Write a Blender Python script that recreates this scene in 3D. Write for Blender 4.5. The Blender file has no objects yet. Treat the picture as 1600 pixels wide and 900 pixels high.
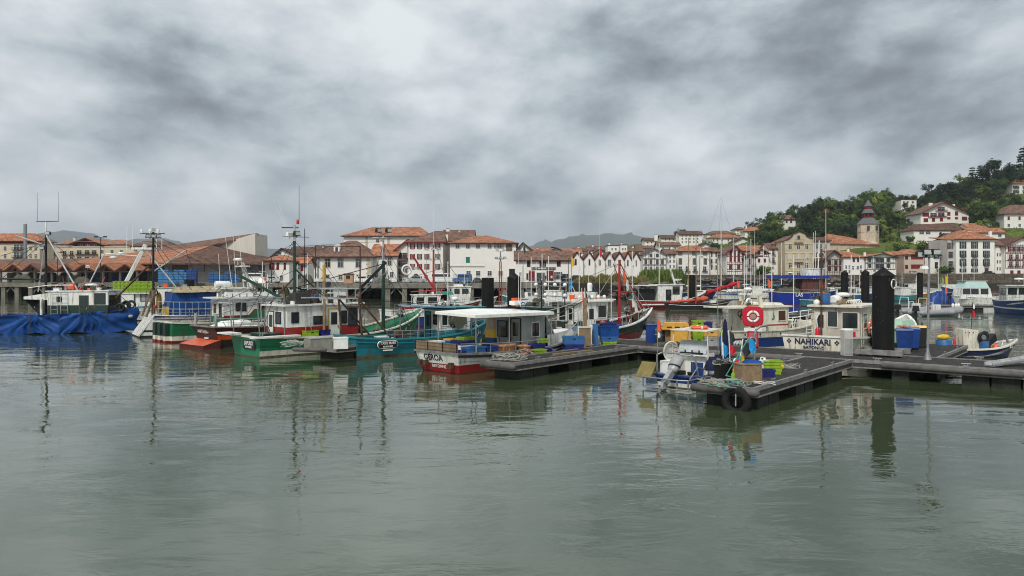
import bpy, math, random
from mathutils import Vector, Matrix
R = math.radians
F, H, HY = 1200.0, 4.2, 433.0          # focal length in photo pixels, camera height, horizon row
def X(px, Y): return (px-800)/F*Y
def Z(py, Y): return H-(py-HY)/F*Y
def at(px, py, z=0.0):
    Y = F*(H-z)/(py-HY)
    return Vector((X(px, Y), Y, z))
S = bpy.context.scene
C = S.collection
# ---------------------------------------------------------------- camera, sky, sun, exposure
cam = bpy.data.objects.new('camera', bpy.data.cameras.new('camera'))
C.objects.link(cam); S.camera = cam
cam.location = (0, 0, H); cam.rotation_euler = (R(90), 0, 0)
cam.data.sensor_width = 36; cam.data.lens = 36*F/1600
cam.data.shift_y = -(450-HY)/1600
cam.data.clip_start = .1; cam.data.clip_end = 12000
S.view_settings.view_transform = 'Standard'; S.view_settings.look = 'None'
S.view_settings.exposure = 0.9; S.view_settings.gamma = 1
SUN_EL, SUN_AZ = 48, 200             # azimuth clockwise from +Y
sun = bpy.data.objects.new('sun', bpy.data.lights.new('sun', 'SUN')); C.objects.link(sun)
sun.data.energy = 1.5; sun.data.angle = R(10); sun.data.color = (1, .96, .9)
sun.rotation_euler = (R(90-SUN_EL), 0, R(180-SUN_AZ))
S.render.engine = 'CYCLES'; S.cycles.filter_width = 1.05
W = bpy.data.worlds.new('World'); S.world = W; W.use_nodes = True
def build_world():
    nt = W.node_tree; N = nt.nodes; L = nt.links; N.clear()
    def n(t, **k):
        x = N.new(t)
        for a, b in k.items(): setattr(x, a, b)
        return x
    def math_(op, a, b=None, c=None, clamp=False):
        x = n('ShaderNodeMath', operation=op, use_clamp=clamp)
        for i, v in enumerate((a, b, c)):
            if v is None: continue
            if isinstance(v, (int, float)): x.inputs[i].default_value = v
            else: L.new(v, x.inputs[i])
        return x.outputs[0]
    tc = n('ShaderNodeTexCoord'); sp = n('ShaderNodeSeparateXYZ'); L.new(tc.outputs['Generated'], sp.inputs[0])
    x, y, z = sp.outputs
    cb = n('ShaderNodeCombineXYZ')
    zs = math_('ADD', math_('MULTIPLY', z, .45), .75)
    L.new(math_('DIVIDE', x, zs), cb.inputs[0]); L.new(math_('MULTIPLY', y, .8), cb.inputs[1]); L.new(math_('MULTIPLY', z, 2.1), cb.inputs[2])
    def noise(scale, detail, rough, off, dist=0.0, src=None):
        mp = n('ShaderNodeMapping'); mp.inputs['Location'].default_value = off
        L.new(src or cb.outputs[0], mp.inputs[0])
        t = n('ShaderNodeTexNoise'); t.inputs['Scale'].default_value = scale
        t.inputs['Detail'].default_value = detail; t.inputs['Roughness'].default_value = rough
        t.inputs['Distortion'].default_value = dist
        L.new(mp.outputs[0], t.inputs[0]); return t.outputs[0]
    wn = n('ShaderNodeTexNoise'); wn.inputs['Scale'].default_value = 5.0; wn.inputs['Detail'].default_value = 3; L.new(cb.outputs[0], wn.inputs[0])
    wv = n('ShaderNodeVectorMath', operation='MULTIPLY_ADD'); L.new(wn.outputs[1], wv.inputs[0]); wv.inputs[1].default_value = (.10, .10, .10); L.new(cb.outputs[0], wv.inputs[2])
    vo = n('ShaderNodeTexVoronoi', feature='SMOOTH_F1'); vo.inputs['Scale'].default_value = 6.5; vo.inputs['Smoothness'].default_value = .6; vo.inputs['Detail'].default_value = 1; L.new(wv.outputs[0], vo.inputs[0])
    puff = math_('SUBTRACT', .55, vo.outputs[0])
    big = noise(3.1, 3, .52, CLOUD_OFF, .1)
    fine = noise(7.5, 7, .6, (3.1, 7.7, 0), .12)
    soft = noise(15.0, 6, .68, (9.1, 1.7, 0), .2)
    d = math_('ADD', math_('MULTIPLY', big, .48), math_('ADD', math_('MULTIPLY', fine, .36), math_('ADD', math_('MULTIPLY', soft, .15), math_('MULTIPLY', puff, .15))))
    d = math_('ADD', math_('MULTIPLY', math_('SUBTRACT', d, .455), 1.2), .585)
    # broad banks: darker or brighter towards a given direction of the sky
    for (vx, vz, rad, amt) in SKY_BANKS:
        v = Vector((vx, 1, vz)).normalized()
        dx = math_('SUBTRACT', x, v.x); dz = math_('MULTIPLY', math_('SUBTRACT', z, v.z), 1.9)
        dd = math_('SQRT', math_('ADD', math_('MULTIPLY', dx, dx), math_('MULTIPLY', dz, dz)))
        w = math_('SUBTRACT', 1, math_('DIVIDE', dd, rad), clamp=True)
        w = math_('MULTIPLY', math_('MULTIPLY', w, w), math_('SUBTRACT', 3, math_('MULTIPLY', w, 2)))
        d = math_('ADD', d, math_('MULTIPLY', w, amt))
    cr = n('ShaderNodeValToRGB'); e = cr.color_ramp.elements
    tint = lambda v, a=.07, b_=.12: (v*(1-a), v, v*(1+b_*.6), 1)
    e[0].position = .33; e[0].color = tint(.80, .09, .16)
    e[1].position = .72; e[1].color = tint(3.3, .01, .02)
    for p, v, a, b_ in ((.42, 1.30, .10, .17), (.49, 1.80, .09, .14), (.55, 2.25, .06, .09), (.62, 2.70, .03, .05)):
        q = e.new(p); q.color = tint(v, a, b_)
    L.new(d, cr.inputs[0])
    sc_ = n('ShaderNodeMixRGB', blend_type='MULTIPLY'); sc_.inputs[0].default_value = 1
    L.new(cr.outputs[0], sc_.inputs[1]); sc_.inputs[2].default_value = (1.40, 1.46, 1.48, 1)
    sky = n('ShaderNodeTexSky', sky_type='NISHITA', sun_disc=False)
    sky.sun_elevation = R(SUN_EL); sky.sun_rotation = R(SUN_AZ)
    mx = n('ShaderNodeMixRGB'); mx.inputs[0].default_value = .975
    L.new(sky.outputs[0], mx.inputs[1]); L.new(sc_.outputs[0], mx.inputs[2])
    bg = n('ShaderNodeBackground'); bg.inputs[1].default_value = .1
    L.new(mx.outputs[0], bg.inputs[0])
    o = n('ShaderNodeOutputWorld'); L.new(bg.outputs[0], o.inputs[0])
CLOUD_OFF = (5.1, 2.2, 1)
# (x/y slope, z/y slope, radius, darker<0 / brighter>0)
SKY_BANKS = [(.50, .33, .46, -.16), (.66, .24, .26, -.06), (-.40, .20, .13, -.07), (-.24, .125, .13, -.07), (-.07, .24, .14, -.05), (.04, .115, .13, -.06), (.13, .20, .08, -.04),
             (-.66, .15, .18, -.06), (-.45, .30, .14, -.03), (-.17, .32, .14, .05), (.08, .28, .10, .04), (.21, .20, .12, .05), (-.58, .25, .12, .04), (.27, .15, .14, .04), (-.32, .06, .4, -.03), (.0, .05, .3, -.02)]
build_world()

# ---------------------------------------------------------------- materials
_m = {}
def mat(name, col, rough=.6, var=.25, scale=3.0, metal=0.0, bump=0.0, bscale=None, dirt=0.0, dcol=(.05,.045,.035), stretch=1.0, kind=None, spec=None, alpha=None):
    if name in _m: return _m[name]
    m = bpy.data.materials.new(name); m.use_nodes = True; _m[name] = m
    nt = m.node_tree; N = nt.nodes; L = nt.links
    b = N['Principled BSDF']; b.inputs['Roughness'].default_value = rough; b.inputs['Metallic'].default_value = metal
    if spec is None and rough > .48: spec = .22
    if spec is not None: b.inputs['Specular IOR Level'].default_value = spec
    tc = N.new('ShaderNodeTexCoord'); mp = N.new('ShaderNodeMapping'); L.new(tc.outputs['Object'], mp.inputs[0])
    mp.inputs['Scale'].default_value = (1, 1, stretch)
    ns = N.new('ShaderNodeTexNoise'); ns.inputs['Scale'].default_value = scale; ns.inputs['Detail'].default_value = 6
    ns.inputs['Roughness'].default_value = .65
    L.new(mp.outputs[0], ns.inputs[0])
    mr = N.new('ShaderNodeMapRange'); mr.inputs[1].default_value = .3; mr.inputs[2].default_value = .7
    mr.inputs[3].default_value = 1-var; mr.inputs[4].default_value = 1+var*.8
    L.new(ns.outputs[0], mr.inputs[0])
    hs = N.new('ShaderNodeHueSaturation'); hs.inputs['Color'].default_value = (*col, 1)
    L.new(mr.outputs[0], hs.inputs['Value']); out = hs.outputs[0]
    if dirt:
        n2 = N.new('ShaderNodeTexNoise'); n2.inputs['Scale'].default_value = scale*1.7; n2.inputs['Detail'].default_value = 8
        n2.inputs['Roughness'].default_value = .7
        mp2 = N.new('ShaderNodeMapping'); mp2.inputs['Scale'].default_value = (1, 1, .25); mp2.inputs['Location'].default_value = (5, 3, 1)
        L.new(tc.outputs['Object'], mp2.inputs[0]); L.new(mp2.outputs[0], n2.inputs[0])
        r2 = N.new('ShaderNodeMapRange'); r2.inputs[1].default_value = .5; r2.inputs[2].default_value = .68; r2.inputs[4].default_value = dirt
        L.new(n2.outputs[0], r2.inputs[0])
        mx = N.new('ShaderNodeMixRGB'); L.new(r2.outputs[0], mx.inputs[0]); L.new(out, mx.inputs[1]); mx.inputs[2].default_value = (*dcol, 1)
        out = mx.outputs[0]
    if dirt and name.startswith(('boat_', 'wheel', 'lapurdi', 'mast', 'royal')):      # rust runs
        n3 = N.new('ShaderNodeTexNoise'); n3.inputs['Scale'].default_value = 5; n3.inputs['Detail'].default_value = 6
        mp4 = N.new('ShaderNodeMapping'); mp4.inputs['Scale'].default_value = (1, 1, .14); L.new(tc.outputs['Object'], mp4.inputs[0]); L.new(mp4.outputs[0], n3.inputs[0])
        r5 = N.new('ShaderNodeMapRange'); r5.inputs[1].default_value = .58; r5.inputs[2].default_value = .66; r5.inputs[4].default_value = .55
        L.new(n3.outputs[0], r5.inputs[0]); m3 = N.new('ShaderNodeMixRGB'); L.new(r5.outputs[0], m3.inputs[0]); L.new(out, m3.inputs[1]); m3.inputs[2].default_value = (.10, .05, .025, 1); out = m3.outputs[0]
    if name in ('pontoon_deck', 'pontoon_edge', 'pile_black', 'quay_concrete'):      # droppings and scuffs
        n4 = N.new('ShaderNodeTexNoise'); n4.inputs['Scale'].default_value = 7; n4.inputs['Detail'].default_value = 4
        L.new(tc.outputs['Object'], n4.inputs[0]); r8 = N.new('ShaderNodeMapRange'); r8.inputs[1].default_value = .66; r8.inputs[2].default_value = .70; r8.inputs[4].default_value = .55
        L.new(n4.outputs[0], r8.inputs[0]); m4 = N.new('ShaderNodeMixRGB'); L.new(r8.outputs[0], m4.inputs[0]); L.new(out, m4.inputs[1]); m4.inputs[2].default_value = (.38, .37, .34, 1) if name != 'pile_black' else (.10, .10, .09, 1); out = m4.outputs[0]
    if name.startswith('leaf_'):
        oi = N.new('ShaderNodeObjectInfo'); r6 = N.new('ShaderNodeMapRange'); r6.inputs[3].default_value = .55; r6.inputs[4].default_value = 1.7; L.new(oi.outputs['Random'], r6.inputs[0])
        h6 = N.new('ShaderNodeHueSaturation'); L.new(r6.outputs[0], h6.inputs['Value']); L.new(out, h6.inputs['Color']); out = h6.outputs[0]
        r7 = N.new('ShaderNodeMapRange'); r7.inputs[3].default_value = .515; r7.inputs[4].default_value = .475; L.new(oi.outputs['Random'], r7.inputs[0]); L.new(r7.outputs[0], h6.inputs['Hue'])
    if kind == 'tiles':      # mottled terracotta in courses
        vo = N.new('ShaderNodeTexVoronoi'); vo.inputs['Scale'].default_value = 1.6; L.new(tc.outputs['Object'], vo.inputs[0])
        h2 = N.new('ShaderNodeHueSaturation'); mr3 = N.new('ShaderNodeMapRange'); mr3.inputs[3].default_value = .62; mr3.inputs[4].default_value = 1.35
        sx = N.new('ShaderNodeSeparateXYZ'); L.new(vo.outputs['Color'], sx.inputs[0]); L.new(sx.outputs[0], mr3.inputs[0])
        L.new(mr3.outputs[0], h2.inputs['Value']); L.new(out, h2.inputs['Color']); out = h2.outputs[0]
    if kind == 'blocks':
        br = N.new('ShaderNodeTexBrick'); br.inputs['Scale'].default_value = 1.0
        br.inputs['Brick Width'].default_value = 1.3; br.inputs['Row Height'].default_value = .55; br.inputs['Mortar Size'].default_value = .03
        br.inputs['Color1'].default_value = (.75,.75,.75,1); br.inputs['Color2'].default_value = (1.15,1.12,1.08,1); br.inputs['Mortar'].default_value = (.45,.42,.4,1)
        mp3 = N.new('ShaderNodeMapping'); mp3.inputs['Rotation'].default_value = (R(90), 0, 0)
        L.new(tc.outputs['Object'], mp3.inputs[0]); L.new(mp3.outputs[0], br.inputs[0])
        mu = N.new('ShaderNodeMixRGB'); mu.blend_type = 'MULTIPLY'; mu.inputs[0].default_value = 1
        L.new(out, mu.inputs[1]); L.new(br.outputs[0], mu.inputs[2]); out = mu.outputs[0]
    if kind in ('planks', 'slats'):
        wv = N.new('ShaderNodeTexWave'); wv.bands_direction = 'Z' if kind == 'planks' else 'X'
        wv.inputs['Scale'].default_value = 2.2 if kind == 'planks' else 3.3; wv.inputs['Distortion'].default_value = .3
        L.new(tc.outputs['Object'], wv.inputs[0])
        r4 = N.new('ShaderNodeMapRange'); r4.inputs[2].default_value = .18; r4.inputs[3].default_value = .45; r4.inputs[4].default_value = 1
        L.new(wv.outputs[0], r4.inputs[0])
        mu = N.new('ShaderNodeMixRGB'); mu.blend_type = 'MULTIPLY'; mu.inputs[0].default_value = 1
        L.new(out, mu.inputs[1]); L.new(r4.outputs[0], mu.inputs[2]); out = mu.outputs[0]
    L.new(out, b.inputs['Base Color'])
    if bump:
        nb = N.new('ShaderNodeTexNoise'); nb.inputs['Scale'].default_value = bscale or scale*4; nb.inputs['Detail'].default_value = 5
        L.new(tc.outputs['Object'], nb.inputs[0])
        bp = N.new('ShaderNodeBump'); bp.inputs['Strength'].default_value = 1; bp.inputs['Distance'].default_value = bump
        L.new(nb.outputs[0], bp.inputs['Height']); L.new(bp.outputs[0], b.inputs['Normal'])
    if kind == 'leaf':
        b.inputs['Subsurface Weight'].default_value = 0
    return m
# boats
def paint(name, col, dirt=.35, rough=.42, var=.16): return mat(name, col, rough, var, 1.6, dirt=dirt, bump=.004, bscale=6)
white_p = paint('boat_white', (.72, .72, .67), .35)
cream_p = paint('boat_cream', (.70, .66, .54), .35)
grey_p = paint('boat_grey', (.33, .35, .34), .4)
green_p = paint('boat_green', (.011, .145, .058), .3)
dgreen_p = paint('boat_dark_green', (.012, .034, .026), .25)
lgreen_p = paint('boat_light_green', (.03, .21, .10), .35)
teal_p = paint('boat_teal', (.008, .19, .24), .25)
lteal_p = paint('boat_light_teal', (.02, .21, .24), .3)
red_p = paint('boat_red', (.28, .010, .012), .3)
anti_p = paint('antifouling', (.085, .014, .014), .4, .7)
orange_p = paint('boat_orange', (.62, .12, .05), .25)
oranged_p = paint('boat_orange_deep', (.62, .07, .015), .25)
black_p = paint('boat_black', (.014, .014, .015), .08)
blue_p = paint('boat_blue', (.010, .045, .20), .3)
navy_p = paint('boat_navy', (.008, .018, .075), .25)
weed_p = mat('waterline_weed', (.11, .10, .065), .8, .5, 4, dirt=.7, dcol=(.02,.022,.014))
strake = mat('rubbing_strake', (.20, .19, .17), .7, .4, 3, dirt=.5)
deckm = mat('deck_paint', (.16, .17, .16), .7, .4, 2, dirt=.5)
gdeck = mat('deck_green', (.02, .12, .07), .7, .4, 2, dirt=.5)
wood = mat('weathered_wood', (.20, .145, .09), .8, .35, 2.5, dirt=.4, kind='planks')
woodp = mat('plain_wood', (.24, .17, .10), .8, .35, 5, dirt=.3)
steel = mat('galvanised_steel', (.30, .31, .31), .45, .3, 5, .6, dirt=.2)
alu = mat('brushed_alu', (.50, .51, .50), .45, .25, 4, .5, dirt=.35)
rust = mat('rusty_steel', (.10, .06, .04), .8, .5, 6, .2)
dkmetal = mat('dark_metal', (.025, .027, .027), .5, .4, 5, .3)
gmast = paint('mast_green', (.008, .045, .028), .3)
rmast = paint('mast_red', (.38, .012, .02), .2)
glass = mat('window_glass', (.018, .024, .026), .08, .2, 1, spec=.8)
glassl = mat('tinted_glass', (.10, .13, .135), .12, .25, 1, spec=.8)
rubber = mat('black_rubber', (.013, .013, .013), .75, .4, 8, bump=.01)
rope = mat('pale_rope', (.36, .34, .29), .9, .3, 20)
dkrope = mat('dark_rope', (.05, .05, .045), .9, .3, 20)
grope = mat('green_rope', (.08, .33, .22), .9, .3, 20)
lampgl = mat('lamp_glass', (.42, .44, .42), .2, .3, 5)
plW = mat('plastic_white', (.76, .76, .72), .4, .12, 4, dirt=.2)
plB = mat('plastic_blue', (.008, .05, .24), .45, .3, 4, dirt=.3)
plLB = mat('plastic_mid_blue', (.025, .12, .31), .45, .3, 4, dirt=.3)
plDB = mat('plastic_dark_blue', (.012, .015, .14), .45, .3, 4, dirt=.3)
plG = mat('plastic_lime', (.24, .38, .025), .5, .3, 4, dirt=.3)
plT = mat('plastic_teal', (.01, .16, .12), .45, .2, 4, dirt=.15)
plY = mat('plastic_yellow', (.66, .42, .015), .45, .15, 4, dirt=.15)
plO = mat('plastic_orange', (.75, .10, .025), .45, .15, 4, dirt=.1)
plR = mat('plastic_red', (.50, .01, .025), .35, .12, 3, dirt=.05)
plK = mat('plastic_black', (.02, .02, .022), .45, .25, 4, dirt=.1, dcol=(.1,.1,.09))
tanpl = mat('terracotta_plastic', (.52, .27, .14), .6, .2, 3, dirt=.25)
tarpB = mat('tarpaulin_blue', (.007, .055, .22), .55, .35, 1.4, dirt=.25, dcol=(.05,.08,.14), bump=.012, bscale=3)
tarpW = mat('canvas_white', (.76, .76, .71), .7, .18, 1.2, dirt=.25, dcol=(.2,.21,.2))
tarpLB = mat('canvas_pale_blue', (.16, .27, .38), .7, .25, 1.2, dirt=.2)
tarpT = mat('canvas_tan', (.34, .28, .18), .9, .3, 3, bump=.02)
cloth_or = mat('sail_cover_orange', (.50, .10, .06), .8, .25, 3, bump=.03)
cloth_rd = mat('sail_cover_red', (.42, .02, .03), .8, .25, 3, bump=.03)
cloth_nv = mat('cloth_navy', (.010, .014, .05), .8, .3, 3, bump=.03)
cloth_sk = mat('cloth_sky_blue', (.015, .25, .55), .8, .2, 3)
netm = mat('fishing_net', (.10, .10, .075), .95, .6, 14, bump=.05)
skin = mat('skin', (.45, .27, .19), .6, .1, 5)
# houses
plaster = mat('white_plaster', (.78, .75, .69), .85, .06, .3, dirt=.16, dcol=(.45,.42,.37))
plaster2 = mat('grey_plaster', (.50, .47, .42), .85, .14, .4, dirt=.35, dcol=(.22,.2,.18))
beige = mat('beige_plaster', (.62, .53, .38), .85, .10, .4, dirt=.25, dcol=(.33,.28,.2))
pink = mat('pink_plaster', (.52, .40, .32), .85, .10, .4, dirt=.25, dcol=(.33,.26,.2))
stone = mat('pale_stone', (.50, .43, .30), .9, .16, .8, dirt=.35, dcol=(.24,.2,.14))
church = mat('church_stone', (.54, .45, .34), .9, .2, .7, dirt=.45, dcol=(.15,.11,.08))
tile_o = mat('tiles_orange', (.34, .145, .08), .9, .3, .5, dirt=.5, dcol=(.11,.07,.05), kind='tiles', bump=.1, bscale=2)
tile_b = mat('tiles_brown', (.165, .095, .07), .9, .35, .5, dirt=.5, dcol=(.075,.05,.04), kind='tiles', bump=.1, bscale=2)
tile_d = mat('tiles_dark', (.115, .062, .045), .9, .35, .5, dirt=.45, dcol=(.05,.038,.03), kind='tiles', bump=.1, bscale=2)
slate = mat('slate', (.12, .125, .13), .7, .3, 1.5, dirt=.4, dcol=(.22,.22,.22))
red_w = mat('red_woodwork', (.17, .018, .018), .7, .25, 2)
brown_w = mat('brown_woodwork', (.065, .026, .02), .8, .3, 2)
green_w = mat('green_woodwork', (.02, .035, .03), .7, .3, 2)
grey_w = mat('grey_woodwork', (.14, .12, .10), .8, .3, 2)
white_w = mat('white_woodwork', (.62, .62, .60), .6, .1, 2)
qwall = mat('quay_stone', (.125, .105, .080), .95, .35, .6, dirt=.75, dcol=(.035,.034,.026), kind='blocks', bump=.12, bscale=2)
qconc = mat('quay_concrete', (.19, .175, .145), .95, .35, .5, dirt=.7, dcol=(.06,.055,.045), bump=.08, bscale=2)
rockm = mat('rock', (.115, .10, .085), .95, .5, 1.2, bump=.15, bscale=2)
asph = mat('asphalt', (.06, .06, .06), .9, .25, .5)
hillm = mat('hill_grass', (.09, .12, .025), .95, .45, .06, dirt=.5, dcol=(.03,.05,.012), bump=.5, bscale=.4)
farm = mat('far_mountain', (.035, .05, .035), .95, .3, .002)
leafs = [mat('leaf_%s' % n, c, .75, .35, .35) for n, c in (('dark', (.032,.060,.018)), ('mid', (.062,.105,.022)), ('light', (.13,.18,.03)), ('ochre', (.24,.17,.03)), ('pine', (.012,.023,.013)))]
bark = mat('bark', (.07, .055, .042), .95, .3, 3)
drygr = mat('dune_grass', (.24, .19, .075), .95, .4, .6)

# ---------------------------------------------------------------- mesh builder
class MB:
    def __init__(s): s.v = []; s.f = []; s.mi = []; s.sm = []; s.mats = []; s.M = None
    def raw(s, vs, fs, m, smooth=False):
        if m not in s.mats: s.mats.append(m)
        k = s.mats.index(m); o = len(s.v)
        if s.M is not None: vs = [s.M @ Vector(p) for p in vs]
        s.v += [tuple(p) for p in vs]
        for f in fs: s.f.append(tuple(i+o for i in f)); s.mi.append(k); s.sm.append(smooth)
        return s
    def box(s, x0, x1, y0, y1, z0, z1, m):
        vs = [(x, y, z) for z in (z0, z1) for x, y in ((x0, y0), (x1, y0), (x1, y1), (x0, y1))]
        return s.raw(vs, [(3,2,1,0), (4,5,6,7), (0,1,5,4), (1,2,6,5), (2,3,7,6), (3,0,4,7)], m)
    def fr(s, x0, x1, y0, y1, z0, z1, dx, dy, m):       # box with a smaller top
        vs = [(x0,y0,z0),(x1,y0,z0),(x1,y1,z0),(x0,y1,z0),(x0+dx,y0+dy,z1),(x1-dx,y0+dy,z1),(x1-dx,y1-dy,z1),(x0+dx,y1-dy,z1)]
        return s.raw(vs, [(3,2,1,0), (4,5,6,7), (0,1,5,4), (1,2,6,5), (2,3,7,6), (3,0,4,7)], m)
    def tube(s, p, q, r, m, n=6, r2=None, cap=True):
        p = Vector(p); q = Vector(q); d = q-p
        if d.length < 1e-6: return s
        a = d.orthogonal().normalized(); b = d.normalized().cross(a); r2 = r if r2 is None else r2
        vs = [c + (a*math.cos(t)+b*math.sin(t))*rr for c, rr in ((p, r), (q, r2)) for t in [2*math.pi*i/n for i in range(n)]]
        fs = [(i, (i+1) % n, n+(i+1) % n, n+i) for i in range(n)]
        s.raw(vs, fs, m, n > 5)
        if cap: s.raw(vs, [tuple(range(n))[::-1], tuple(range(n, 2*n))], m)
        return s
    def bar(s, p, q, w, h, m, up=(0, 0, 1)):            # rectangular bar from p to q
        p = Vector(p); q = Vector(q); d = (q-p).normalized(); u = Vector(up)
        a = d.cross(u)
        if a.length < 1e-4: a = d.orthogonal()
        a.normalize(); b = a.cross(d)
        vs = [c+a*(i*w/2)+b*(j*h/2) for c in (p, q) for i, j in ((-1,-1),(1,-1),(1,1),(-1,1))]
        return s.raw(vs, [(3,2,1,0), (4,5,6,7), (0,1,5,4), (1,2,6,5), (2,3,7,6), (3,0,4,7)], m)
    def path(s, pts, r, m, n=5):
        for a, b in zip(pts, pts[1:]): s.tube(a, b, r, m, n)
        return s
    def sag(s, p, q, drop, r, m, k=6, n=4):
        p = Vector(p); q = Vector(q)
        pts = [p.lerp(q, i/k) - Vector((0, 0, drop*4*(i/k)*(1-i/k))) for i in range(k+1)]
        return s.path(pts, r, m, n)
    def lathe(s, prof, m, c=(0, 0, 0), n=16, smooth=True, axis='z'):
        vs = []
        for r, z in prof:
            for i in range(n):
                t = 2*math.pi*i/n; a, b = r*math.cos(t), r*math.sin(t)
                v = (a, b, z) if axis == 'z' else ((z, a, b) if axis == 'x' else (a, z, b))
                vs.append((c[0]+v[0], c[1]+v[1], c[2]+v[2]))
        k = len(prof)
        fs = [(j*n+i, j*n+(i+1) % n, (j+1)*n+(i+1) % n, (j+1)*n+i) for j in range(k-1) for i in range(n)]
        if axis == 'y': fs = [f[::-1] for f in fs]
        s.raw(vs, fs, m, smooth)
        s.raw(vs[:n], [tuple(range(n))[::-1]], m); s.raw(vs[-n:], [tuple(range(n))], m)
        return s
    def torus(s, c, R1, r, m, axis='z', n=20, k=8, a0=0, a1=2*math.pi, sq=1.0):
        closed = abs(a1-a0-2*math.pi) < 1e-6; nn = n if closed else n+1
        vs = []
        for i in range(nn):
            t = a0+(a1-a0)*i/n
            for j in range(k):
                u = 2*math.pi*j/k; rr = R1+r*math.cos(u); w = r*math.sin(u)*sq
                a, b = rr*math.cos(t), rr*math.sin(t)
                v = {'z': (a, b, w), 'x': (w, a, b), 'y': (a, w, b)}[axis]
                vs.append((c[0]+v[0], c[1]+v[1], c[2]+v[2]))
        fs = [(i*k+j, ((i+1) % nn)*k+j, ((i+1) % nn)*k+(j+1) % k, i*k+(j+1) % k) for i in range(n) for j in range(k)]
        return s.raw(vs, fs, m, True)
    def prism(s, poly, lo, hi, m, axis='y'):            # poly in (a, b); extruded along axis
        n = len(poly)
        def P(a, b, w): return {'y': (a, w, b), 'x': (w, a, b), 'z': (a, b, w)}[axis]
        vs = [P(a, b, lo) for a, b in poly]+[P(a, b, hi) for a, b in poly]
        fs = [tuple(range(n)), tuple(range(n, 2*n))[::-1]]+[(i, n+i, n+(i+1) % n, (i+1) % n) for i in range(n)]
        return s.raw(vs, fs, m)
    def slab(s, pts, t, m):                              # polygon thickened downwards
        n = len(pts); vs = [tuple(p) for p in pts]+[(p[0], p[1], p[2]-t) for p in pts]
        return s.raw(vs, [tuple(range(n)), tuple(range(n, 2*n))[::-1]]+[(i, n+i, n+(i+1) % n, (i+1) % n) for i in range(n)], m)
    def ball(s, c, r, m, n=10, k=6, sz=1.0):
        prof = [(max(.001, r*math.sin(math.pi*j/k)), -r*sz*math.cos(math.pi*j/k)) for j in range(k+1)]
        return s.lathe(prof, m, c, n)
    def build(s, name, parent=None, fix=True):
        me = bpy.data.meshes.new(name); me.from_pydata(s.v, [], s.f)
        for m in s.mats: me.materials.append(m)
        me.polygons.foreach_set('material_index', s.mi); me.polygons.foreach_set('use_smooth', s.sm)
        me.update()
        o = bpy.data.objects.new(name, me); C.objects.link(o)
        if parent: o.parent = parent
        return o
def tag(o, label=None, cat=None, group=None, kind=None):
    for k, v in (('label', label), ('category', cat), ('group', group), ('kind', kind)):
        if v: o[k] = v
    return o
def thing(name, label, cat, loc=(0, 0, 0), rz=0, group=None):
    o = bpy.data.objects.new(name, None); C.objects.link(o); o.empty_display_size = .1
    o.location = loc; o.rotation_euler = (0, 0, R(rz)); return tag(o, label, cat, group)
def copy_tree(o, parent=None):
    c = o.copy(); C.objects.link(c)
    if parent: c.parent = parent
    for ch in list(o.children): copy_tree(ch, c)
    return c
def place(src, loc, rz=0, label=None, sc=None, group=None):
    c = copy_tree(src); c.location = loc; c.rotation_euler = (0, 0, R(rz))
    if sc: c.scale = sc if hasattr(sc, '__len__') else (sc, sc, sc)
    tag(c, label, None, group); return c
_tc = [0]
def lettering(text, size, m, parent, loc, rot, ext=.006, bold=.0, sx=1.0, name='lettering'):
    cu = bpy.data.curves.new('t', 'FONT'); cu.body = text; cu.size = size; cu.extrude = ext; cu.offset = bold
    cu.align_x = 'CENTER'; cu.align_y = 'CENTER'; cu.resolution_u = 3
    o = bpy.data.objects.new('t', cu); C.objects.link(o)
    bpy.context.view_layer.update()
    me = bpy.data.meshes.new_from_object(o.evaluated_get(bpy.context.evaluated_depsgraph_get()))
    bpy.data.objects.remove(o); me.materials.clear(); me.materials.append(m); me.name = name
    q = bpy.data.objects.new(name, me); C.objects.link(q); q.parent = parent
    q.location = loc; q.rotation_euler = rot; q.scale = (sx, 1, 1)
    return q
rnd = random.Random(7)
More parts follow.
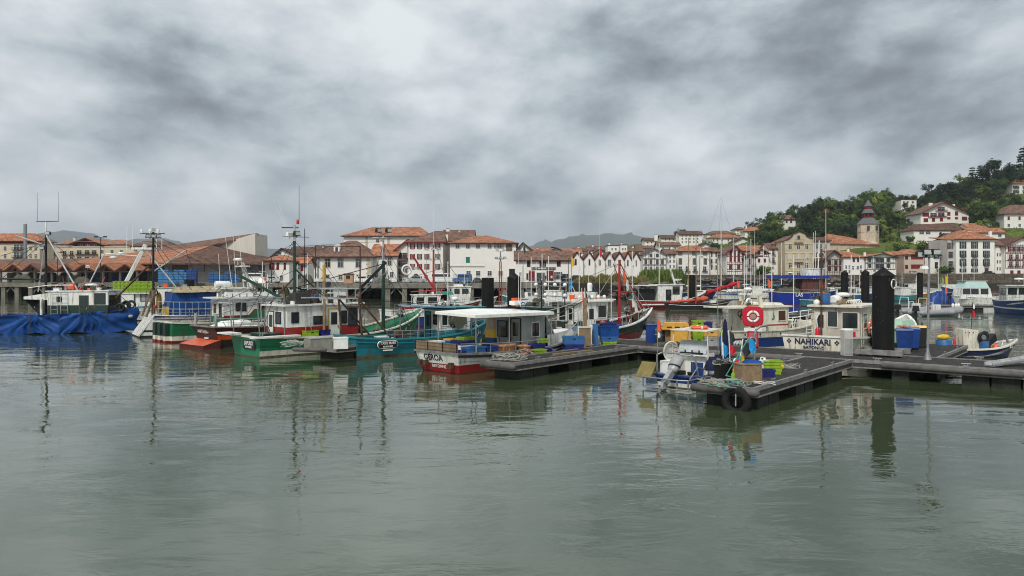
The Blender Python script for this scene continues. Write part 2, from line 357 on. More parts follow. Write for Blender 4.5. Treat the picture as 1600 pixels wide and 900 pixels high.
# ---------------------------------------------------------------- water, terrain, quays, mountains
def water_mat():
    m = bpy.data.materials.new('harbour_water'); m.use_nodes = True; nt = m.node_tree; N = nt.nodes; L = nt.links
    b = N['Principled BSDF']; b.inputs['Base Color'].default_value = (.044, .060, .030, 1)
    b.inputs['Roughness'].default_value = .0; b.inputs['IOR'].default_value = 2.0; b.inputs['Specular Tint'].default_value = (.93, 1, .92, 1)
    tc = N.new('ShaderNodeTexCoord')
    def noise(sc, st, det, rough=.5, dist=0, rot=0):
        mp = N.new('ShaderNodeMapping'); mp.inputs['Scale'].default_value = st; mp.inputs['Rotation'].default_value = (0, 0, R(rot))
        L.new(tc.outputs['Object'], mp.inputs[0]); t = N.new('ShaderNodeTexNoise'); t.inputs['Scale'].default_value = sc
        t.inputs['Detail'].default_value = det; t.inputs['Roughness'].default_value = rough; t.inputs['Distortion'].default_value = dist
        L.new(mp.outputs[0], t.inputs[0]); return t.outputs[0]
    def mth(op, a, b_, clamp=False):
        x = N.new('ShaderNodeMath'); x.operation = op; x.use_clamp = clamp
        for i, v in enumerate((a, b_)):
            if isinstance(v, (int, float)): x.inputs[i].default_value = v
            else: L.new(v, x.inputs[i])
        return x.outputs[0]
    swell = noise(.35, (.6, 1, 1), 2, rot=12)
    rip = noise(1.25, (.5, 1, 1), 4, .55, .6, rot=-8)
    fine = noise(5.5, (.6, 1, 1), 2, .5, .2, rot=15)
    calm = noise(.075, (.55, 1, 1), 3, .55, .6)            # wind patches
    k = N.new('ShaderNodeMapRange'); k.inputs[1].default_value = .42; k.inputs[2].default_value = .62; k.inputs[3].default_value = .12; k.inputs[4].default_value = 1
    L.new(calm, k.inputs[0])
    hgt = mth('ADD', mth('MULTIPLY', swell, .075), mth('MULTIPLY', mth('ADD', mth('MULTIPLY', rip, .050), mth('MULTIPLY', fine, .0028)), k.outputs[0]))
    bp = N.new('ShaderNodeBump'); bp.inputs['Strength'].default_value = 1; bp.inputs['Distance'].default_value = WAVE
    L.new(hgt, bp.inputs['Height']); L.new(bp.outputs[0], b.inputs['Normal'])
    return m
WAVE = .75
mb = MB(); mb.raw([(-8800, -60, 0), (8800, -60, 0), (8800, 9000, 0), (-8800, 9000, 0)], [(0, 1, 2, 3)], water_mat())
tag(mb.build('water'), kind='structure')
# terrain height from points read off the foot of houses and trees
CP = [(1430,374,345),(1475,348,380),(1515,352,385),(1380,378,352),(1320,386,352),(1585,357,372),(1592,304,432),(1250,358,430),(1300,343,450),(1370,330,460),
      (1450,330,460),(1520,300,465),(1590,288,470),(1680,280,470),(1780,300,400),(1080,384,480),(1030,389,480),(1130,392,440),(1180,374,500),(1200,362,520),(1230,352,500),
      (1000,400,420),(950,393,520),(1060,380,620),(1150,368,620),(1250,345,620),(1400,320,620),(1560,290,620),(900,400,700),(1100,395,900),
      (1300,360,900),(1600,330,900),(1270,392,370),(1220,398,370),(1160,402,370),(1440,400,335),(1560,392,335),(1100,410,350),(1020,415,350)]
CPW = [(X(a, Y), Y, Z(b, Y)) for a, b, Y in CP]+[(x, y, 3.0) for x in (-600, -400, -250, -100, 0) for y in (320, 450, 700, 1200)]+[(x, 322, 5.0) for x in (50, 90, 130, 170, 210, 250, 300)]+[(x, 308, 5.0) for x in (20, 60, 100, 140, 180, 220, 260, 320)]
def th(x, y):
    s = w = 0.0
    for a, b, c in CPW:
        d = ((x-a)**2+(y-b)**2+25)**-1.6; s += c*d; w += d
    return s/w
mb = MB(); xs = [-1500, -900, -600]+[-400+i*20 for i in range(20)]+[i*9 for i in range(62)]+[600, 800, 1200, 2000]; ys = [305+i*9 for i in range(36)]+[640+i*40 for i in range(12)]+[1200, 1500, 2000, 3000]
vs = []
for y in ys:
    for x in xs:
        vs.append((x, y, max(2.95, th(x, y)) if y < 1200 else max(2.95, th(x, 1200)*max(0, 1-(y-1200)/1500))))
nx = len(xs)
mb.raw(vs, [(j*nx+i, j*nx+i+1, (j+1)*nx+i+1, (j+1)*nx+i) for j in range(len(ys)-1) for i in range(nx-1)], hillm, True)
tag(mb.build('terrain'), kind='structure')
# far mountains
def ridge(pts, Y, depth, m):
    b = MB(); vs = []; n = len(pts); rows = 7
    rr = random.Random(Y)
    for j in range(rows):
        t = j/(rows-1)
        for (px, py) in pts:
            zt = Z(py, Y)
            k = math.sin(t*math.pi/2)
            vs.append((X(px, Y)*(1+.0*t), Y-depth*(1-t), 2+(zt-2)*k*(1 if t == 1 else rr.uniform(.9, 1.05))))
    b.raw(vs, [(j*n+i, j*n+i+1, (j+1)*n+i+1, (j+1)*n+i) for j in range(rows-1) for i in range(n-1)], m, True)
    vs2 = [(X(px, Y), Y+k*depth, 2+(Z(py, Y)-2)*(1-k)) for k in (0, 1) for px, py in pts]
    b.raw(vs2, [(i, i+1, n+i+1, n+i) for i in range(n-1)], m, True)
    return tag(b.build('hills'), kind='structure')
def smooth_pts(ps, k=5):
    out = []
    for (a, b), (c, d) in zip(ps, ps[1:]):
        for i in range(k): t = i/k; u = t*t*(3-2*t); out.append((a+(c-a)*t, b+(d-b)*u))
    return out+[ps[-1]]
ridge(smooth_pts([(760,420),(800,392),(850,384),(872,374),(905,368),(960,366),(985,366.5),(1010,371),(1060,382),(1130,400),(1200,420)]), 7000, 1600, farm)
ridge(smooth_pts([(-300,400),(-100,385),(0,382),(50,378),(90,367),(118,362),(140,364),(170,374),(200,382),(225,378),(250,371),(275,376),(300,386),(380,392),(450,389),(540,386),(600,392),(700,398),(820,388),(850,376),(900,392),(1000,420)]), 7600, 1600, farm)
# left quay: deck on piles, back wall coloured dark as the shade beneath
def land(name, pts, top, bot, m1, m2):
    b = MB(); n = len(pts)
    b.raw([(x, y, top) for x, y in pts], [tuple(range(n))], m1)
    vs = [(x, y, z) for z in (top-.004, bot) for x, y in pts]
    b.raw(vs, [(i, n+i, n+(i+1) % n, (i+1) % n) for i in range(n)], m2)
    return tag(b.build(name), kind='structure')
QY = 148
land('quay_ground', [(-320, 178), (-40, 168), (-26, QY+9), (5, QY+9), (6, QY+1), (24, QY+3), (34, 165), (60, 306), (-320, 306)], 3.0, -1, asph, mat('quay_backwall_shade', (.03,.028,.022), .95, .4, .5))
QE = [(-150, 170), (-44, 160), (-27, QY), (5, QY)]        # edge line of the piled deck
b = MB()
for (x0, y0), (x1, y1) in zip(QE, QE[1:]):
    d = Vector((x1-x0, y1-y0, 0)); nrm = Vector((d.y, -d.x, 0)).normalized()
    q_ = -nrm
    b.slab([(x0+nrm.x, y0+nrm.y, 3.004), (x1+nrm.x, y1+nrm.y, 3.004), (x1+q_.x*10, y1+q_.y*10, 3.004), (x0+q_.x*10, y0+q_.y*10, 3.004)], .35, qconc)
    b.bar((x0+nrm.x*.9, y0+nrm.y*.9, 2.5), (x1+nrm.x*.9, y1+nrm.y*.9, 2.5), .6, .85, qconc)
    k = int(d.length/3.1)
    for i in range(k+1):
        p = Vector((x0, y0, 0))+d*(i/k)
        b.box(p.x-.45, p.x+.45, p.y-1.0, p.y-.1, -1, 2.1, qconc)
        b.bar((p.x, p.y-.6, .3), (p.x+(1.4 if i % 2 else -1.4), p.y-.6, 2.0), .22, .22, qconc)
b.box(-150, 5, QY+2.2, QY+2.6, -1, .01, dkmetal) if False else None
tag(b.build('quay_edge'), kind='structure')
# rubble promontory and right bank quay wall
land('quay_right', [(40, 300), (60, 262), (118, 262), (140, 281), (420, 281), (520, 296), (520, 330), (30, 330)], 5.0, -1, asph, qwall)
b = MB(); b.box(60, 420, 280.9, 281, -1, 1.9, mat('tidal_wall', (.035,.03,.022), .9, .5, .8, dirt=.5)); tag(b.build('quay_foot'), kind='structure')
b = MB(); b.box(141, 420, 281.1, 281.5, 5.004, 5.5, qwall); tag(b.build('parapet_wall'), 'low stone parapet along the top of the right bank quay', 'wall')
def rocks(name, pts, n, rmin, rmax, seed):
    rr = random.Random(seed); b = MB()
    for _ in range(n):
        px, Y, z0, z1 = rr.choice(pts); x = X(px+rr.uniform(-9, 9), Y)+rr.uniform(-1, 1); y = Y+rr.uniform(-2.5, 2.5); z = rr.uniform(z0, z1); r = rr.uniform(rmin, rmax)
        vs = [Vector(v).normalized()*r*rr.uniform(.7, 1.15) for v in ((1,0,0),(-1,0,0),(0,1,0),(0,-1,0),(0,0,1),(0,0,-1),(.7,.7,.5),(-.7,.7,.5),(.7,-.7,.5),(-.7,-.7,.5))]
        vs = [(v.x*1.25+x, v.y+y, v.z*.8+z) for v in vs]
        b.raw(vs, [(4,6,8),(4,7,6),(4,9,7),(4,8,9),(0,6,2),(0,8,6),(0,3,8),(3,9,8),(1,7,9),(1,2,7),(2,6,7),(3,1,9),(5,0,2),(5,3,0),(5,1,3),(5,2,1)], rockm)
    o = b.build(name); return tag(o, kind='stuff')
RP = [(px, 150+max(0, px-985)*.25, 0, 2.6) for px in range(960, 1066, 8)]
o = rocks('rocks', RP, 260, .5, 1.15, 3); tag(o, 'grey rubble boulders below the gabled warehouses', 'rocks')
o = rocks('rocks', [(px, 258, -.3, 3.6) for px in range(1090, 1340, 10)], 480, .7, 1.6, 4); tag(o, 'dark boulder bank at the foot of the far quay', 'rocks')
# dune grass mounds
def tufts(name, spots, n, mats, seed, hgt, label, cat):
    rr = random.Random(seed); b = MB()
    for _ in range(n):
        px, Y, z, rad = rr.choice(spots); a = rr.uniform(0, 6.28); q = rr.random()**.5*rad
        x = X(px, Y)+q*math.cos(a); y = Y+q*math.sin(a)*.8; zz = z+max(0, (1-(q/rad)**2))*hgt*.8
        w = rr.uniform(.06, .16); h = rr.uniform(.4, 1)*hgt*.55; an = rr.uniform(0, 3.14); lx, ly = rr.uniform(-.35, .35), rr.uniform(-.35, .35)
        b.raw([(x-w*math.cos(an), y-w*math.sin(an), zz-.3), (x+w*math.cos(an), y+w*math.sin(an), zz-.3), (x+lx, y+ly, zz+h)], [(0, 1, 2)], rr.choice(mats))
    return tag(b.build(name), label, cat, kind='stuff')
SP = [(px, 156+rnd.uniform(0, 8), 2.2+rnd.uniform(0, 1.2), rnd.uniform(1.0, 2.6)) for px in range(908, 1012, 8)]
tufts('dune_grass', SP, 15000, [drygr, drygr, drygr, leafs[2]], 5, 1.5, 'yellow green grass mounds above the rocks', 'grass')
SP = [(px, 172+rnd.uniform(0, 12), 3.0, rnd.uniform(1.5, 2.6)) for px in range(1008, 1062, 4)]
tufts('bank_shrubs', SP, 9000, [leafs[1], leafs[2], leafs[0]], 6, 2.6, 'green shrubs on the bank below the half timbered house', 'shrubs')
b = MB(); nn = 30
pts = [(X(896+i*5.8, 160), 158+max(0, i-18)*1.4) for i in range(nn+1)]
vs = []
for j in range(5):
    for i, (x, y) in enumerate(pts): vs.append((x, y-4+j*3, [0, 2.2, 3.1, 3.0, 2.9][j]+.5*math.sin(i*.9)*(j in (1, 2))))
b.raw(vs, [(j*(nn+1)+i, j*(nn+1)+i+1, (j+1)*(nn+1)+i+1, (j+1)*(nn+1)+i) for j in range(4) for i in range(nn)], hillm, True)
tag(b.build('embankment'), kind='structure')

def haze_box(dens):
    m = bpy.data.materials.new('haze_air'); m.use_nodes = True; nt = m.node_tree; nt.nodes.clear()
    o = nt.nodes.new('ShaderNodeOutputMaterial'); v = nt.nodes.new('ShaderNodeVolumePrincipled'); v.inputs['Density'].default_value = dens; v.inputs['Color'].default_value = (.80, .86, .93, 1); v.inputs['Anisotropy'].default_value = .2
    nt.links.new(v.outputs[0], o.inputs['Volume']); b = MB(); b.box(-9000, 9000, -100, 9300, -9, 520, m); tag(b.build('haze'), kind='stuff')
haze_box(.00012)
# ---------------------------------------------------------------- buildings
def g(xs, ys, w, h, st, col=None): return [(x, y, w, h, st, col) for y in ys for x in xs]
def house(label, px0, px1, Y, base, eave, depth, roof, ridge, wall, tile, wins=(), bars=(), chim=(), over=.55, name='house', cat='house', rx=None,
          shc=red_w, barm=brown_w, zb=None, bands=(), group=None):
    k = Y/F; x0 = X(px0, Y); W_ = (px1-px0)*k; zb = Z(base, Y) if zb is None else zb; he = Z(eave, Y)-zb
    t = thing(name, label, cat, (x0, Y, zb), 0, group)
    lx = lambda px: (px-px0)*k
    lz = lambda py: Z(py, Y)-zb
    b = MB(); bot = -4
    if roof == 'front':
        ax = lx(rx if rx else (px0+px1)/2); hr = lz(ridge)
        b.prism([(0, bot), (W_, bot), (W_, he if not isinstance(eave, tuple) else he), (ax, hr), (0, he)], 0, depth, wall)
    elif roof == 'side':
        hr = Z(ridge, Y+depth/2)-zb
        b.prism([(0, bot), (depth, bot), (depth, he), (depth/2, hr), (0, he)], 0, W_, wall, axis='x')
    else:
        b.box(0, W_, 0, depth, bot, he, wall)
    b.build('wall', t)
    r = MB(); o = over; th_ = .28
    if roof == 'front':
        sl = (hr-he)/max(ax, .1); sr = (hr-he)/max(W_-ax, .1); u = .14
        r.slab([(-o, -o*1.3, he-o*sl+u), (ax, -o*1.3, hr+u), (ax, depth+o, hr+u), (-o, depth+o, he-o*sl+u)], th_, tile)
        r.slab([(ax, -o*1.3, hr+u+.003), (W_+o, -o*1.3, he-o*sr+u), (W_+o, depth+o, he-o*sr+u), (ax, depth+o, hr+u+.003)], th_, tile)
        r.bar((-o, -o*1.3-.03, he-o*sl-.05), (ax, -o*1.3-.03, hr-.05), .06, .35, barm); r.bar((ax, -o*1.3-.034, hr-.05), (W_+o, -o*1.3-.034, he-o*sr-.05), .06, .35, barm)
    elif roof == 'side':
        s = (hr-he)/(depth/2); u = .14
        r.slab([(-o, -o, he-o*s+u), (W_+o, -o, he-o*s+u), (W_+o, depth/2, hr+u), (-o, depth/2, hr+u)], th_, tile)
        r.slab([(-o, depth/2, hr+u+.003), (W_+o, depth/2, hr+u+.003), (W_+o, depth+o, he-o*s+u), (-o, depth+o, he-o*s+u)], th_, tile)
        r.box(-o-.02, W_+o+.02, -o-.06, -o-.002, he-o*s-.2, he-o*s+.12, barm)
    elif roof == 'hip':
        ra, rb = (lx(rx[0]), lx(rx[1])) if rx else (min(depth/2, W_*.3), W_-min(depth/2, W_*.3)); hr = Z(ridge, Y+depth/2)-zb
        m = depth/2; A = [(-o, -o, he), (W_+o, -o, he), (W_+o, depth+o, he), (-o, depth+o, he), (ra, m, hr), (rb, m, hr)]
        lo = [(x, y, he-.25) for x, y, z in A[:4]]
        r.raw(A+lo, [(0, 1, 5, 4), (1, 2, 5), (2, 3, 4, 5), (3, 0, 4), (0, 6, 7, 1), (1, 7, 8, 2), (2, 8, 9, 3), (3, 9, 6, 0), (9, 8, 7, 6)], tile)
        r.box(-o-.03, W_+o+.03, -o-.06, -o-.003, he-.27, he+.03, barm)
    elif roof == 'flat':
        r.box(-.15, W_+.15, -.15, depth+.15, he-.02, he+.3, tile)
    elif roof == 'shed':
        hr = Z(ridge, Y+depth)-zb
        r.slab([(-o, -o, he), (W_+o, -o, he), (W_+o, depth, hr), (-o, depth, hr)], .3, tile)
    rf = r.build('roof', t)
    for (cpx, cw, ct, cb) in chim:
        dy = depth*.45; Yc = Y+dy; kc = Yc/F; cx = X(cpx, Yc)-x0; c = MB()
        zt = Z(ct, Yc)-zb; z0 = Z(cb, Yc)-zb-1.0; hw = max(cw*kc/2, .3)
        c.box(cx-hw, cx+hw, dy-.4, dy+.4, z0, zt, wall); c.box(cx-hw-.08, cx+hw+.08, dy-.48, dy+.48, zt, zt+.14, tile)
        c.build('chimney', rf)
    for (cx, cy, w, h, st, col) in wins:
        c = MB(); w *= k; h *= k; x = lx(cx); z = lz(cy); xa, xb, za, zc = x-w/2, x+w/2, z-h/2, z+h/2; col = col or shc
        wn = None
        if st == 'S':
            c.box(xa, xb, -.07, -.01, za, zc, col); c.box(x-.03, x+.03, -.09, -.071, za, zc, dkmetal)
            wn = c.build('shutter', t); continue
        if st == 'D':
            c.box(xa, xb, -.06, -.01, za, zc, col); c.box(xa-.1, xb+.1, -.1, -.062, zc, zc+.12, wall); c.build('door', t); continue
        if st == 'A':
            n = 8; poly = [(xa, za), (xb, za)]+[(x+w/2*math.cos(math.pi*i/n), zc-w/2+w/2*math.sin(math.pi*i/n)) for i in range(n+1)]
            c.prism(poly, -.05, -.01, glass); c.build('doorway', t); continue
        f = .07 if w > .8 else .05
        if st in ('Q',):      # stone quoined surround
            c.box(xa-.22, xb+.22, -.05, -.01, za-.22, zc+.22, stone)
        c.box(xa, xb, -.075, -.012, za, zc, glass)
        fm = col if st == 'F' else white_w
        for q in ((xa-f, xa, za, zc), (xb, xb+f, za, zc), (xa-f, xb+f, zc, zc+f), (xa-f, xb+f, za-f*1.3, za)): c.box(q[0], q[1], -.13, -.01, q[2], q[3], fm)
        if w > .55: c.box(x-.025, x+.025, -.11, -.076, za, zc, fm)
        if h > 1.1: c.box(xa, xb, -.112, -.077, z+.1*h-.02, z+.1*h+.03, fm)
        wn = c.build('window', t)
        if st in ('O', 'B'):
            for sd in (-1, 1):
                q = MB(); sw = w*.5; a = xa-f-sw if sd < 0 else xb+f
                q.box(a, a+sw, -.10, -.015, za, zc, col); q.build('shutter', wn)
        if st in ('B', 'R'):
            q = MB(); e = w*.35
            q.box(xa-e, xb+e, -.75, -.01, za-.15, za-.03, barm)
            q.box(xa-e, xb+e, -.75, -.71, za+.75, za+.80, barm)
            n = max(3, int((w+2*e)/.22))
            for i in range(n+1): xx = xa-e+(w+2*e-.03)*i/n; q.box(xx, xx+.03, -.745, -.715, za-.03, za+.75, barm)
            q.build('balcony', wn)
    if bars:
        c = MB()
        for (ax_, ay, bx_, by_, wd) in bars:
            c.bar((lx(ax_), -.05, lz(ay)), (lx(bx_), -.05, lz(by_)), .08+rnd.uniform(-.004, .004), wd*k, barm, up=(0, 0, 1)) if abs(ax_-bx_) > abs(ay-by_) else \
            c.bar((lx(ax_), -.048, lz(ay)), (lx(bx_), -.048, lz(by_)), wd*k, .08+rnd.uniform(-.004, .004), barm, up=(0, 1, 0))
        c.build('timber_frame', t)
    for (bx0, bx1, by0, by1, dp, m) in bands:
        c = MB(); c.box(lx(bx0), lx(bx1), -dp, -.013, lz(by1), lz(by0), m); c.build('ledge', t)
    return t
def tim(x0, x1, y0, y1, nv, hs, w=.55):
    return [(x0+(x1-x0)*i/nv, y0, x0+(x1-x0)*i/nv, y1, w) for i in range(nv+1)]+[(x0, y, x1, y, w*1.3) for y in hs]
# --- left bank, far to near
house('cream apartment block with red tiled hip roof, far left behind the sheds', -60, 62, 262, 440, 376.5, 8, 'hip', 364.5, beige, tile_o, over=.9,
      wins=g([-20,-8,8,48,56], [388,400], 3.5, 6, 'P')+g([26,36], [386,398,408], 8, 8, 'R')+g([5,44], [409], 3, 6, 'P'), bands=[(-58,60,377,380.5,.12,red_w)], name='apartment_building', cat='building', shc=brown_w)
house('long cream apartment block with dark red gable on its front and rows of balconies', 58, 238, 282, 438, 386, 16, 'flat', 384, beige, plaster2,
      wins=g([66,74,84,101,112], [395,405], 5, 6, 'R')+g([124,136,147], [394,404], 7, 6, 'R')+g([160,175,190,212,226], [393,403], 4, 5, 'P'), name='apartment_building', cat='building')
house('dark red boarded gable wing of the cream apartment block roofline', 115, 158, 283, 438, 380.5, 12, 'front', 372.5, red_w, tile_o, wins=g([126,137,148], [384], 5, 5, 'P'), over=1.4, name='gabled_wing', cat='building')
house('low red hip roofed top storey left of the boarded gable', 92, 114, 286, 438, 381.5, 10, 'hip', 375.5, beige, tile_o, chim=[(117,3,371,378)], name='roof_storey', cat='building', rx=(99,107))
house('low red hip roofed top storey right of the boarded gable', 159, 196, 286, 438, 382, 10, 'hip', 374.5, beige, tile_o, name='roof_storey', cat='building')
house('cream block with hipped tile roof just left of the fish hall ridge', 203, 262, 270, 438, 384, 12, 'hip', 376, beige, tile_b, wins=g([212,224,236], [390], 5, 4, 'P'), name='apartment_building', cat='building', rx=(215,250))
t = thing('chimney_pole', 'tall grey steel pole beside the far left apartment block', 'pole', (X(39.5, 225), 225, 3))
MB().tube((0,0,0), (0,0,Z(350,225)-3), .48, steel, 10).build('shaft', t)
# fish market hall
def pxf(b, pts, t_, m, org):
    b.slab([(X(px, Y)-org[0], Y-org[1], Z(py, Y)-org[2]) for px, py, Y in pts], t_, m)
o_ = (X(100, 178), 178, 3.0)
t = thing('fish_market_hall', 'long fish market hall under big rising tiled roofs with pale end wall', 'hall', o_)
b = MB()
pxf(b, [(255,411,176),(421,412,172),(422,409,178),(331,383.5,196)], .3, tile_d, o_)
pxf(b, [(331,383.5,196),(422,409,178),(430,404,206),(345,386,210)], .3, tile_d, o_)
pxf(b, [(108,411,180),(256,411,176),(332,383,196),(236,391,205),(140,403,205)], .3, tile_o, o_)
pxf(b, [(198,398,206),(235,387.5,206),(402,364,206),(404,365.5,200),(333,382,196),(236,395,200)], .35, tile_b, o_)
pxf(b, [(-60,413,182),(110,413,182),(140,403.5,206),(-60,406,206)], .3, tile_b, o_)
b.build('roof', t)
b = MB(); x = lambda px, Y: X(px, Y)-o_[0]
zz = lambda py, Y: Z(py, Y)-o_[2]
Yw = 200; b.raw([(x(330,Yw), 20, zz(387,Yw)), (x(403,Yw), 20, zz(402,Yw)), (x(402.5,Yw), 20, zz(365.5,Yw)), (x(403,Yw), 30, zz(402,Yw)), (x(402.5,Yw), 30, zz(365.5,Yw)), (x(403,Yw),20,zz(442,Yw)), (x(403,Yw),30,zz(442,Yw)), (x(330,Yw),20,zz(442,Yw))],
                [(0,1,2), (1,3,4,2), (5,6,3,1), (7,5,1,0)], mat('pale_render', (.60,.56,.49), .85, .07, .35, dirt=.25, dcol=(.4,.37,.32)))
b.build('gable_wall', t)
b = MB(); b.box(x(250,178), x(420,178), 2.2, 4, -3, zz(411,180), plaster2); b.box(x(-60,184), x(255,184), 5, 8, -3, zz(414,186), plaster2)
b.build('wall', t)
for (a, c_, y0, y1, m) in [(229,246,413,442,grey_w),(268,292,414,428,grey_w),(300,318,414,424,glass),(340,360,415.5,422,glass),(362,376,415.5,422,glass),(378,391,415.5,422,glass),(392,404,415.5,422,glass),(208,226,424,443,dkmetal)]:
    Yq = 179.6; q = MB(); q.box(x(a,Yq), x(c_,Yq), 1.9, 2.19, zz(y1,Yq), zz(y0,Yq), m); q.build('window' if m is glass else 'shutter', t)
for (a, c_, m) in [(136,166,plB),(172,200,plB),(125,133,dkmetal),(70,84,dkmetal),(93,108,grey_w),(42,60,grey_w),(8,30,grey_w)]:
    Yq = 182; q = MB(); q.box(x(a,Yq), x(c_,Yq), 4.6, 4.97, 0, zz(426,Yq), m); q.build('sliding_door', t)
for i in range(11):
    p = -48+i*26.5
    if p > 262: break
    q = MB(); q.box(x(p,174)-.2, x(p,174)+.2, -5, -4.6, -.2, zz(421,174), plaster2); q.build('column', t)
for i, (a, c_) in enumerate([(-50,-22),(-22,6),(6,34),(34,62),(62,88),(88,115),(115,147),(147,179),(179,212)]):
    mpx = (a+c_)/2; q = MB(); Ya, Yb = 170, 182; pk = 411.5 if i != 4 else 413
    for s1, s2 in ((a, mpx), (mpx, c_)):
        za, zb_ = (zz(422,Ya), zz(pk,Ya)) if s1 == a else (zz(pk,Ya), zz(422,Ya))
        xa, xb = x(s1,Ya), x(s2,Ya)
        q.slab([(xa, Ya-o_[1], za), (xb, Ya-o_[1], zb_), (xb, Yb-o_[1], zb_+.02), (xa, Yb-o_[1], za+.02)], .22, tile_o if i != 3 else tile_b)
        q.bar((xa, Ya-o_[1]-.1, za-.35), (xb, Ya-o_[1]-.1, zb_-.35), .12, .3, brown_w)
    q.bar((x(a,Ya), Ya-o_[1], zz(422,Ya)-.35), (x(c_,Ya), Ya-o_[1], zz(422,Ya)-.35), .14, .25, brown_w)
    q.bar((x(mpx,Ya), Ya-o_[1], zz(422,Ya)-.35), (x(mpx,Ya), Ya-o_[1], zz(pk,Ya)-.4), .14, .14, brown_w)
    q.build('canopy_roof', t)
# cluster in the middle
house('white house with grey brown roof peeping behind the red shuttered cottage', 424, 466, 250, 440, 401, 10, 'front', 388, plaster, tile_d, rx=440, wins=g([437], [396], 4, 4, 'P'))
house('long brown roofed house behind the floodlight mast', 452, 540, 262, 440, 396, 12, 'side', 386, plaster2, tile_d, wins=g([470,484,497,510], [401], 5, 6, 'P'), chim=[(505,3,383,388)])
house('white cottage with dark red shutters and orange hip roof by the fish hall', 414, 452, 176, 446, 407, 8, 'hip', 398.5, plaster, tile_o, wins=[(427,416,4,11,'S',red_w),(434,416,4,11,'S',red_w),(422.5,416,3.4,11,'S',red_w)]+g([445], [416], 3.5, 11, 'S')+g([424,440], [434], 4, 7, 'P'), rx=(428,440))
house('low white annexe with orange tiles between the cottage and the stone cornered house', 452, 479, 182, 444, 411, 7, 'side', 402.5, plaster, tile_o, wins=g([460,472], [419], 4, 9, 'S')+g([457,468], [432], 4, 7, 'P'))
house('white back building with hip roof of mottled tiles rising above the stone cornered house', 537, 668, 262, 440, 368.5, 24, 'hip', 354.5, plaster, tile_o, rx=(573,650), bands=[(571,575,368.5,386,.08,stone),(605,609,368.5,386,.08,stone)], chim=[(561,9,372,385)], name='back_building', cat='building', over=.9, wins=g([590], [376], 4, 5, 'P'))
house('white stone cornered house with brown hip roof and small white dormer', 477, 579, 196, 444, 401, 16, 'hip', 376, plaster, tile_b, rx=(534,548), over=.8, wins=g([495,512,532,560], [410.5], 7.5, 14, 'Q')+g([512,532,560,585-8], [433], 5, 7, 'Q')+g([480.5,484], [415], 1.6, 3, 'P'),
      bands=[(574,578.6,401+i*7,404+i*7,.07,stone) for i in range(6)]+[(572,578.4,404.5+i*7,407.5+i*7,.06,stone) for i in range(5)])
q = MB(); Yd = 199.5
t = bpy.data.objects['house.003'] if 'house.003' in bpy.data.objects else None
for o2 in bpy.data.objects:
    if o2.get('label', '').startswith('white stone cornered house'):
        ox, oy, oz = o2.location; q.prism([(X(523.5,Yd)-ox, Z(396,Yd)-oz), (X(532.5,Yd)-ox, Z(396,Yd)-oz), (X(532.5,Yd)-ox, Z(384.5,Yd)-oz), (X(528,Yd)-ox, Z(381.5,Yd)-oz), (X(523.5,Yd)-ox, Z(384.5,Yd)-oz)], Yd-oy-1.5, Yd-oy+3, plaster)
        q.box(X(526,Yd)-ox, X(530,Yd)-ox, Yd-oy-1.56, Yd-oy-1.503, Z(393,Yd)-oz, Z(386.5,Yd)-oz, glass); q.build('dormer', o2)
house('white side range with windows right of the stone cornered house', 579, 620, 200, 444, 399, 16, 'side', 382, plaster, tile_o, wins=g([609], [408], 5.5, 12, 'Q')+g([588,601,612], [429], 5, 8, 'P'), chim=[(597,4,376,385)])
house('tall house with dark red timber balconies under a slanting eave', 618, 638, 203, 444, 390, 16, 'front', 374, plaster, tile_b, rx=638, wins=g([629], [399,411,424], 14, 8, 'R')+g([624], [435], 8, 9, 'A'), barm=red_w)
house('tall white house with three columns of dark red shuttered windows and an arched door', 638, 692, 200, 444, 378, 16, 'hip', 361, plaster, tile_b, rx=(675,690), over=.9,
      wins=g([644.5,655.5,667,684], [384.5,401,416.5], 3.6, 8.5, 'O')+g([650,686], [434], 9, 13, 'A'), chim=[(698,4,366,374)], barm=red_w)
house('pale blank walled house between the shuttered house and the warehouse', 692, 738, 212, 444, 376, 14, 'side', 360, plaster, tile_b, chim=[(700,5,358,364),(718,3,360,364)])
house('large white harbour warehouse with orange hip roof and few windows', 703, 806, 192, 444, 379.5, 26, 'hip', 368, plaster, tile_o, rx=(742,760), over=.7, name='warehouse', cat='building',
      wins=g([715,731,747,765,780], [384.5], 6, 6, 'P')+g([774,785], [384], 3.5, 7, 'P')+[(795.5,387,10,11,'D',grey_w),(731,406,6,9,'D',plT)]+g([732,747,765,782], [427], 6, 7, 'P')+[(715,434,14,12,'D',white_w),(800,430,9,20,'D',dkmetal)],
      bands=[(703,757,415,416.5,.18,plaster2)])
house('small white gabled house with dark verge behind the warehouse corner', 804, 834, 236, 442, 393, 12, 'front', 379, plaster, tile_o, rx=817, wins=g([812,819], [388], 3, 4, 'P'))
house('orange roofed house behind the long restaurant building', 822, 862, 246, 442, 396, 12, 'side', 388.5, plaster, tile_o, chim=[(840,5,388,393)])
house('low white gable end behind the restaurant roof', 857, 882, 250, 442, 394, 12, 'front', 387, plaster, tile_o, wins=g([870], [393], 4, 4, 'P'))
house('far orange roofed house left of the white boxes', 880, 908, 270, 442, 395, 12, 'side', 389, plaster2, tile_o)
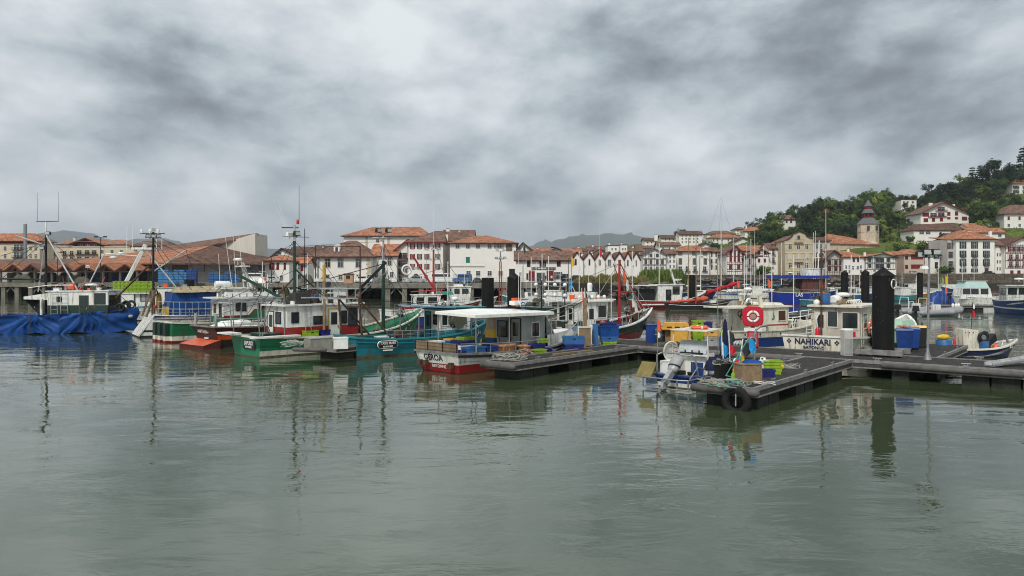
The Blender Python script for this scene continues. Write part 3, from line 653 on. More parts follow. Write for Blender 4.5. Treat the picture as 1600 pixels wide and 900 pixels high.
t = house('long white restaurant building with brown tiles and dark red doors', 806, 893, 186, 444, 406, 12, 'side', 392.5, plaster, tile_b, over=.5, name='restaurant_building', cat='building',
      wins=[(826,412.5,5.5,9,'S',brown_w),(848,412,10,9,'S',brown_w),(873,412,6,9,'S',brown_w),(831,431,9,17,'D',red_w),(859.5,430,11,17,'D',red_w),(845,433,13,14,'D',glass),(872,430.5,6,11,'O',grey_w),(882,434,10,12,'D',glass),(813,428,2.5,5,'P',None),(824,432,3,10,'D',brown_w)],
      bands=[(830,868,417.2,421.2,.15,brown_w),(880,888,428,429.5,.3,dkmetal)])
lettering('RESTAURANT DU PORT', .52, white_w, t, ((849-806)*186/F, -.16, Z(419.2,186)-t.location.z), (R(90), 0, 0), sx=.8) if False else None
for i in range(2):
    q = MB(); zc = Z(418.4+i*1.6, 186)-t.location.z
    for j in range(16): q.box((831.5+j*2.25-806)*186/F, (831.5+j*2.25+1.3-806)*186/F, -.165, -.151, zc-.055, zc+.055, white_w)
    q.build('sign_lettering', t)
gx = [893, 911, 929, 945, 960, 975, 987, 1000.5]; pk = [901.5, 921, 937, 952.5, 968, 981, 994]
for i, (a, c_) in enumerate(zip(gx, gx[1:])):
    lab = ['first and widest white gable at the end of the restaurant row', 'second white gabled warehouse in the row, with one brown window', 'third white gabled warehouse in the row, beside the wide windowed one',
           'fourth white gabled warehouse in the row, with the widest window', 'fifth white gabled warehouse in the row, dark red roofed', 'sixth white gabled warehouse in the row, with orange tiled roof', 'last white gabled warehouse in the row, with narrow window and orange roof'][i]
    house(lab, a, c_, 186.3+i*1.2, 443, 405.5, 12, 'front', 393.5, plaster, tile_o if i > 4 else tile_b, rx=pk[i], over=.12, wins=[(pk[i]-(2 if i == 0 else 0), 409.5+i*.3, [3,2.6,3,5.5,4,2,1.4][i], 9.5, 'S' if i != 3 else 'P', brown_w)], group='white gabled warehouses in a row', name='gabled_warehouse', cat='warehouse')
for lab, a, c_, Y, e, r_, k_, wn in [('white cubic house left of the pale lilac one behind the gable row', 950, 967, 330, 384, 381.5, 'flat', g([956,962], [389], 2.4, 3, 'P')), ('pale lilac white house behind the gable row', 969, 980, 335, 383, 381, 'flat', g([973,977], [389], 2, 3, 'P'))]:
    house(lab, a, c_, Y, 402, e, 9, k_, r_, plaster, tile_d, wins=wn, chim=[(a+2,2,379.5,383)])
for i, (a, c_, Y, e, r_) in enumerate([(898,922,320,391.5,387.5),(920,950,340,390,385),(930,944,300,393.5,388.5),(983,1004,350,392,387)]):
    house(['brown roofed house far left behind the gable row', 'wide brown roofed house behind the middle of the gable row', 'white gabled house behind the fourth warehouse gable', 'brown roofed white house behind the last warehouse gable'][i], a, c_, Y, 404, e, 9, 'side' if i != 2 else 'front', r_, plaster, tile_b, wins=g([a+7, a+14], [e+4], 2.5, 3, 'P'), chim=[(a+6,2,r_-2,r_+2)])
# --- right bank, waterfront
zb = 5.0
house('half timbered white house with grey brown frame and broad gable above the shrubs', 1004, 1041, 292, 428, 397.5, 12, 'front', 388, plaster, tile_d, rx=1022, zb=zb, wins=g([1009,1017,1027,1035], [409], 3.6, 6.5, 'F', grey_w)+g([1009,1017,1027,1035], [419.5], 4, 6, 'P')+g([1017,1027], [399], 4, 4.5, 'F', grey_w), bars=tim(1004.5,1040.5,395,428,8,[403.5,405,413.5,415,424.5]), barm=grey_w)
house('plain side range with brown roof right of the half timbered white house', 1041, 1056, 294, 428, 396.5, 12, 'side', 389, plaster, tile_b, zb=zb, wins=g([1047,1053], [401,408,416], 2, 4.5, 'P'), chim=[(1049,3,386,392)])
house('white corner house with hipped tile roof, tall shutters and a first floor balcony', 1055, 1108, 300, 432, 392.5, 14, 'hip', 383.5, plaster, tile_o, rx=(1078,1096), zb=zb, over=.9, wins=g([1063,1085,1102], [396.5], 3, 5, 'O', grey_w)+g([1063,1085,1102], [408.5], 5.5, 10, 'S', grey_w)+g([1063,1074,1086,1101], [420], 5, 7.5, 'R'), barm=brown_w)
house('narrow brown roofed return of the white corner house', 1108, 1123, 304, 432, 393, 10, 'side', 387, plaster, tile_b, zb=zb, wins=g([1112,1119], [398,408,418], 2.4, 7, 'S', grey_w))
house('dark red half timbered house with large red shutters and brown gable', 1135, 1160, 294, 430, 395, 14, 'front', 384, plaster, tile_b, rx=1149, zb=zb, over=.8, wins=g([1142,1148,1154], [396,405], 3.4, 8, 'S')+g([1142,1154], [417], 4, 6, 'F', red_w), bars=tim(1136,1159.5,391,430,7,[391.5,400.5,410.5,413,421,424]), barm=red_w)
house('pale stone house with long tiled roof between the red timbered houses', 1160, 1200, 306, 430, 391.5, 12, 'side', 384, plaster2, tile_o, zb=zb, wins=g([1166,1176], [400], 3, 5, 'P'))
house('small dark red half timbered gable house beside the pale stone house', 1163, 1181, 292, 430, 402, 10, 'front', 397, plaster2, tile_b, zb=zb, wins=[(1172,409,4.5,9,'S',red_w),(1172,421,6,5,'F',red_w)], bars=tim(1164,1180.5,401,430,5,[403,414,416]), barm=brown_w)
house('gabled white house with red shutters half covered by ivy', 1180, 1201, 296, 430, 395.5, 12, 'front', 389, plaster, tile_o, rx=1189, zb=zb, wins=g([1186,1195], [395,407], 3.6, 6, 'S')+g([1188], [400], 12, 1.5, 'F', red_w), bars=tim(1181,1200.5,396,401,6,[396.3,401]))
house('white narrow house with little orange turret roof left of the ochre stone mansion', 1201, 1227, 298, 430, 388, 10, 'side', 380, plaster, tile_b, zb=zb, wins=g([1208,1219.5], [394,406], 4, 7.5, 'R', red_w)+g([1207,1218], [418,428], 3, 5, 'P'), barm=brown_w)
house('small white turret storey with orange hip roof on the narrow house', 1209, 1225, 300, 405, 381, 5, 'hip', 377, plaster, tile_o, zb=14, wins=g([1213], [385], 3, 4, 'S'), name='turret', cat='turret')
# ochre mansion with shaped gable
Ym = 290; km = Ym/F
t = thing('stone_mansion', 'ochre stone mansion with curved baroque gable and two small balconies', 'mansion', (X(1226.5, Ym), Ym, zb))
w_ = (1270-1226.5)*km; lz = lambda py: Z(py, Ym)-zb; lx = lambda px: (px-1226.5)*km
prof = [(1226.5,376),(1232,374),(1237,370),(1239,366),(1243,364.5),(1249,362),(1255,364.5),(1258.5,366),(1260,369.5),(1265,372),(1270,373)]
b = MB(); b.prism([(0,-4),(w_,-4)]+[(lx(a), lz(c_)) for a, c_ in prof[::-1]], 0, .8, stone); b.box(0, w_, .8, 14, -4, lz(376), stone); b.build('facade', t)
b = MB(); m_ = w_/2
b.slab([(-.3,.8,lz(376)),(m_,.8,lz(366)),(m_,14,lz(366)),(-.3,14,lz(376))], .2, tile_b); b.slab([(m_,.8,lz(366)),(w_+.3,.8,lz(376)),(w_+.3,14,lz(376)),(m_,14,lz(366))], .2, tile_b); b.build('roof', t)
b = MB()
for (a, c_), (d_, e_) in zip(prof, prof[1:]): b.bar((lx(a), .3, lz(c_)+.1), (lx(d_), .3, lz(e_)+.1), 1.3, .22, brown_w)
b.build('gable_coping', t)
for y in (381.5, 395.5, 410.5, 424):
    b = MB(); b.box(-.02, w_+.02, -.14, -.01, lz(y), lz(y)+.28, beige); b.build('string_course', t)
for px in (1234.5, 1247.5, 1260.5):
    for y, hh in ((385.5,7.5),(400.5,8),(414.5,8),(427,6)):
        b = MB(); a = lx(px); z = lz(y); w2, h2 = 2.3*km, hh/2*km
        b.box(a-w2-.2, a+w2+.2, -.06, -.012, z-h2-.2, z+h2+.2, beige); b.box(a-w2, a+w2, -.09, -.013, z-h2, z+h2, glass if y != 400.5 else plaster2)
        b.box(a-.05, a+.05, -.12, -.091, z-h2, z+h2, white_w); b.box(a-w2, a+w2, -.121, -.092, z+.3, z+.38, white_w); b.build('window', t)
b = MB(); a = lx(1248); b.box(a-2.1*km, a+2.1*km, -.06, -.012, lz(374), lz(368), glass); b.build('window', t)
for y in (379, 409.5):
    b = MB(); a = lx(1247.5); b.box(a-1.7, a+1.7, -1, -.01, lz(y), lz(y)+.18, stone); b.box(a-1.7, a+1.7, -1, -.94, lz(y)+1, lz(y)+1.07, dkmetal)
    for i in range(12): b.box(a-1.68+i*.3, a-1.65+i*.3, -.99, -.95, lz(y)+.18, lz(y)+1, dkmetal)
    b.build('balcony', t)
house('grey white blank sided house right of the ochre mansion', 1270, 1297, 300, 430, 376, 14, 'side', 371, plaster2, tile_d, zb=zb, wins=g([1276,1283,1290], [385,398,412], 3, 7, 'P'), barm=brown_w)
# church
Yc = 345; oc = (X(1296, Yc), Yc, Z(398, Yc)-3)
t = thing('church', 'stone church with octagonal bell tower, slate skirts and dark red lantern', 'church', oc)
cx = lambda px: X(px, Yc)-oc[0]
cz = lambda py: Z(py, Yc)-oc[2]
b = MB(); b.prism([(0,-4),(12,-4),(12,cz(380)),(6,cz(374)),(0,cz(380))], 0, cx(1372), church, axis='x'); b.build('nave_wall', t)
b = MB(); b.slab([(-.8,-.8,cz(379.5)),(cx(1374),-.8,cz(382)),(cx(1340),7,Z(371,Yc+7)-oc[2]),(cx(1303),7,Z(365,Yc+7)-oc[2])], .3, tile_o)
b.slab([(cx(1374),-.8,cz(382)),(cx(1374),14,cz(381)),(cx(1340),7,Z(371,Yc+7)-oc[2])], .3, tile_o); b.slab([(-.8,14,cz(380)),(-.8,-.8,cz(379.5)),(cx(1303),7,Z(365,Yc+7)-oc[2])], .3, tile_o)
b.slab([(cx(1303),7,Z(365,Yc+7)-oc[2]),(cx(1340),7,Z(371,Yc+7)-oc[2]),(cx(1374),14,cz(381)),(-.8,14,cz(380))], .3, tile_o); b.build('nave_roof', t)
for p in (1310, 1330, 1352):
    q = MB(); q.box(cx(p)-.5, cx(p)+.5, -.7, -.01, -3, cz(386), church); q.build('buttress', t)
tc_ = (X(1356.5, Yc+8)-oc[0], 8); kk = (Yc+8)/F
tz = lambda py: Z(py, Yc+8)-oc[2]
def octo(b, r0, z0, r1, z1, m): 
    n = 8; off = math.pi/8; vs = [(tc_[0]+r*math.cos(off+i*math.pi/4), tc_[1]+r*math.sin(off+i*math.pi/4), z) for r, z in ((r0, z0), (r1, z1)) for i in range(n)]
    b.raw(vs, [(i, (i+1) % n, n+(i+1) % n, n+i) for i in range(n)]+[tuple(range(n))[::-1], tuple(range(n, 2*n))], m)
b = MB(); octo(b, 15.4*kk, -8, 15.4*kk, tz(350), church); octo(b, 15.9*kk, tz(363.2), 15.9*kk, tz(362.2), stone); octo(b, 15.8*kk, tz(352), 15.8*kk, tz(350), stone); tw = b.build('tower', t)
q = MB()
for i, (dx_, arch) in enumerate(((-6.5, 0), (6.5, 1))):
    a = tc_[0]+dx_*kk; q.box(a-1.8*kk, a+1.8*kk, tc_[1]-15.4*kk*.93-.35, tc_[1]-15.4*kk*.90, tz(361), tz(353.5), glass)
q.build('belfry_opening', tw)
b = MB(); octo(b, 17.2*kk, tz(350.6), 8.3*kk, tz(340.6), slate); octo(b, 9.6*kk, tz(333.4), 6*kk, tz(327.2), slate); octo(b, 6.6*kk, tz(322.5), .15, tz(312.6), slate); b.build('slate_roof', t)
b = MB(); octo(b, 8.0*kk, tz(340.6), 8.0*kk, tz(339), red_w); octo(b, 5.6*kk, tz(339), 5.6*kk, tz(334.5), dkmetal); octo(b, 8.2*kk, tz(334.8), 8.2*kk, tz(333.4), red_w)
for i in range(8):
    a = math.pi/8+i*math.pi/4; q = (tc_[0]+7.3*kk*math.cos(a), tc_[1]+7.3*kk*math.sin(a)); b.box(q[0]-.28, q[0]+.28, q[1]-.28, q[1]+.28, tz(339), tz(334.8), red_w)
octo(b, 5.5*kk, tz(327.2), 5.5*kk, tz(322.5), red_w); b.build('lantern', t)
MB().tube((tc_[0], tc_[1], tz(313)), (tc_[0], tc_[1], tz(309.5)), .06, dkmetal).build('finial', t)
house('brown half timbered house with broad dark gable in front of the church', 1288, 1320, 290, 430, 404, 12, 'front', 391, plaster2, tile_b, rx=1302, zb=zb, over=1.0, wins=g([1296,1306,1314], [410,420], 5, 7, 'S', brown_w), bars=tim(1289,1319,404,430,8,[405,414,416,425]))
house('white house with tile roof sloping right below the church nave', 1318, 1350, 288, 430, 401.5, 12, 'hip', 392, plaster, tile_o, rx=(1320,1336), zb=zb, wins=g([1334,1341], [406.5], 3.5, 6, 'S', brown_w)+g([1322,1327,1345], [417,424], 2.4, 5, 'P')+g([1333,1340], [418], 3, 5, 'P'), chim=[(1325,3,389,396)], barm=brown_w)
house('black and white half timbered house with two low gables by the quay', 1351, 1400, 288, 430, 402, 12, 'front', 396, plaster, tile_o, rx=1380, zb=zb, over=.7, barm=green_w, wins=g([1359,1388], [406,415], 4.2, 5.5, 'F', green_w)+g([1371,1378], [406,416], 6, 6, 'F', green_w)+g([1366,1383], [422], 4, 5, 'P'), bars=tim(1352,1399,402,421,13,[402.5,410.5,412,421]), chim=[(1351,3,394,402)])
house('narrow reddish roofed house tucked behind the black and white house', 1392, 1413, 296, 430, 399, 10, 'side', 393.5, plaster2, tile_o, zb=zb, wins=g([1397,1406], [406,416], 3.4, 6, 'S', brown_w))
house('pink rendered house with orange roof and dark red loggias', 1413, 1444, 290, 430, 397.5, 12, 'hip', 389.5, pink, tile_o, rx=(1424,1438), zb=zb, wins=g([1433], [402,416.5], 19, 6.5, 'S')+g([1416.5], [402.5,417], 4.5, 6, 'S', brown_w)+[(1433,428,7,5,'D',brown_w)], barm=brown_w)
house('small white gabled house with one dark shuttered window beside the pink house', 1445, 1468, 292, 430, 398, 10, 'front', 390.5, plaster, tile_d, rx=1456, zb=zb, wins=[(1463,414.5,5,10,'S',green_w),(1451,401,3,5,'P',None),(1463,401,4,7,'O',green_w)], barm=brown_w)
house('brown half timbered gable house squeezed beside the tall white house', 1462, 1482, 298, 430, 394, 10, 'side', 386, plaster, tile_b, zb=zb, wins=g([1469,1477], [397,407], 3.4, 5, 'S', brown_w), bars=tim(1462.5,1481.5,390,428,6,[392.5,402,404,412]))
house('tall white four storey house with dark green shutters and red roof', 1494, 1554, 286, 430, 373.5, 14, 'hip', 360, plaster, tile_o, rx=(1514,1530), zb=zb, over=.8, wins=g([1504.5,1522.5,1541], [383], 5, 11, 'O')+g([1504.5,1522.5,1541], [396.5,410], 5, 10, 'B')+g([1504.5,1522.5], [422.5], 5, 6, 'O')+[(1541.5,424,6,10,'D',brown_w)], shc=green_w, barm=dkmetal, chim=[(1513,4.5,361,372),(1547,4,361,370)])
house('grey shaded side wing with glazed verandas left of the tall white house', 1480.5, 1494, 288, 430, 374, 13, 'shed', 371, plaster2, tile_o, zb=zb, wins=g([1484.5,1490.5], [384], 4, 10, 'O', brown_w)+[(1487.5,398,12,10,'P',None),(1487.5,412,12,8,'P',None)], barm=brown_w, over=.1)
house('dark red half timbered gable house at the right edge of the quay', 1570, 1626, 286, 430, 384, 14, 'front', 370.5, plaster, tile_d, rx=1596, zb=zb, over=.8, barm=red_w, wins=g([1580,1588,1596,1604], [389], 4.4, 8, 'O')+g([1579,1589,1600], [401,412], 5, 7, 'R')+g([1581,1592,1602], [425], 5, 5, 'S'), bars=tim(1571,1625,382,419,14,[383,394,396,407,419]))
house('plain white side range left of the last half timbered house', 1555, 1570, 288, 430, 383, 13, 'side', 374, plaster, tile_b, zb=zb, wins=g([1558.5,1562.5], [398,409,420], 1.8, 5, 'S', grey_w), barm=brown_w)
# --- hillside
house('big chalet style white villa with dark red shutters on the hillside', 1438.5, 1513.5, 380, 350, 332.5, 14, 'front', 316, plaster, tile_b, rx=1473, over=1.0, name='villa', cat='villa', wins=[(1446.5,335.5,10,6,'S',None),(1458.5,335.5,10,6,'R',None),(1470.5,335,10,6,'R',None),(1482.5,334,5,6,'S',None),(1494.5,333.5,5,6.5,'S',None),(1470.5,326,11,6,'R',None),(1446.5,344,7,6,'S',None),(1458.5,343.5,5,6,'S',None),(1471,343,5,6,'S',None),(1482.5,341,5,3.5,'S',None),(1494.5,341,5,3.5,'S',None),(1507,341.5,8,6,'S',None)], chim=[(1454,5,317,324),(1490,3,319,326)], barm=red_w)
house('long white building with brown grey hipped roof below the villa', 1428, 1510, 346, 380, 359.5, 12, 'hip', 350, plaster, tile_d, rx=(1440,1500), name='long_house', wins=g([1440,1450,1489,1499], [363.5], 7, 4, 'P')+[(1469.5,366,4,7,'A',None)], barm=brown_w)
house('low orange roofed house with window strip right of the long white building', 1513, 1541, 352, 380, 355.5, 10, 'side', 349.5, plaster, tile_o, wins=g([1519,1525,1531,1537], [357.5], 4, 2.4, 'P'), chim=[(1543,5,346,358)])
house('orange tiled roof house directly behind the tall white house', 1518, 1570, 320, 380, 363, 10, 'side', 356.5, plaster, tile_o, wins=g([1562], [368], 5, 4, 'P'), chim=[(1548,4,357,364)])
house('small tiled house left of the red roof behind the tall white house', 1484, 1504, 318, 380, 369, 8, 'side', 364.5, plaster2, tile_b)
house('white villa with brown hip roof and small red windows at the right edge', 1569, 1640, 372, 360, 334, 14, 'hip', 320, plaster, tile_b, rx=(1592,1620), over=.9, name='villa', cat='villa', wins=g([1576,1593,1610], [341], 3.4, 5.5, 'S', red_w)+g([1576,1593,1610], [352], 3.4, 4.5, 'P'), barm=brown_w)
house('white villa with flat red cornice high on the hilltop at the right edge', 1582, 1640, 435, 308, 287, 12, 'hip', 281, plaster, tile_o, rx=(1595,1620), name='villa', cat='villa', wins=g([1585,1590,1600], [292,299], 2.2, 4, 'B', green_w), barm=dkmetal)
house('white flat house peeping from trees on the hill ridge', 1408, 1432, 440, 322, 312.5, 10, 'flat', 311, plaster, tile_d, wins=g([1412,1418,1426], [316], 3, 3, 'P'))
house('white house with brown roof in trees near the top of the hill', 1224, 1243, 432, 356, 342, 10, 'side', 336.5, plaster, tile_b, wins=g([1229,1236], [346.5], 3, 4, 'S', brown_w))
for lab, a, c_, Y, base, e, rr_, kind, wn, ch, tl in [
    ('tall white hillside block with three rows of small windows and a brown roof', 1061, 1097, 480, 384, 365.5, 361, 'side', g([1066,1072,1078,1084,1090], [368.5,373,378], 1.8, 2.4, 'P'), [(1094,3,360,366),(1059,3,361,367)], tile_d),
    ('white hillside block with brown roof left of the tall block', 1033, 1062, 500, 387, 371.5, 367.5, 'side', g([1040,1046,1052,1058], [374.5,379], 1.8, 2.4, 'P'), [(1025,5,367,374)], tile_d),
    ('cream white stepped house at the left end of the hillside town', 1007, 1033, 520, 390, 375.5, 372, 'side', g([1012,1018,1026], [379,384], 1.8, 2.4, 'P'), [(1010,4,372,378)], tile_d),
    ('low white house with brown roof behind the half timbered house', 1029, 1062, 420, 398, 383, 378, 'side', g([1036,1046,1055], [388], 2.2, 3, 'P'), [(1055,2,376,380)], tile_b),
    ('white house at left edge of the hillside town above the gables', 996, 1022, 430, 398, 387.5, 384, 'side', g([1000,1008,1015], [391], 2, 2.6, 'P'), [], tile_b),
    ('white house in the gap above the corner house', 1092, 1112, 440, 396, 384.5, 379, 'front', g([1098,1105], [389], 2.2, 3, 'P'), [], tile_d),
    ('wide white apartment house with red roof on the slope behind the sailing mast', 1110, 1158, 470, 392, 371.5, 366, 'hip', g([1115,1121,1128,1138,1144,1152], [375.5,380.5], 2.2, 3, 'P'), [], tile_o),
    ('brown hip roofed block above the red roofed apartment house', 1105, 1150, 520, 376, 365.5, 360.5, 'hip', g([1111,1119,1141], [368.5], 2, 2, 'P'), [], tile_b),
    ('small white house with brown roof behind the tallest mast', 1149, 1167, 540, 372, 358.5, 355, 'hip', g([1153,1158,1163], [361.5,365], 1.6, 2, 'P'), [], tile_b),
    ('white house with bright red roof among hillside trees', 1164, 1197, 500, 374, 361, 354.5, 'hip', g([1169,1175,1184,1191], [364.5,369.5], 2, 2.6, 'S'), [(1166,2,352,356)], tile_o),
    ('plain white gable wall among the hillside trees', 1148, 1173, 460, 392, 376.5, 370.5, 'front', [], [], tile_d),
    ('red roofed white house highest in the town left of the wood', 1188, 1206, 530, 364, 352, 348.5, 'hip', g([1193,1198,1203], [355], 1.8, 2.2, 'S'), [(1204,2.4,347,352)], tile_o)]:
    house(lab, a, c_, Y, base, e, 10, kind, rr_, plaster, tl, wins=wn, chim=ch, over=.8, name='hillside_house')
house('red tiled house behind the brown half timbered waterfront gables', 1186, 1200, 330, 420, 391, 10, 'side', 385.5, plaster2, tile_b)
# ---------------------------------------------------------------- trees
def leaf_cloud(b, c, r, n, m, size, rr, flat=1.0):
    for _ in range(n):
        v = Vector((rr.gauss(0, 1), rr.gauss(0, 1), rr.gauss(0, 1))).normalized()*(rr.random()**.45)
        p = Vector(c)+Vector((v.x*r, v.y*r, v.z*r*flat)); s = size*rr.uniform(.55, 1.25)
        a = Vector((rr.gauss(0, 1), rr.gauss(0, 1), rr.gauss(0, .7))).normalized(); d = a.orthogonal().normalized(); d = Matrix.Rotation(rr.uniform(0, 6.28), 3, a) @ d; e = a.cross(d)
        b.raw([p+d*s, p+e*s*.6, p-d*s, p-e*s*.6], [(0, 1, 2, 3)], m)
def tree(kind, seed, h=11):
    rr = random.Random(seed); t = thing('tree', 'tree', 'tree', (0, 0, 0)); tr = MB(); cr = MB()
    if kind == 'conifer':
        tr.tube((0, 0, -1), (0, 0, h*.97), .3, bark, 7, .05); m = leafs[4]
        z = h*.16
        while z < h*.97:
            rad = (1-(z/h))**.75*h*.24+.35; k = rr.randint(4, 6); a0 = rr.uniform(0, 6.28)
            for i in range(k):
                a = a0+i*6.28/k+rr.uniform(-.3, .3); L_ = rad*rr.uniform(.65, 1.1)
                tr.tube((0, 0, z), (L_*math.cos(a), L_*math.sin(a), z-.1*L_), .07, bark, 3, .02)
                for q in (.45, .8, 1.0): leaf_cloud(cr, (L_*q*math.cos(a), L_*q*math.sin(a), z-.1*L_*q), .32+.22*rad*.5, 15, m, .30, rr, .4)
            z += h*.055*rr.uniform(.8, 1.3)
    elif kind == 'cedar':
        tr.tube((0, 0, -1), (.4, 0, h*.9), .5, bark, 7, .1)
        for z in (.42, .55, .68, .8, .9, .97):
            k = 6; rad = h*(.62-.32*abs(z-.6)-.2*(z > .85))
            for i in range(k):
                a = rr.uniform(0, 6.28); L_ = rad*rr.uniform(.45, 1.0); e = Vector((L_*math.cos(a), L_*math.sin(a), h*z+L_*.08)); tr.tube((.3, 0, h*z-h*.05), e, .14, bark, 4, .04)
                for q in (.5, .75, 1): leaf_cloud(cr, (e.x*q, e.y*q, e.z+.1), 1.15, 34, leafs[4], .34, rr, .22)
    elif kind == 'bush':
        for i in range(7):
            a = rr.uniform(0, 6.28); q = rr.uniform(0, h*.55); c = (q*math.cos(a), q*math.sin(a), h*rr.uniform(.2, .65)); tr.tube((0, 0, -.4), c, .05, bark, 3)
            leaf_cloud(cr, c, h*rr.uniform(.26, .42), 105, leafs[rr.choice((0, 1, 1, 2))], .26, rr, .8)
    else:
        mset = {'broad': (0, 0, 1), 'fresh': (1, 1, 2), 'ochre': (3, 1, 3), 'bigdark': (4, 0, 0), 'thin': (0, 1)}[kind]
        tr.tube((0, 0, -1), (rr.uniform(-.4, .4), 0, h*.45), h*.028, bark, 7, h*.018)
        nb = {'thin': 9, 'bigdark': 19}.get(kind, 14); wide = {'thin': .26, 'bigdark': .46}.get(kind, .36)
        for i in range(nb):
            a = i*2.4+rr.uniform(-.4, .4); z = h*rr.uniform(.32, .92); q = h*wide*math.sin(math.pi*min(1, max(.12, (z/h-.12)/.92)))**.7*rr.uniform(.35, 1.05)
            c = (q*math.cos(a), q*math.sin(a), z); tr.tube((0, 0, h*rr.uniform(.25, .45)), c, h*.012, bark, 4, .04)
            rad = h*rr.uniform(.10, .165)*(.75 if kind == 'thin' else 1); m = leafs[rr.choice(mset)]
            leaf_cloud(cr, c, rad, int(120*(.55 if kind == 'thin' else 1)), m, .33, rr, .78)
            for _ in range(3):
                v = Vector((rr.gauss(0, 1), rr.gauss(0, 1), rr.gauss(0, .7))).normalized()*rad*1.0; leaf_cloud(cr, Vector(c)+v, rad*.45, 30, m, .28, rr)
    tr.build('trunk', t); cr.build('crown', t); return t
protos = {k: [tree(k, 10*i+s, h) for s in range(n)] for i, (k, n, h) in enumerate((('broad', 4, 12), ('fresh', 3, 10), ('ochre', 2, 11), ('bigdark', 2, 14), ('thin', 2, 12), ('conifer', 2, 17), ('cedar', 1, 12), ('bush', 3, 3.2)))}
used = set()
def put_tree(kind, px, Y, label, sc=1.0, z=None, i=0, group=None, name=None):
    p = protos[kind][i % len(protos[kind])]; x = X(px, Y); zz_ = th(x, Y)-.3 if z is None else z
    if (kind, i % len(protos[kind])) in used: o = copy_tree(p)
    else: o = p; used.add((kind, i % len(protos[kind])))
    o.location = (x, Y, zz_); o.rotation_euler = (0, 0, rnd.uniform(0, 6.28)); s = sc; o.scale = (s*rnd.uniform(.9, 1.1), s*rnd.uniform(.9, 1.1), s)
    tag(o, label, {'bush': 'shrub'}.get(kind, 'tree'), group)
    if kind in ('conifer', 'cedar', 'bush'): o.name = {'bush': 'shrub', 'cedar': 'cedar_tree', 'conifer': 'conifer_tree'}[kind]
    return o
# named trees
put_tree('cedar', 1482, 440, 'dark cedar with flat tiers standing on the ridge above the villa', 1.15)
put_tree('conifer', 1519, 440, 'tall ragged conifer with the highest tip left of the big dark crown', 1.25, i=0)
put_tree('conifer', 1531, 446, 'second tall conifer just right of the highest one', 1.15, i=1)
for k, (px, Y, s) in enumerate([(1553,445,1.45), (1568,440,1.5), (1584,446,1.2)]):
    put_tree('bigdark', px, Y, ['big dark crown beside the two tall conifers', 'widest dark crown on the ridge left of the hilltop villa', 'dark crown directly behind the hilltop villa'][k], s, i=k)
put_tree('conifer', 1599, 452, 'very tall conifer cut by the right edge of the picture', 1.55)
for k, (px, Y, s) in enumerate([(1262,430,.95), (1275,433,1.0), (1287,436,.9)]):
    put_tree('ochre', px, Y, ['ochre tinted tree leftmost on the ridge', 'ochre tinted tree in the middle of the ridge group', 'ochre tinted tree next to the green crowns'][k], s, i=k)
put_tree('conifer', 864, 260, 'dark araucaria like conifer behind the restaurant roof', .72, z=3)
put_tree('bigdark', 882, 290, 'small dark round tree beside the conifer behind the restaurant', .5, z=4)
put_tree('bigdark', 1064, 560, 'dark round tree behind the tall hillside block', .75); put_tree('bigdark', 1173, 600, 'left one of two dark round trees above the town', .75); put_tree('bigdark', 1187, 600, 'right one of two dark round trees above the town', .85, i=1)
for k, px in enumerate((410, 425)): put_tree('broad', px, 330, ['dark tree left behind the cottage roof', 'dark tree right behind the cottage roof'][k], .8, z=3, i=k)
put_tree('fresh', 1535, 357, 'bright green round tree right of the villa', 1.05, i=0)
put_tree('bush', 1443, 338, 'round olive shrub in front of the long white building', 1.9, z=None); put_tree('bush', 1470, 336, 'dark round shrub in front of the arched door', 1.5, i=1)
# the wood: keep clear of the houses in front
_lab = {}
MARKS = [(1204,'above the red roofed town house'),(1222,'above the narrow turret house'),(1238,'around the lone ridge house'),(1256,'above the left of the mansion'),(1274,'above the right of the mansion'),(1293,'above the blank sided house'),(1312,'above the left end of the nave'),(1332,'above the middle of the nave'),(1346,'just left of the bell tower'),(1364,'directly behind the bell tower'),(1382,'just right of the bell tower'),(1402,'left of the flat ridge house'),(1420,'below the flat ridge house'),(1438,'left of the big villa'),(1456,'over the left roof of the villa'),(1475,'over the villa ridge'),(1496,'over the right roof of the villa'),(1516,'below the tallest conifer'),(1534,'right of the villa garden'),(1552,'below the big dark crown'),(1572,'left above the edge villa'),(1592,'above the right edge villa'),(1700,'at the right edge')]
def tlabel(kind, px, Y):
    m = [t for a, t in MARKS if px < a][0]
    row = 'on the skyline' if Y > 452 else 'just below the skyline' if Y > 432 else 'in the upper wood' if Y > 412 else 'in mid slope' if Y > 392 else 'in the lower wood' if Y > 372 else 'low on the slope' if Y > 345 else 'right behind the quay houses'
    k = {'broad': 'dark green tree', 'fresh': 'lighter green tree', 'bigdark': 'very dark broad tree', 'thin': 'slender sparse tree', 'bush': 'rounded green shrub'}[kind]
    return '%s %s, %s' % (k, m, row)
hid = [(1432,1518,388),(1424,1546,356),(1562,1602,384),(1574,1610,440),(1404,1436,445),(1222,1245,437),(1336,1380,362),(1290,1380,346),(1100,1206,540),(1000,1110,520),(1515,1570,325)]
hid2 = [(1438,1514,318,352),(1428,1547,348,376),(1568,1605,318,360),(1580,1605,280,307),(1407,1433,311,322),(1338,1376,308,398),(1295,1376,362,398),(1224,1243,334,352)]
cnt = 0; kinds = ['broad', 'broad', 'fresh', 'bigdark', 'thin', 'fresh', 'broad']
LB = {'broad': 'dark green broadleaf tree in the hillside wood', 'fresh': 'lighter green broadleaf tree in the hillside wood', 'bigdark': 'large very dark tree in the hillside wood', 'thin': 'slender thinly leaved tree in the hillside wood', 'ochre': 'ochre tree', 'bush': 'rounded green shrub on the hillside below the wood'}
rw = random.Random(21)
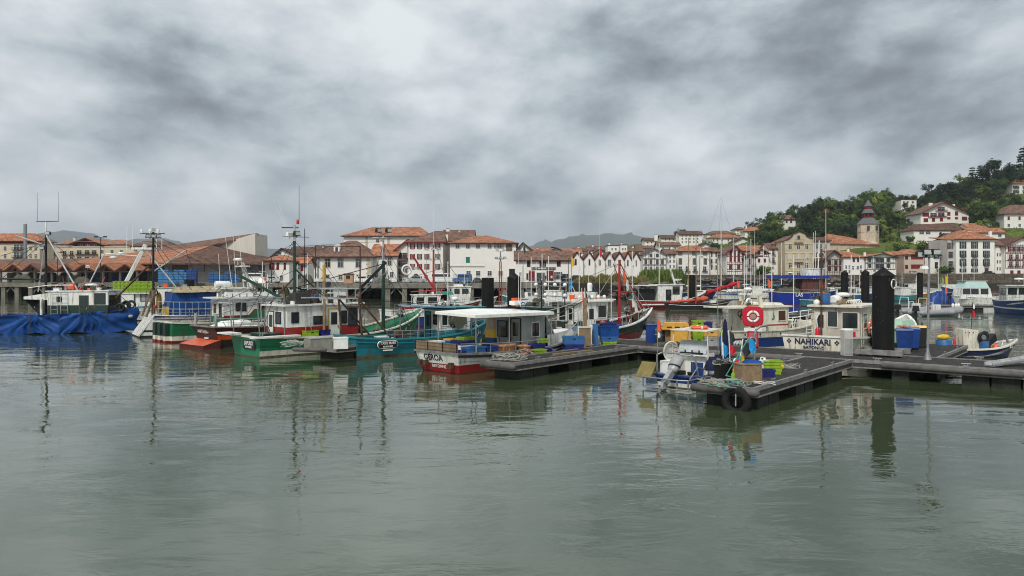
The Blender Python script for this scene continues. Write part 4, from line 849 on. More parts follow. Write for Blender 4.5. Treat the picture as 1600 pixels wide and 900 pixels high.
def clear(px, Y, hgt):
    x = X(px, Y); z0 = th(x, Y); p1 = HY-(z0+hgt-H)/Y*F; p0 = HY-(z0-H)/Y*F; w = hgt*.33*F/Y
    for (a, c_, t_, b_) in hid2:
        depthY = {1438:380,1428:346,1568:372,1580:435,1407:440,1338:353,1295:345,1224:432}[a]
        if Y < depthY+12 and px+w > a and px-w < c_ and p1 < b_-3 and p0 > t_: return False
        if abs(Y-depthY) < 14 and a-5 < px < c_+5: return False
    return True
for px in [1196+i*7.4 for i in range(56)]:
    for Y in (462, 444, 424, 404, 386, 368):
        if px < 1240 and Y < 400: continue
        p = px+rw.uniform(-6, 6); y = Y+rw.uniform(-7, 7); kd = rw.choice(kinds); sc = rw.uniform(.68, 1.12)*(1.22 if 1270 < px < 1410 and Y > 440 else 1)
        if 1376 < p < 1432 and Y < 400: sc *= .45
        if not clear(p, y, protos[kd][0].children[1].dimensions.z*sc*.95): continue
        put_tree(kd, p, y, tlabel(kd, p, y), sc, i=rw.randint(0, 3), group='trees of the hillside wood'); cnt += 1
for i in range(95):
    px = rw.uniform(1205, 1600); Y = rw.uniform(322, 400); sc = rw.uniform(.7, 1.5)
    if not clear(px, Y, 3.4*sc): continue
    put_tree('bush', px, Y, tlabel('bush', px, Y), sc, i=rw.randint(0, 2), group='shrubs on the hillside'); cnt += 1
for (px, Y, s, kd, lab) in [(1190,300-9,1.25,'bush','ivy mass climbing the gabled house'),(1194,300-9,1.3,'bush','dense ivy right of the red shutters'),(1187,289,.9,'bush','low ivy clump by the quay'),
                            (1478,289,1.3,'bush','green shrub between timbered house and tall white house'),(1473,288,1.0,'bush','low shrub in front of the brown timbered gable house'),
                            (1138,330,.6,'broad','tree behind the red timbered gable'),(1116,400,.7,'broad','tree between corner house and slope'),(1245,345,.8,'fresh','tree above the turret house'),(1215,350,.75,'fresh','tree left above the turret house'),
                            (1185,410,.9,'broad','tree behind the ivy house'),(1200,420,.9,'fresh','light tree right of the white gable wall'),(1178,440,.7,'broad','tree beside the white gable wall')]:
    put_tree(kd, px, Y, lab, s, z=5 if Y < 301 else None, i=rw.randint(0, 3))
dup = {}
for o in bpy.data.objects:
    if o.get('category') in ('tree', 'shrub') and o.parent is None: dup.setdefault(o['label'], []).append(o)
for l, os_ in dup.items():
    if len(os_) > 1:
        os_.sort(key=lambda o: o.location.x/max(1, o.location.y))
        nm = ['leftmost', 'rightmost'] if len(os_) == 2 else ['leftmost', 'middle', 'rightmost'] if len(os_) == 3 else ['leftmost', 'second', 'third', 'fourth', 'fifth', 'sixth', 'seventh'][:len(os_)]
        for w, o in zip(nm, os_): o['label'] = w+' '+l
# undergrowth on the slope
b = MB(); ru = random.Random(5)
for _ in range(26000):
    Y = ru.uniform(318, 470); px = ru.uniform(1120, 1640); x = X(px, Y)
    if any(a-3 < px < c_+3 and abs(Y-(yy-4)) < 14 for a, c_, yy in hid): continue
    z = GRID(x, Y) if False else None
    b.v.append((x, Y, 0))
pts = b.v; b = MB()
import functools
@functools.lru_cache(None)
def thc(i, j): return th(i*9.0, 305+j*9.0)
def thg(x, y):
    i = math.floor(x/9); j = math.floor((y-305)/9); u = x/9-i; v = (y-305)/9-j
    return (thc(i, j)*(1-u)+thc(i+1, j)*u)*(1-v)+(thc(i, j+1)*(1-u)+thc(i+1, j+1)*u)*v
for (x, y, _) in pts:
    z = thg(x, y); s = ru.uniform(.25, .6); a = ru.uniform(0, 3.14); h = ru.uniform(.3, 1.1)
    b.raw([(x-s*math.cos(a), y-s*math.sin(a), z), (x+s*math.cos(a), y+s*math.sin(a), z), (x+ru.uniform(-.4, .4), y+ru.uniform(-.4, .4), z+h)], [(0, 1, 2)], leafs[ru.choice((1, 1, 2, 2))])
tag(b.build('undergrowth'), 'low green undergrowth covering the hillside', 'undergrowth', kind='stuff')
for k, v in protos.items():
    for i, o in enumerate(v):
        if (k, i) not in used:
            for c in list(o.children): bpy.data.objects.remove(c)
            bpy.data.objects.remove(o)
# ---------------------------------------------------------------- boat building
class Boat:
    """local frame: +x to the bow, +y to port, z up from the waterline"""
    def __init__(s, name, label, cat, loc, rz, L, B, zs, zm, zb, bands, rake=.9, tf=.82, srake=.25, bulw=.45, draft=.5, flare=.86, inner=None, deck=None, cap=None, full=.5, tband=None, group=None, capw=.12, xm=.4, strk=None):
        s.t = thing(name, label, cat, loc, rz, group)
        s.L, s.B, s.zs, s.zm, s.zb, s.rake, s.tf, s.srake, s.bulw, s.flare, s.full, s.xm = L, B, zs, zm, zb, rake, tf, srake, bulw, flare, full, xm
        n = 22; ts = [i/n for i in range(n+1)]
        b = MB(); rows = []; mats = []
        tops = [bz for bz, m in bands[:-1]]
        def sec(t, side):
            zsh = s.sheer(t); hb = s.hb(t); out = []
            taper = 1 if t < .5 else 1-((t-.5)/.5)**2*.55
            wl = hb*flare*taper if t < .999 else 0.0
            zl = [-draft*(1-.5*max(0, t-.7)/.3)]+[(z if z >= 0 and not isinstance(z, tuple) else 0) for z in ()]
            zs_ = [-draft, 0]+[(min(tt, zsh-.02*(len(tops)-k)) if not isinstance(tt, tuple) else zsh-tt[1]) for k, tt in enumerate(tops)]+[zsh]
            for z in zs_:
                if z <= 0: w = wl*(1 if z == 0 else .55)
                else:
                    q = min(1, z/zsh); w = wl+(hb-wl)*q**1.15
                out.append((s.xat(t, max(z, 0)/zsh if z > 0 else 0), side*w, z))
            return out
        for side in (-1, 1):
            S_ = [sec(t, side) for t in ts]; k = len(S_[0]); vs = [p for c in S_ for p in c]
            for j in range(k-1):
                m = bands[0][1] if j <= 1 else bands[j-1][1]
                if j == 0: m = bands[0][1]
                fs = []
                for i in range(n):
                    q = (i*k+j, (i+1)*k+j, (i+1)*k+j+1, i*k+j+1); fs.append(q if side < 0 else q[::-1])
                b.raw(vs, fs, m, True)
        A, D_ = sec(0, -1), sec(0, 1); k = len(A)
        for j in range(k-1):
            m = (tband or bands)[0 if j <= 1 else min(j-1, len(tband or bands)-1)][1]
            b.raw([A[j], D_[j], D_[j+1], A[j+1]], [(0, 3, 2, 1)], m)
        b.build('hull', s.t)
        th_ = .07; inner = inner or bands[-1][1]
        b = MB()
        for side in (-1, 1):
            P = []
            for t in ts:
                hb = max(s.hb(t)-th_, .005); z = s.sheer(t); qd = max(0, s.deckz(t)-.05)/z; P += [(s.xat(t, 1)-(th_ if t == 1 else 0)+(th_ if t == 0 else 0), side*hb, z-.002), (s.xat(t, qd)-(th_ if t > .98 else 0)+(th_ if t == 0 else 0), side*max(hb*.97, .004), s.deckz(t)-.05)]
            fs = [(2*i, 2*i+1, 2*i+3, 2*i+2) for i in range(n)]
            b.raw(P, [f if side > 0 else f[::-1] for f in fs], inner, True)
        h0 = s.hb(0)-th_; x0 = s.xat(0, 1)+th_; x1 = s.xat(0, max(0, s.deckz(0)-.05)/s.sheer(0))+th_; b.raw([(x0, -h0, s.sheer(0)), (x0, h0, s.sheer(0)), (x1, h0, s.deckz(0)-.05), (x1, -h0, s.deckz(0)-.05)], [(0, 1, 2, 3)], inner)
        b.build('bulwark', s.t)
        b = MB(); P = []
        for t in ts: xd = s.xat(t, max(0, s.deckz(t))/s.sheer(t)); P += [(xd, -s.hb(t)*.97+.02, s.deckz(t)), (xd, s.hb(t)*.97-.02, s.deckz(t))]
        b.raw(P, [(2*i, 2*i+2, 2*i+3, 2*i+1) for i in range(n)], deck or deckm); b.build('deck', s.t)
        if cap:
            b = MB()
            for side in (-1, 1):
                P = []
                for t in ts:
                    z = s.sheer(t); hb = s.hb(t); x = s.xat(t, 1)+(capw*.5 if t == 1 else 0)
                    P += [(x, side*(hb+.04), z-.05), (x, side*(hb+.04), z+.03), (x, side*max(hb-capw, 0), z+.03), (x, side*max(hb-capw, 0), z-.05)]
                fs = [(4*i+j, 4*i+4+j, 4*i+4+(j+1) % 4, 4*i+(j+1) % 4) for i in range(n) for j in range(4)]
                b.raw(P, [f if side < 0 else f[::-1] for f in fs], cap)
            x = s.xat(0, 1); b.box(x-.05, x+capw, -s.hb(0)-.036, s.hb(0)+.036, s.zs-.046, s.zs+.034, cap); b.build('gunwale', s.t)
        if strk:      # rubbing strake: (distance below sheer, height, material)
            b = MB()
            for side in (-1, 1):
                P = []
                for t in ts:
                    z = s.sheer(t)-strk[0]; q = min(1, z/s.sheer(t)); wl = s.hb(t)*flare*(1 if t < .5 else 1-((t-.5)/.5)**2*.55)
                    w = (wl+(s.hb(t)-wl)*q**1.15 if t < 1 else 0)+.015; x = s.xat(t, q)+(.04 if t == 1 else 0)
                    P += [(x, side*w, z-strk[1]/2), (x, side*(w+.05), z-strk[1]/2), (x, side*(w+.05), z+strk[1]/2), (x, side*w, z+strk[1]/2)]
                fs = [(4*i+j, 4*i+4+j, 4*i+4+(j+1) % 4, 4*i+(j+1) % 4) for i in range(n) for j in range(4)]
                b.raw(P, [f if side > 0 else f[::-1] for f in fs], strk[2])
            b.build('rubbing_strake', s.t)
    def sheer(s, t):
        if t < s.xm: u = 1-t/s.xm; return s.zm+(s.zs-s.zm)*u*u
        u = (t-s.xm)/(1-s.xm); return s.zm+(s.zb-s.zm)*u**2.2
    def hb(s, t):
        h = s.B/2
        if t < .3: u = 1-t/.3; return h*(1-(1-s.tf)*u*u)
        if t > s.full:
            u = (t-s.full)/(1-s.full); return h*max(0, 1-u**2.3)**.80
        return h
    def xat(s, t, q): return -s.srake*q*(1-t)**6+t*(s.L-s.rake*(1-q)**1.3)
    def deckz(s, t): return s.sheer(t)-s.bulw*(1 if t < .75 else 1-(t-.75)*1.6)
    def T(s, x): return x/s.L
    def rail(s, t0, t1, h, side=-1, n=8, r=.02, m=None, inset=.06, mid=True, wrap=False):
        m = m or steel; b = MB(); top = []; midp = []
        for i in range(n+1):
            t = t0+(t1-t0)*i/n; x = s.xat(t, 1); y = side*max(s.hb(t)-inset, 0); z = s.sheer(t)
            b.tube((x, y, z), (x, y, z+h), r*.8, m, 5); top.append((x, y, z+h)); midp.append((x, y, z+h*.5))
        b.path(top, r, m, 5)
        if mid: b.path(midp, r*.7, m, 4)
        return b.build('railing', s.t)
    def win(s, face, a0, a1, z0, z1, pos, fm=None, gm=None, name='window', lean=0):
        b = MB(); f = .05; fm = fm or dkmetal; gm = gm or glass
        sg = 1 if face[0] == '+' else -1
        def bx(u0, u1, w0, w1, d0, d1, m):
            lo, hi = sorted((pos+sg*d0, pos+sg*d1))
            if face[1] == 'y': b.box(u0, u1, lo, hi, w0, w1, m)
            else: b.box(lo, hi, u0, u1, w0, w1, m)
        bx(a0, a1, z0, z1, .002, .018, gm)
        for q in ((a0-f, a0, z0-f, z1+f), (a1, a1+f, z0-f, z1+f), (a0, a1, z1, z1+f), (a0, a1, z0-f, z0)): bx(*q, .003, .032, fm)
        return b.build(name, s.t)
    def door(s, face, a0, a1, z0, z1, pos, m=None, fm=None):
        b = MB(); sg = 1 if face[0] == '+' else -1; m = m or grey_p; fm = fm or dkmetal
        def bx(u0, u1, w0, w1, d0, d1, mm):
            lo, hi = sorted((pos+sg*d0, pos+sg*d1))
            if face[1] == 'y': b.box(u0, u1, lo, hi, w0, w1, mm)
            else: b.box(lo, hi, u0, u1, w0, w1, mm)
        bx(a0, a1, z0, z1, .002, .022, m)
        for q in ((a0-.04, a0, z0, z1+.04), (a1, a1+.04, z0, z1+.04), (a0, a1, z1, z1+.04)): bx(*q, .003, .04, fm)
        d = b.build('door', s.t); b = MB(); w = a1-a0; h = z1-z0
        bx(a0+w*.2, a1-w*.2, z0+h*.52, z1-h*.1, .0225, .034, glass); b.build('window', d)
        b = MB(); bx(a1-w*.16, a1-w*.08, z0+h*.42, z0+h*.5, .023, .07, steel); b.build('handle', d)
        return d
    def house(s, x0, x1, w, z0, z1, lower, upper, zsplit, roofm, lean=.25, over=.22, y0=0, name='wheelhouse', roof=True, zr=.09, fore=.0):
        """front leans forward-up by `lean`"""
        b = MB(); h = w/2
        def blk(za, zb_, m):
            la = lean*(za-z0)/(z1-z0); lb = lean*(zb_-z0)/(z1-z0)
            vs = [(x0, y0-h, za), (x1+la, y0-h, za), (x1+la, y0+h, za), (x0, y0+h, za), (x0, y0-h, zb_), (x1+lb, y0-h, zb_), (x1+lb, y0+h, zb_), (x0, y0+h, zb_)]
            b.raw(vs, [(3,2,1,0), (4,5,6,7), (0,1,5,4), (1,2,6,5), (2,3,7,6), (3,0,4,7)], m)
        if zsplit and zsplit > z0: blk(z0, zsplit, lower); blk(zsplit, z1, upper)
        else: blk(z0, z1, upper)
        w_ = b.build(name, s.t)
        if roof:
            b = MB(); o = over; b.slab([(x0-o, y0-h-o*.6, z1+zr), (x1+lean+o+fore, y0-h-o*.6, z1+zr+.03), (x1+lean+o+fore, y0+h+o*.6, z1+zr+.03), (x0-o, y0+h+o*.6, z1+zr)], zr, roofm)
            b.build('roof', s.t)
        return w_
    def part(s, name, fn, parent=None):
        b = MB(); fn(b); return b.build(name, parent or s.t)
def strut_light(b, c, m=dkmetal, d=(0, -1)):          # floodlight box with glass face
    x, y, z = c
    b.fr(x-.17, x+.17, y-.13, y+.13, z-.12, z+.14, .03, .03, m); b.box(x-.14, x+.14, y-.145, y-.131, z-.09, z+.10, lampgl)
def mast_lights(boat, top, n=2, w=.5, m=dkmetal, name='floodlight'):
    x, y, z = top
    for i in range(n):
        b = MB(); off = (i-(n-1)/2)*w; strut_light(b, (x+off*.7, y-off*.7, z), m); b.tube((x, y, z-.25), (x+off*.7, y-off*.7, z-.1), .02, m, 4); b.build(name, boat.t)
def clutter(boat, x0, x1, w, z, n, seed, y0=0, big=1.0):
    rr = random.Random(seed); b = MB(); ms = [netm, netm, dkmetal, rope, steel, rust, dkrope, plW, grey_p, tarpLB, plB, plO, woodp]
    for _ in range(n):
        x, y, m, k = rr.uniform(x0, x1), y0+rr.uniform(-w, w), rr.choice(ms), rr.random(); s = rr.uniform(.06, .2)*big
        if k < .3: b.box(x-s, x+s, y-s*.8, y+s*.8, z, z+s*rr.uniform(.8, 2.2), m)
        elif k < .5: b.ball((x, y, z+s*.6), s, m, 7, 5, .7)
        elif k < .7: b.torus((x, y, z+.06), s*1.3, .03, m, rr.choice('xyz'), 9, 4)
        elif k < .85: a = rr.uniform(0, 6.28); b.tube((x, y, z), (x+.5*math.cos(a), y+.3*math.sin(a), z+rr.uniform(.3, 1.3)), .02, m, 4)
        else: b.lathe([(s*.8, 0), (s, s*2)], m, (x, y, z), 8)
    o = b.build('deck_gear', boat.t); o['kind'] = 'stuff'; return o
def radar(boat, x, y, z, r=.28, m=None):
    b = MB(); b.tube((x, y, z-.25), (x, y, z), .05, white_p, 6); b.lathe([(r*.7, 0), (r, .05), (r, .14), (r*.75, .2), (.02, .22)], m or plW, (x, y, z), 12); return b.build('radar_dome', boat.t)
def antenna(boat, x, y, z, h, r=.012, m=None, lean=(0, 0)):
    b = MB(); b.tube((x, y, z), (x+lean[0], y+lean[1], z+h), r, m or plW, 4, r*.6); return b.build('antenna', boat.t)
def ladder(boat, p, q, w=.34, ax=(1, 0, 0), m=None):
    b = MB(); p, q, a = Vector(p), Vector(q), Vector(ax)*w/2; m = m or alu
    b.tube(p-a, q-a, .018, m, 4); b.tube(p+a, q+a, .018, m, 4); n = max(2, int((q-p).length/.28))
    for i in range(n): c = p.lerp(q, (i+.5)/n); b.tube(c-a, c+a, .014, m, 4)
    return b.build('ladder', boat.t)
def rigging(boat, lines, r=.011, m=None):
    b = MB()
    for p, q in lines: b.tube(p, q, r, m or dkmetal, 4, cap=False)
    return b.build('rigging', boat.t)
# ---- loose things on boats and pontoons
def W_(boat, p):      # local point of a boat to world
    return Matrix.Translation(boat.t.location) @ boat.t.rotation_euler.to_matrix().to_4x4() @ Vector(p)
def mesh_thing(name, label, cat, fn, loc, rz=0, group=None, sc=None):
    b = MB(); fn(b); o = b.build(name); o.location = loc; o.rotation_euler = (0, 0, R(rz))
    if sc: o.scale = (sc,)*3
    return tag(o, label, cat, group)
def lifebuoy(label, loc, rz, r=.33, face='y', m=None, tilt=0):
    t = thing('lifebuoy', label, 'lifebuoy', loc, rz)
    b = MB(); b.torus((0, 0, 0), r*.78, r*.22, m or plO, face, 22, 8, sq=.75); b.build('ring', t)
    b = MB()
    for i in range(4): a = R(45+90*i); b.torus((0, 0, 0), r*.78, r*.232, plW, face, 3, 8, a-.11, a+.11, sq=.75)
    b.build('band', t)
    b = MB()
    for i in range(4):
        a0 = R(45+90*i); pts = []
        for k in range(5):
            a = a0+R(90)*k/4; rr = r*(1.06+.05*math.sin(math.pi*k/4)); pts.append((rr*math.cos(a), 0, rr*math.sin(a)) if face == 'y' else (0, rr*math.cos(a), rr*math.sin(a)))
        b.path(pts, .01, rope, 4)
    b.build('grab_rope', t); return t
def crate(label, loc, rz, m, l=.6, w=.4, h=.28, group=None, m2=None):
    t = thing('fish_crate', label, 'crate', loc, rz, group); b = MB(); e = .025
    b.box(-l/2, l/2, -w/2, w/2, 0, .02, m)
    for q in ((-l/2, l/2, -w/2, -w/2+e), (-l/2, l/2, w/2-e, w/2), (-l/2, -l/2+e, -w/2+e, w/2-e), (l/2-e, l/2, -w/2+e, w/2-e)): b.box(*q, .02, h, m)
    if l < 1.2:
        for k in range(1, 6):
            xx = -l/2+l*k/6; b.box(xx-.012, xx+.012, -w/2-.014, -w/2-.001, .02, h-.061, m); b.box(xx-.012, xx+.012, w/2+.001, w/2+.014, .02, h-.061, m)
        for k in range(1, 4): yy = -w/2+w*k/4; b.box(-l/2-.014, -l/2-.001, yy-.012, yy+.012, .02, h-.061, m)
        b.box(-.07, .07, -w/2-.0155, -w/2-.0145, h*.6, h*.6+.05, dkmetal)
    b.build('body', t); b = MB(); m2 = m2 or m
    for q in ((-l/2-.02, l/2+.02, -w/2-.02, -w/2-.001), (-l/2-.02, l/2+.02, w/2+.001, w/2+.02), (-l/2-.02, -l/2-.001, -w/2, w/2), (l/2+.001, l/2+.02, -w/2, w/2)): b.box(*q, h-.06, h+.004, m2)
    b.build('rim', t); return t
def barrel(label, loc, m, r=.29, h=.88, lid=None, name='barrel', group=None):
    t = thing(name, label, 'barrel', loc, 0, group); b = MB()
    b.lathe([(r*.94, 0), (r, .05), (r, h*.32), (r*1.03, h*.34), (r, h*.37), (r, h*.64), (r*1.03, h*.66), (r, h*.69), (r, h*.95), (r*.93, h)], m, n=18); b.build('body', t)
    b = MB(); b.lathe([(r*.97, h), (r*.97, h+.04), (r*.85, h+.05)], lid or m, n=18); b.build('lid', t); return t
def rope_pile(label, loc, n, rad, hgt, mats_, seed, r=.016, name='rope_heap', cat='rope'):
    rr = random.Random(seed); b = MB()
    for i in range(n):
        c = Vector((rr.uniform(-1, 1)*rad*.5, rr.uniform(-1, 1)*rad*.5, rr.uniform(.02, hgt*.8))); q = rr.uniform(.35, .6)*rad; a0 = rr.uniform(0, 6); tx, ty = rr.uniform(-.35, .35), rr.uniform(-.35, .35); m = rr.choice(mats_)
        pts = [c+Vector((q*math.cos(a0+k*.7), q*math.sin(a0+k*.7)*rr.uniform(.8, 1.1), max(-c.z+.015, tx*q*math.cos(k*.7)+ty*q*math.sin(k*.7)+k*.004))) for k in range(rr.randint(6, 10))]
        b.path(pts, r, m, 4)
    o = b.build(name); o.location = loc; return tag(o, label, cat)
def net_heap(label, loc, l, w, h, m, seed, name='net_heap', rz=0):
    rr = random.Random(seed); b = MB(); nx_, ny_ = 14, 9; vs = []
    for j in range(ny_+1):
        for i in range(nx_+1):
            u, v = i/nx_*2-1, j/ny_*2-1; e = max(0, 1-abs(u)**2.5)*max(0, 1-abs(v)**2.5)
            vs.append((u*l/2, v*w/2, h*e**.5*(1+rr.uniform(-.22, .22)) if 0 < i < nx_ and 0 < j < ny_ else 0))
    b.raw(vs, [(j*(nx_+1)+i, j*(nx_+1)+i+1, (j+1)*(nx_+1)+i+1, (j+1)*(nx_+1)+i) for j in range(ny_) for i in range(nx_)], m, True)
    o = b.build(name); o.location = loc; o.rotation_euler = (0, 0, R(rz)); return tag(o, label, 'net')
def flag_pole(label, loc, h, flags, lean=(0, 0), name='marker_buoy', m=None, r=.018):
    """flags: (height fraction, drop, width, material)"""
    t = thing(name, label, 'marker flag', loc); b = MB(); b.tube((0, 0, 0), (lean[0], lean[1], h), r, m or plW, 5); b.build('pole', t)
    for (hf, dr, wd, fm) in flags:
        z = h*hf; x, y = lean[0]*hf, lean[1]*hf; b = MB()
        vs = [(x, y, z), (x+wd*.55, y-.03, z-dr*.25), (x+wd*.8, y+.04, z-dr*.75), (x+wd*.25, y-.05, z-dr), (x, y, z-dr*.7)]
        b.raw(vs+[(p[0], p[1]+.012, p[2]) for p in vs], [(0, 4, 3, 2, 1), (5, 6, 7, 8, 9), (0,1,6,5), (1,2,7,6), (2,3,8,7), (3,4,9,8), (4,0,5,9)], fm); b.build('flag', t)
    return t
def fender(label, loc, m, r=.13, h=.5, group=None):
    t = thing('fender', label, 'fender', loc, 0, group); b = MB(); b.lathe([(.03, h), (r, h*.85), (r, h*.15), (.03, 0)], m, n=10); b.build('body', t); b = MB(); b.tube((0, 0, h), (0, 0, h+.35), .012, rope, 4); b.build('rope', t); return t
def gear(boat, x, y, z, kind, seed=0):      # winches, haulers and boxes that are fixed to the deck
    rr = random.Random(seed); b = MB()
    if kind == 'winch':
        b.box(x-.25, x+.25, y-.3, y+.3, z, z+.35, dkmetal); b.lathe([(.3, -.28), (.3, -.24), (.15, -.23), (.15, .23), (.3, .24), (.3, .28)], rust, (x, y, z+.55), 12, axis='y'); return b.build('winch', boat.t)
    if kind == 'hauler':
        b.tube((x, y, z), (x, y, z+.9), .06, steel, 6); b.torus((x, y, z+1.05), .2, .06, steel, 'y', 14, 6); b.box(x-.1, x+.1, y-.2, y+.02, z+.8, z+.98, dkmetal); return b.build('line_hauler', boat.t)
    if kind == 'reel':
        b.lathe([(.5, -.5), (.5, -.44), (.3, -.43), (.3, .43), (.5, .44), (.5, .5)], netm, (x, y, z+.6), 14, axis='y'); b.box(x-.1, x+.1, y-.6, y-.52, z, z+.7, steel); b.box(x-.1, x+.1, y+.52, y+.6, z, z+.7, steel); return b.build('net_reel', boat.t)
    if kind == 'box':
        b.box(x-.35, x+.35, y-.25, y+.25, z, z+.42, plW); b.box(x-.37, x+.37, y-.27, y+.27, z+.421, z+.48, plW); return b.build('locker', boat.t)
# ---------------------------------------------------------------- the fishing boats at the left fingers
TR = (R(90), 0, R(-90)); SR = (R(90), 0, 0)           # lettering on a transom / on the starboard side
weed = (.07, weed_p)
# LAPURDI
B = Boat('fishing_boat', 'bright green fishing boat with LAPURDI on its stern and red and white wheelhouse', 'fishing boat', (-14.1, 40.85, 0), 46, 12.0, 3.4, 1.06, .92, 2.2,
         [weed, (.34, cream_p), ('t', paint('lapurdi_green', (.007, .19, .085), .25))], rake=1.1, tf=.94, srake=.1, inner=lgreen_p, deck=gdeck, cap=cream_p, full=.55, tband=[(0, weed_p), (0, paint('lapurdi_green', 0)), (0, paint('lapurdi_green', 0))], xm=.45)
lap = B
B.house(1.7, 6.2, 2.3, .5, 2.62, red_p, white_p, 1.48, white_p, lean=.2)
for a, c, z0, z1 in ((2.0, 2.35, 1.75, 2.25), (3.35, 3.95, 1.62, 2.0), (5.15, 5.45, 1.6, 2.25), (5.62, 6.15, 1.45, 2.4)): B.win('-y', a, c, z0, z1, -1.15)
B.win('-x', -.5, .0, 1.7, 2.25, 1.7); B.door('-x', .25, .85, .55, 2.3, 1.7, white_p); B.door('-y', 4.3, 4.95, .6, 2.4, -1.15, white_p, plY)
B.win('+x', -.9, -.1, 1.7, 2.35, 6.35); B.win('+x', .1, .9, 1.7, 2.35, 6.35)
ladder(B, (2.95, -1.3, .5), (2.9, -1.2, 2.6))
def f(b):
    b.tube((2.7, -.2, .5), (2.7, -.2, 6.2), .1, gmast, 8, .075); b.tube((2.7, -.2, 6.2), (2.7, -.2, 7.1), .06, alu, 6)
    b.tube((2.0, -.2, 6.45), (3.6, -.2, 6.45), .03, alu, 5); b.tube((2.2, .3, 6.95), (2.9, -.3, 6.95), .03, dkmetal, 5)
    b.tube((2.7, -.2, 4.7), (4.5, -.9, 2.8), .05, gmast, 5); b.tube((2.7, -.2, 4.2), (1.8, .9, 2.7), .04, gmast, 5)
B.part('mast', f)
B.part('derrick', lambda b: (b.bar((2.7, 0, 2.7), (.3, 1.5, 4.3), .14, .16, gmast), b.tube((2.6, .1, 2.5), (.5, 1.5, 3.6), .04, steel, 5), [b.tube(Vector((2.7, 0, 2.7)).lerp(Vector((.3, 1.5, 4.3)), k/7), Vector((2.6, .1, 2.5)).lerp(Vector((.5, 1.5, 3.6)), (k+.5)/7), .02, gmast, 4) for k in range(7)]))
mast_lights(B, (2.75, -.35, 6.62), 1, .4); mast_lights(B, (2.45, -.1, 6.55), 1, .4, plW)
B.part('warning_lamp', lambda b: b.lathe([(.07, 0), (.08, .04), (.08, .2), (.05, .26)], plR, (2.85, -.3, 7.15), 10))
antenna(B, 2.3, .1, 7.0, 1.4, .014, lean=(-.5, .4)); antenna(B, 2.9, -.35, 7.4, 1.9, .016, dkmetal); antenna(B, 2.5, .2, 7.0, 1.2, .01, lean=(-.35, .3)); antenna(B, 3.1, -.6, 2.7, 4.2, .035, dkmetal)
def f(b):
    b.box(4.0, 4.9, -.55, -.15, 3.95, 4.12, plW); b.tube((4.45, -.35, 2.7), (4.45, -.35, 3.95), .06, white_p, 6)
B.part('radar_scanner', f)
def f(b):
    b.tube((8.9, 0, .5), (8.9, 0, 5.2), .12, gmast, 8, .1); b.tube((8.9, 0, 5.2), (8.9, 0, 7.0), .08, alu, 6, .06); b.tube((8.3, .3, 6.6), (9.3, -.4, 6.6), .03, alu, 5)
B.part('mast', f)
mast_lights(B, (8.75, -.2, 7.05), 2, .62)
antenna(B, 9.2, -.2, 6.9, 1.0); antenna(B, 8.7, .1, 6.9, .8)
B.part('derrick', lambda b: (b.bar((6.3, -.2, 2.9), (8.3, -1.1, 5.1), .13, .16, dkmetal), b.tube((6.5, -.2, 2.8), (8.3, -1.1, 4.5), .03, steel, 4), b.tube((2.7, -.2, 3.6), (8.2, -1.0, 5.0), .03, dkmetal, 4)))
B.part('gallows', lambda b: (b.tube((6.5, -1.0, .8), (6.5, -1.0, 6.0), .045, rust, 6), b.tube((4.4, .4, 6.0), (6.5, -1.0, 6.0), .03, rust, 5), b.tube((4.4, .4, 2.7), (4.4, .4, 6.0), .03, rust, 5)))
B.part('post', lambda b: b.bar((3.9, -1.3, .6), (3.9, -1.3, 4.9), .13, .13, woodp) and b.box(3.83, 3.97, -1.37, -1.23, 4.0, 4.9, plY))
rigging(B, [((8.9, 0, 6.3), (11.8, 0, 2.2)), ((8.9, 0, 6.2), (7.8, -1.5, 1.0)), ((8.9, 0, 5.0), (9.9, -1.3, 1.4)), ((8.9, 0, 6.2), (8.2, 1.6, 1.0)), ((2.7, -.2, 6.3), (.1, -1.3, 1.2)), ((2.7, -.2, 6.3), (.1, 1.4, 1.2)), ((2.7, -.2, 5.9), (8.9, 0, 6.4)), ((2.7, -.2, 6.2), (5.9, -1.1, 2.7)), ((8.3, -1.1, 5.1), (8.9, 0, 6.5)), ((8.3, -1.1, 5.1), (8.7, -1.5, 1.2)),
            ((2.7, -.2, 5.3), (4.4, .4, 6.0)), ((8.9, 0, 5.7), (10.8, -.8, 1.7)), ((.3, 1.5, 4.3), (2.7, -.2, 6.1)), ((8.9,0,4.9), (9.6,-1.4,1.3))], .013)
rigging(B, [((1.6, -1.0, 3.1), (1.6, 1.0, 3.1)), ((1.6, -1.0, 3.1), (-.1, -1.3, 2.9)), ((1.6, 1.0, 3.1), (-.1, 1.4, 2.9)), ((-.1, -1.3, 2.9), (-.1, 1.4, 2.9)), ((-.1, -1.3, 2.9), (.0, -1.4, 1.1)), ((-.1, 1.4, 2.9), (0, 1.5, 1.1)), ((1.6, -1.0, 3.1), (1.6, -1.1, .6)), ((1.6, 1.0, 3.1), (1.6, 1.1, .6))], .03, steel)
radar(B, 5.4, .3, 3.05, .3)
for k in range(6): B.part('roof_fitting', lambda b, k=k: b.box(2.2+k*.62, 2.55+k*.62, -.9+.25*(k % 3), -.6+.3*(k % 3), 2.72, 2.9+.12*(k % 2), (plW, white_p, dkmetal)[k % 3]))
B.part('name_board', lambda b: b.box(-.118, -.075, -1.05, .25, .42, .88, black_p)); lettering('LAPURDI', .30, plW, B.t, (-.122, -.40, .71), TR, .004, .002, .80); lettering('BAYONNE', .14, plW, B.t, (-.122, -.40, .51), TR, .004, .003)
B.part('hatch_box', lambda b: (b.box(.5, 2.0-.5, -.9, .5, .5, 1.12, gmast), b.box(.46, 1.54, -.94, .54, 1.121, 1.2, gmast)))
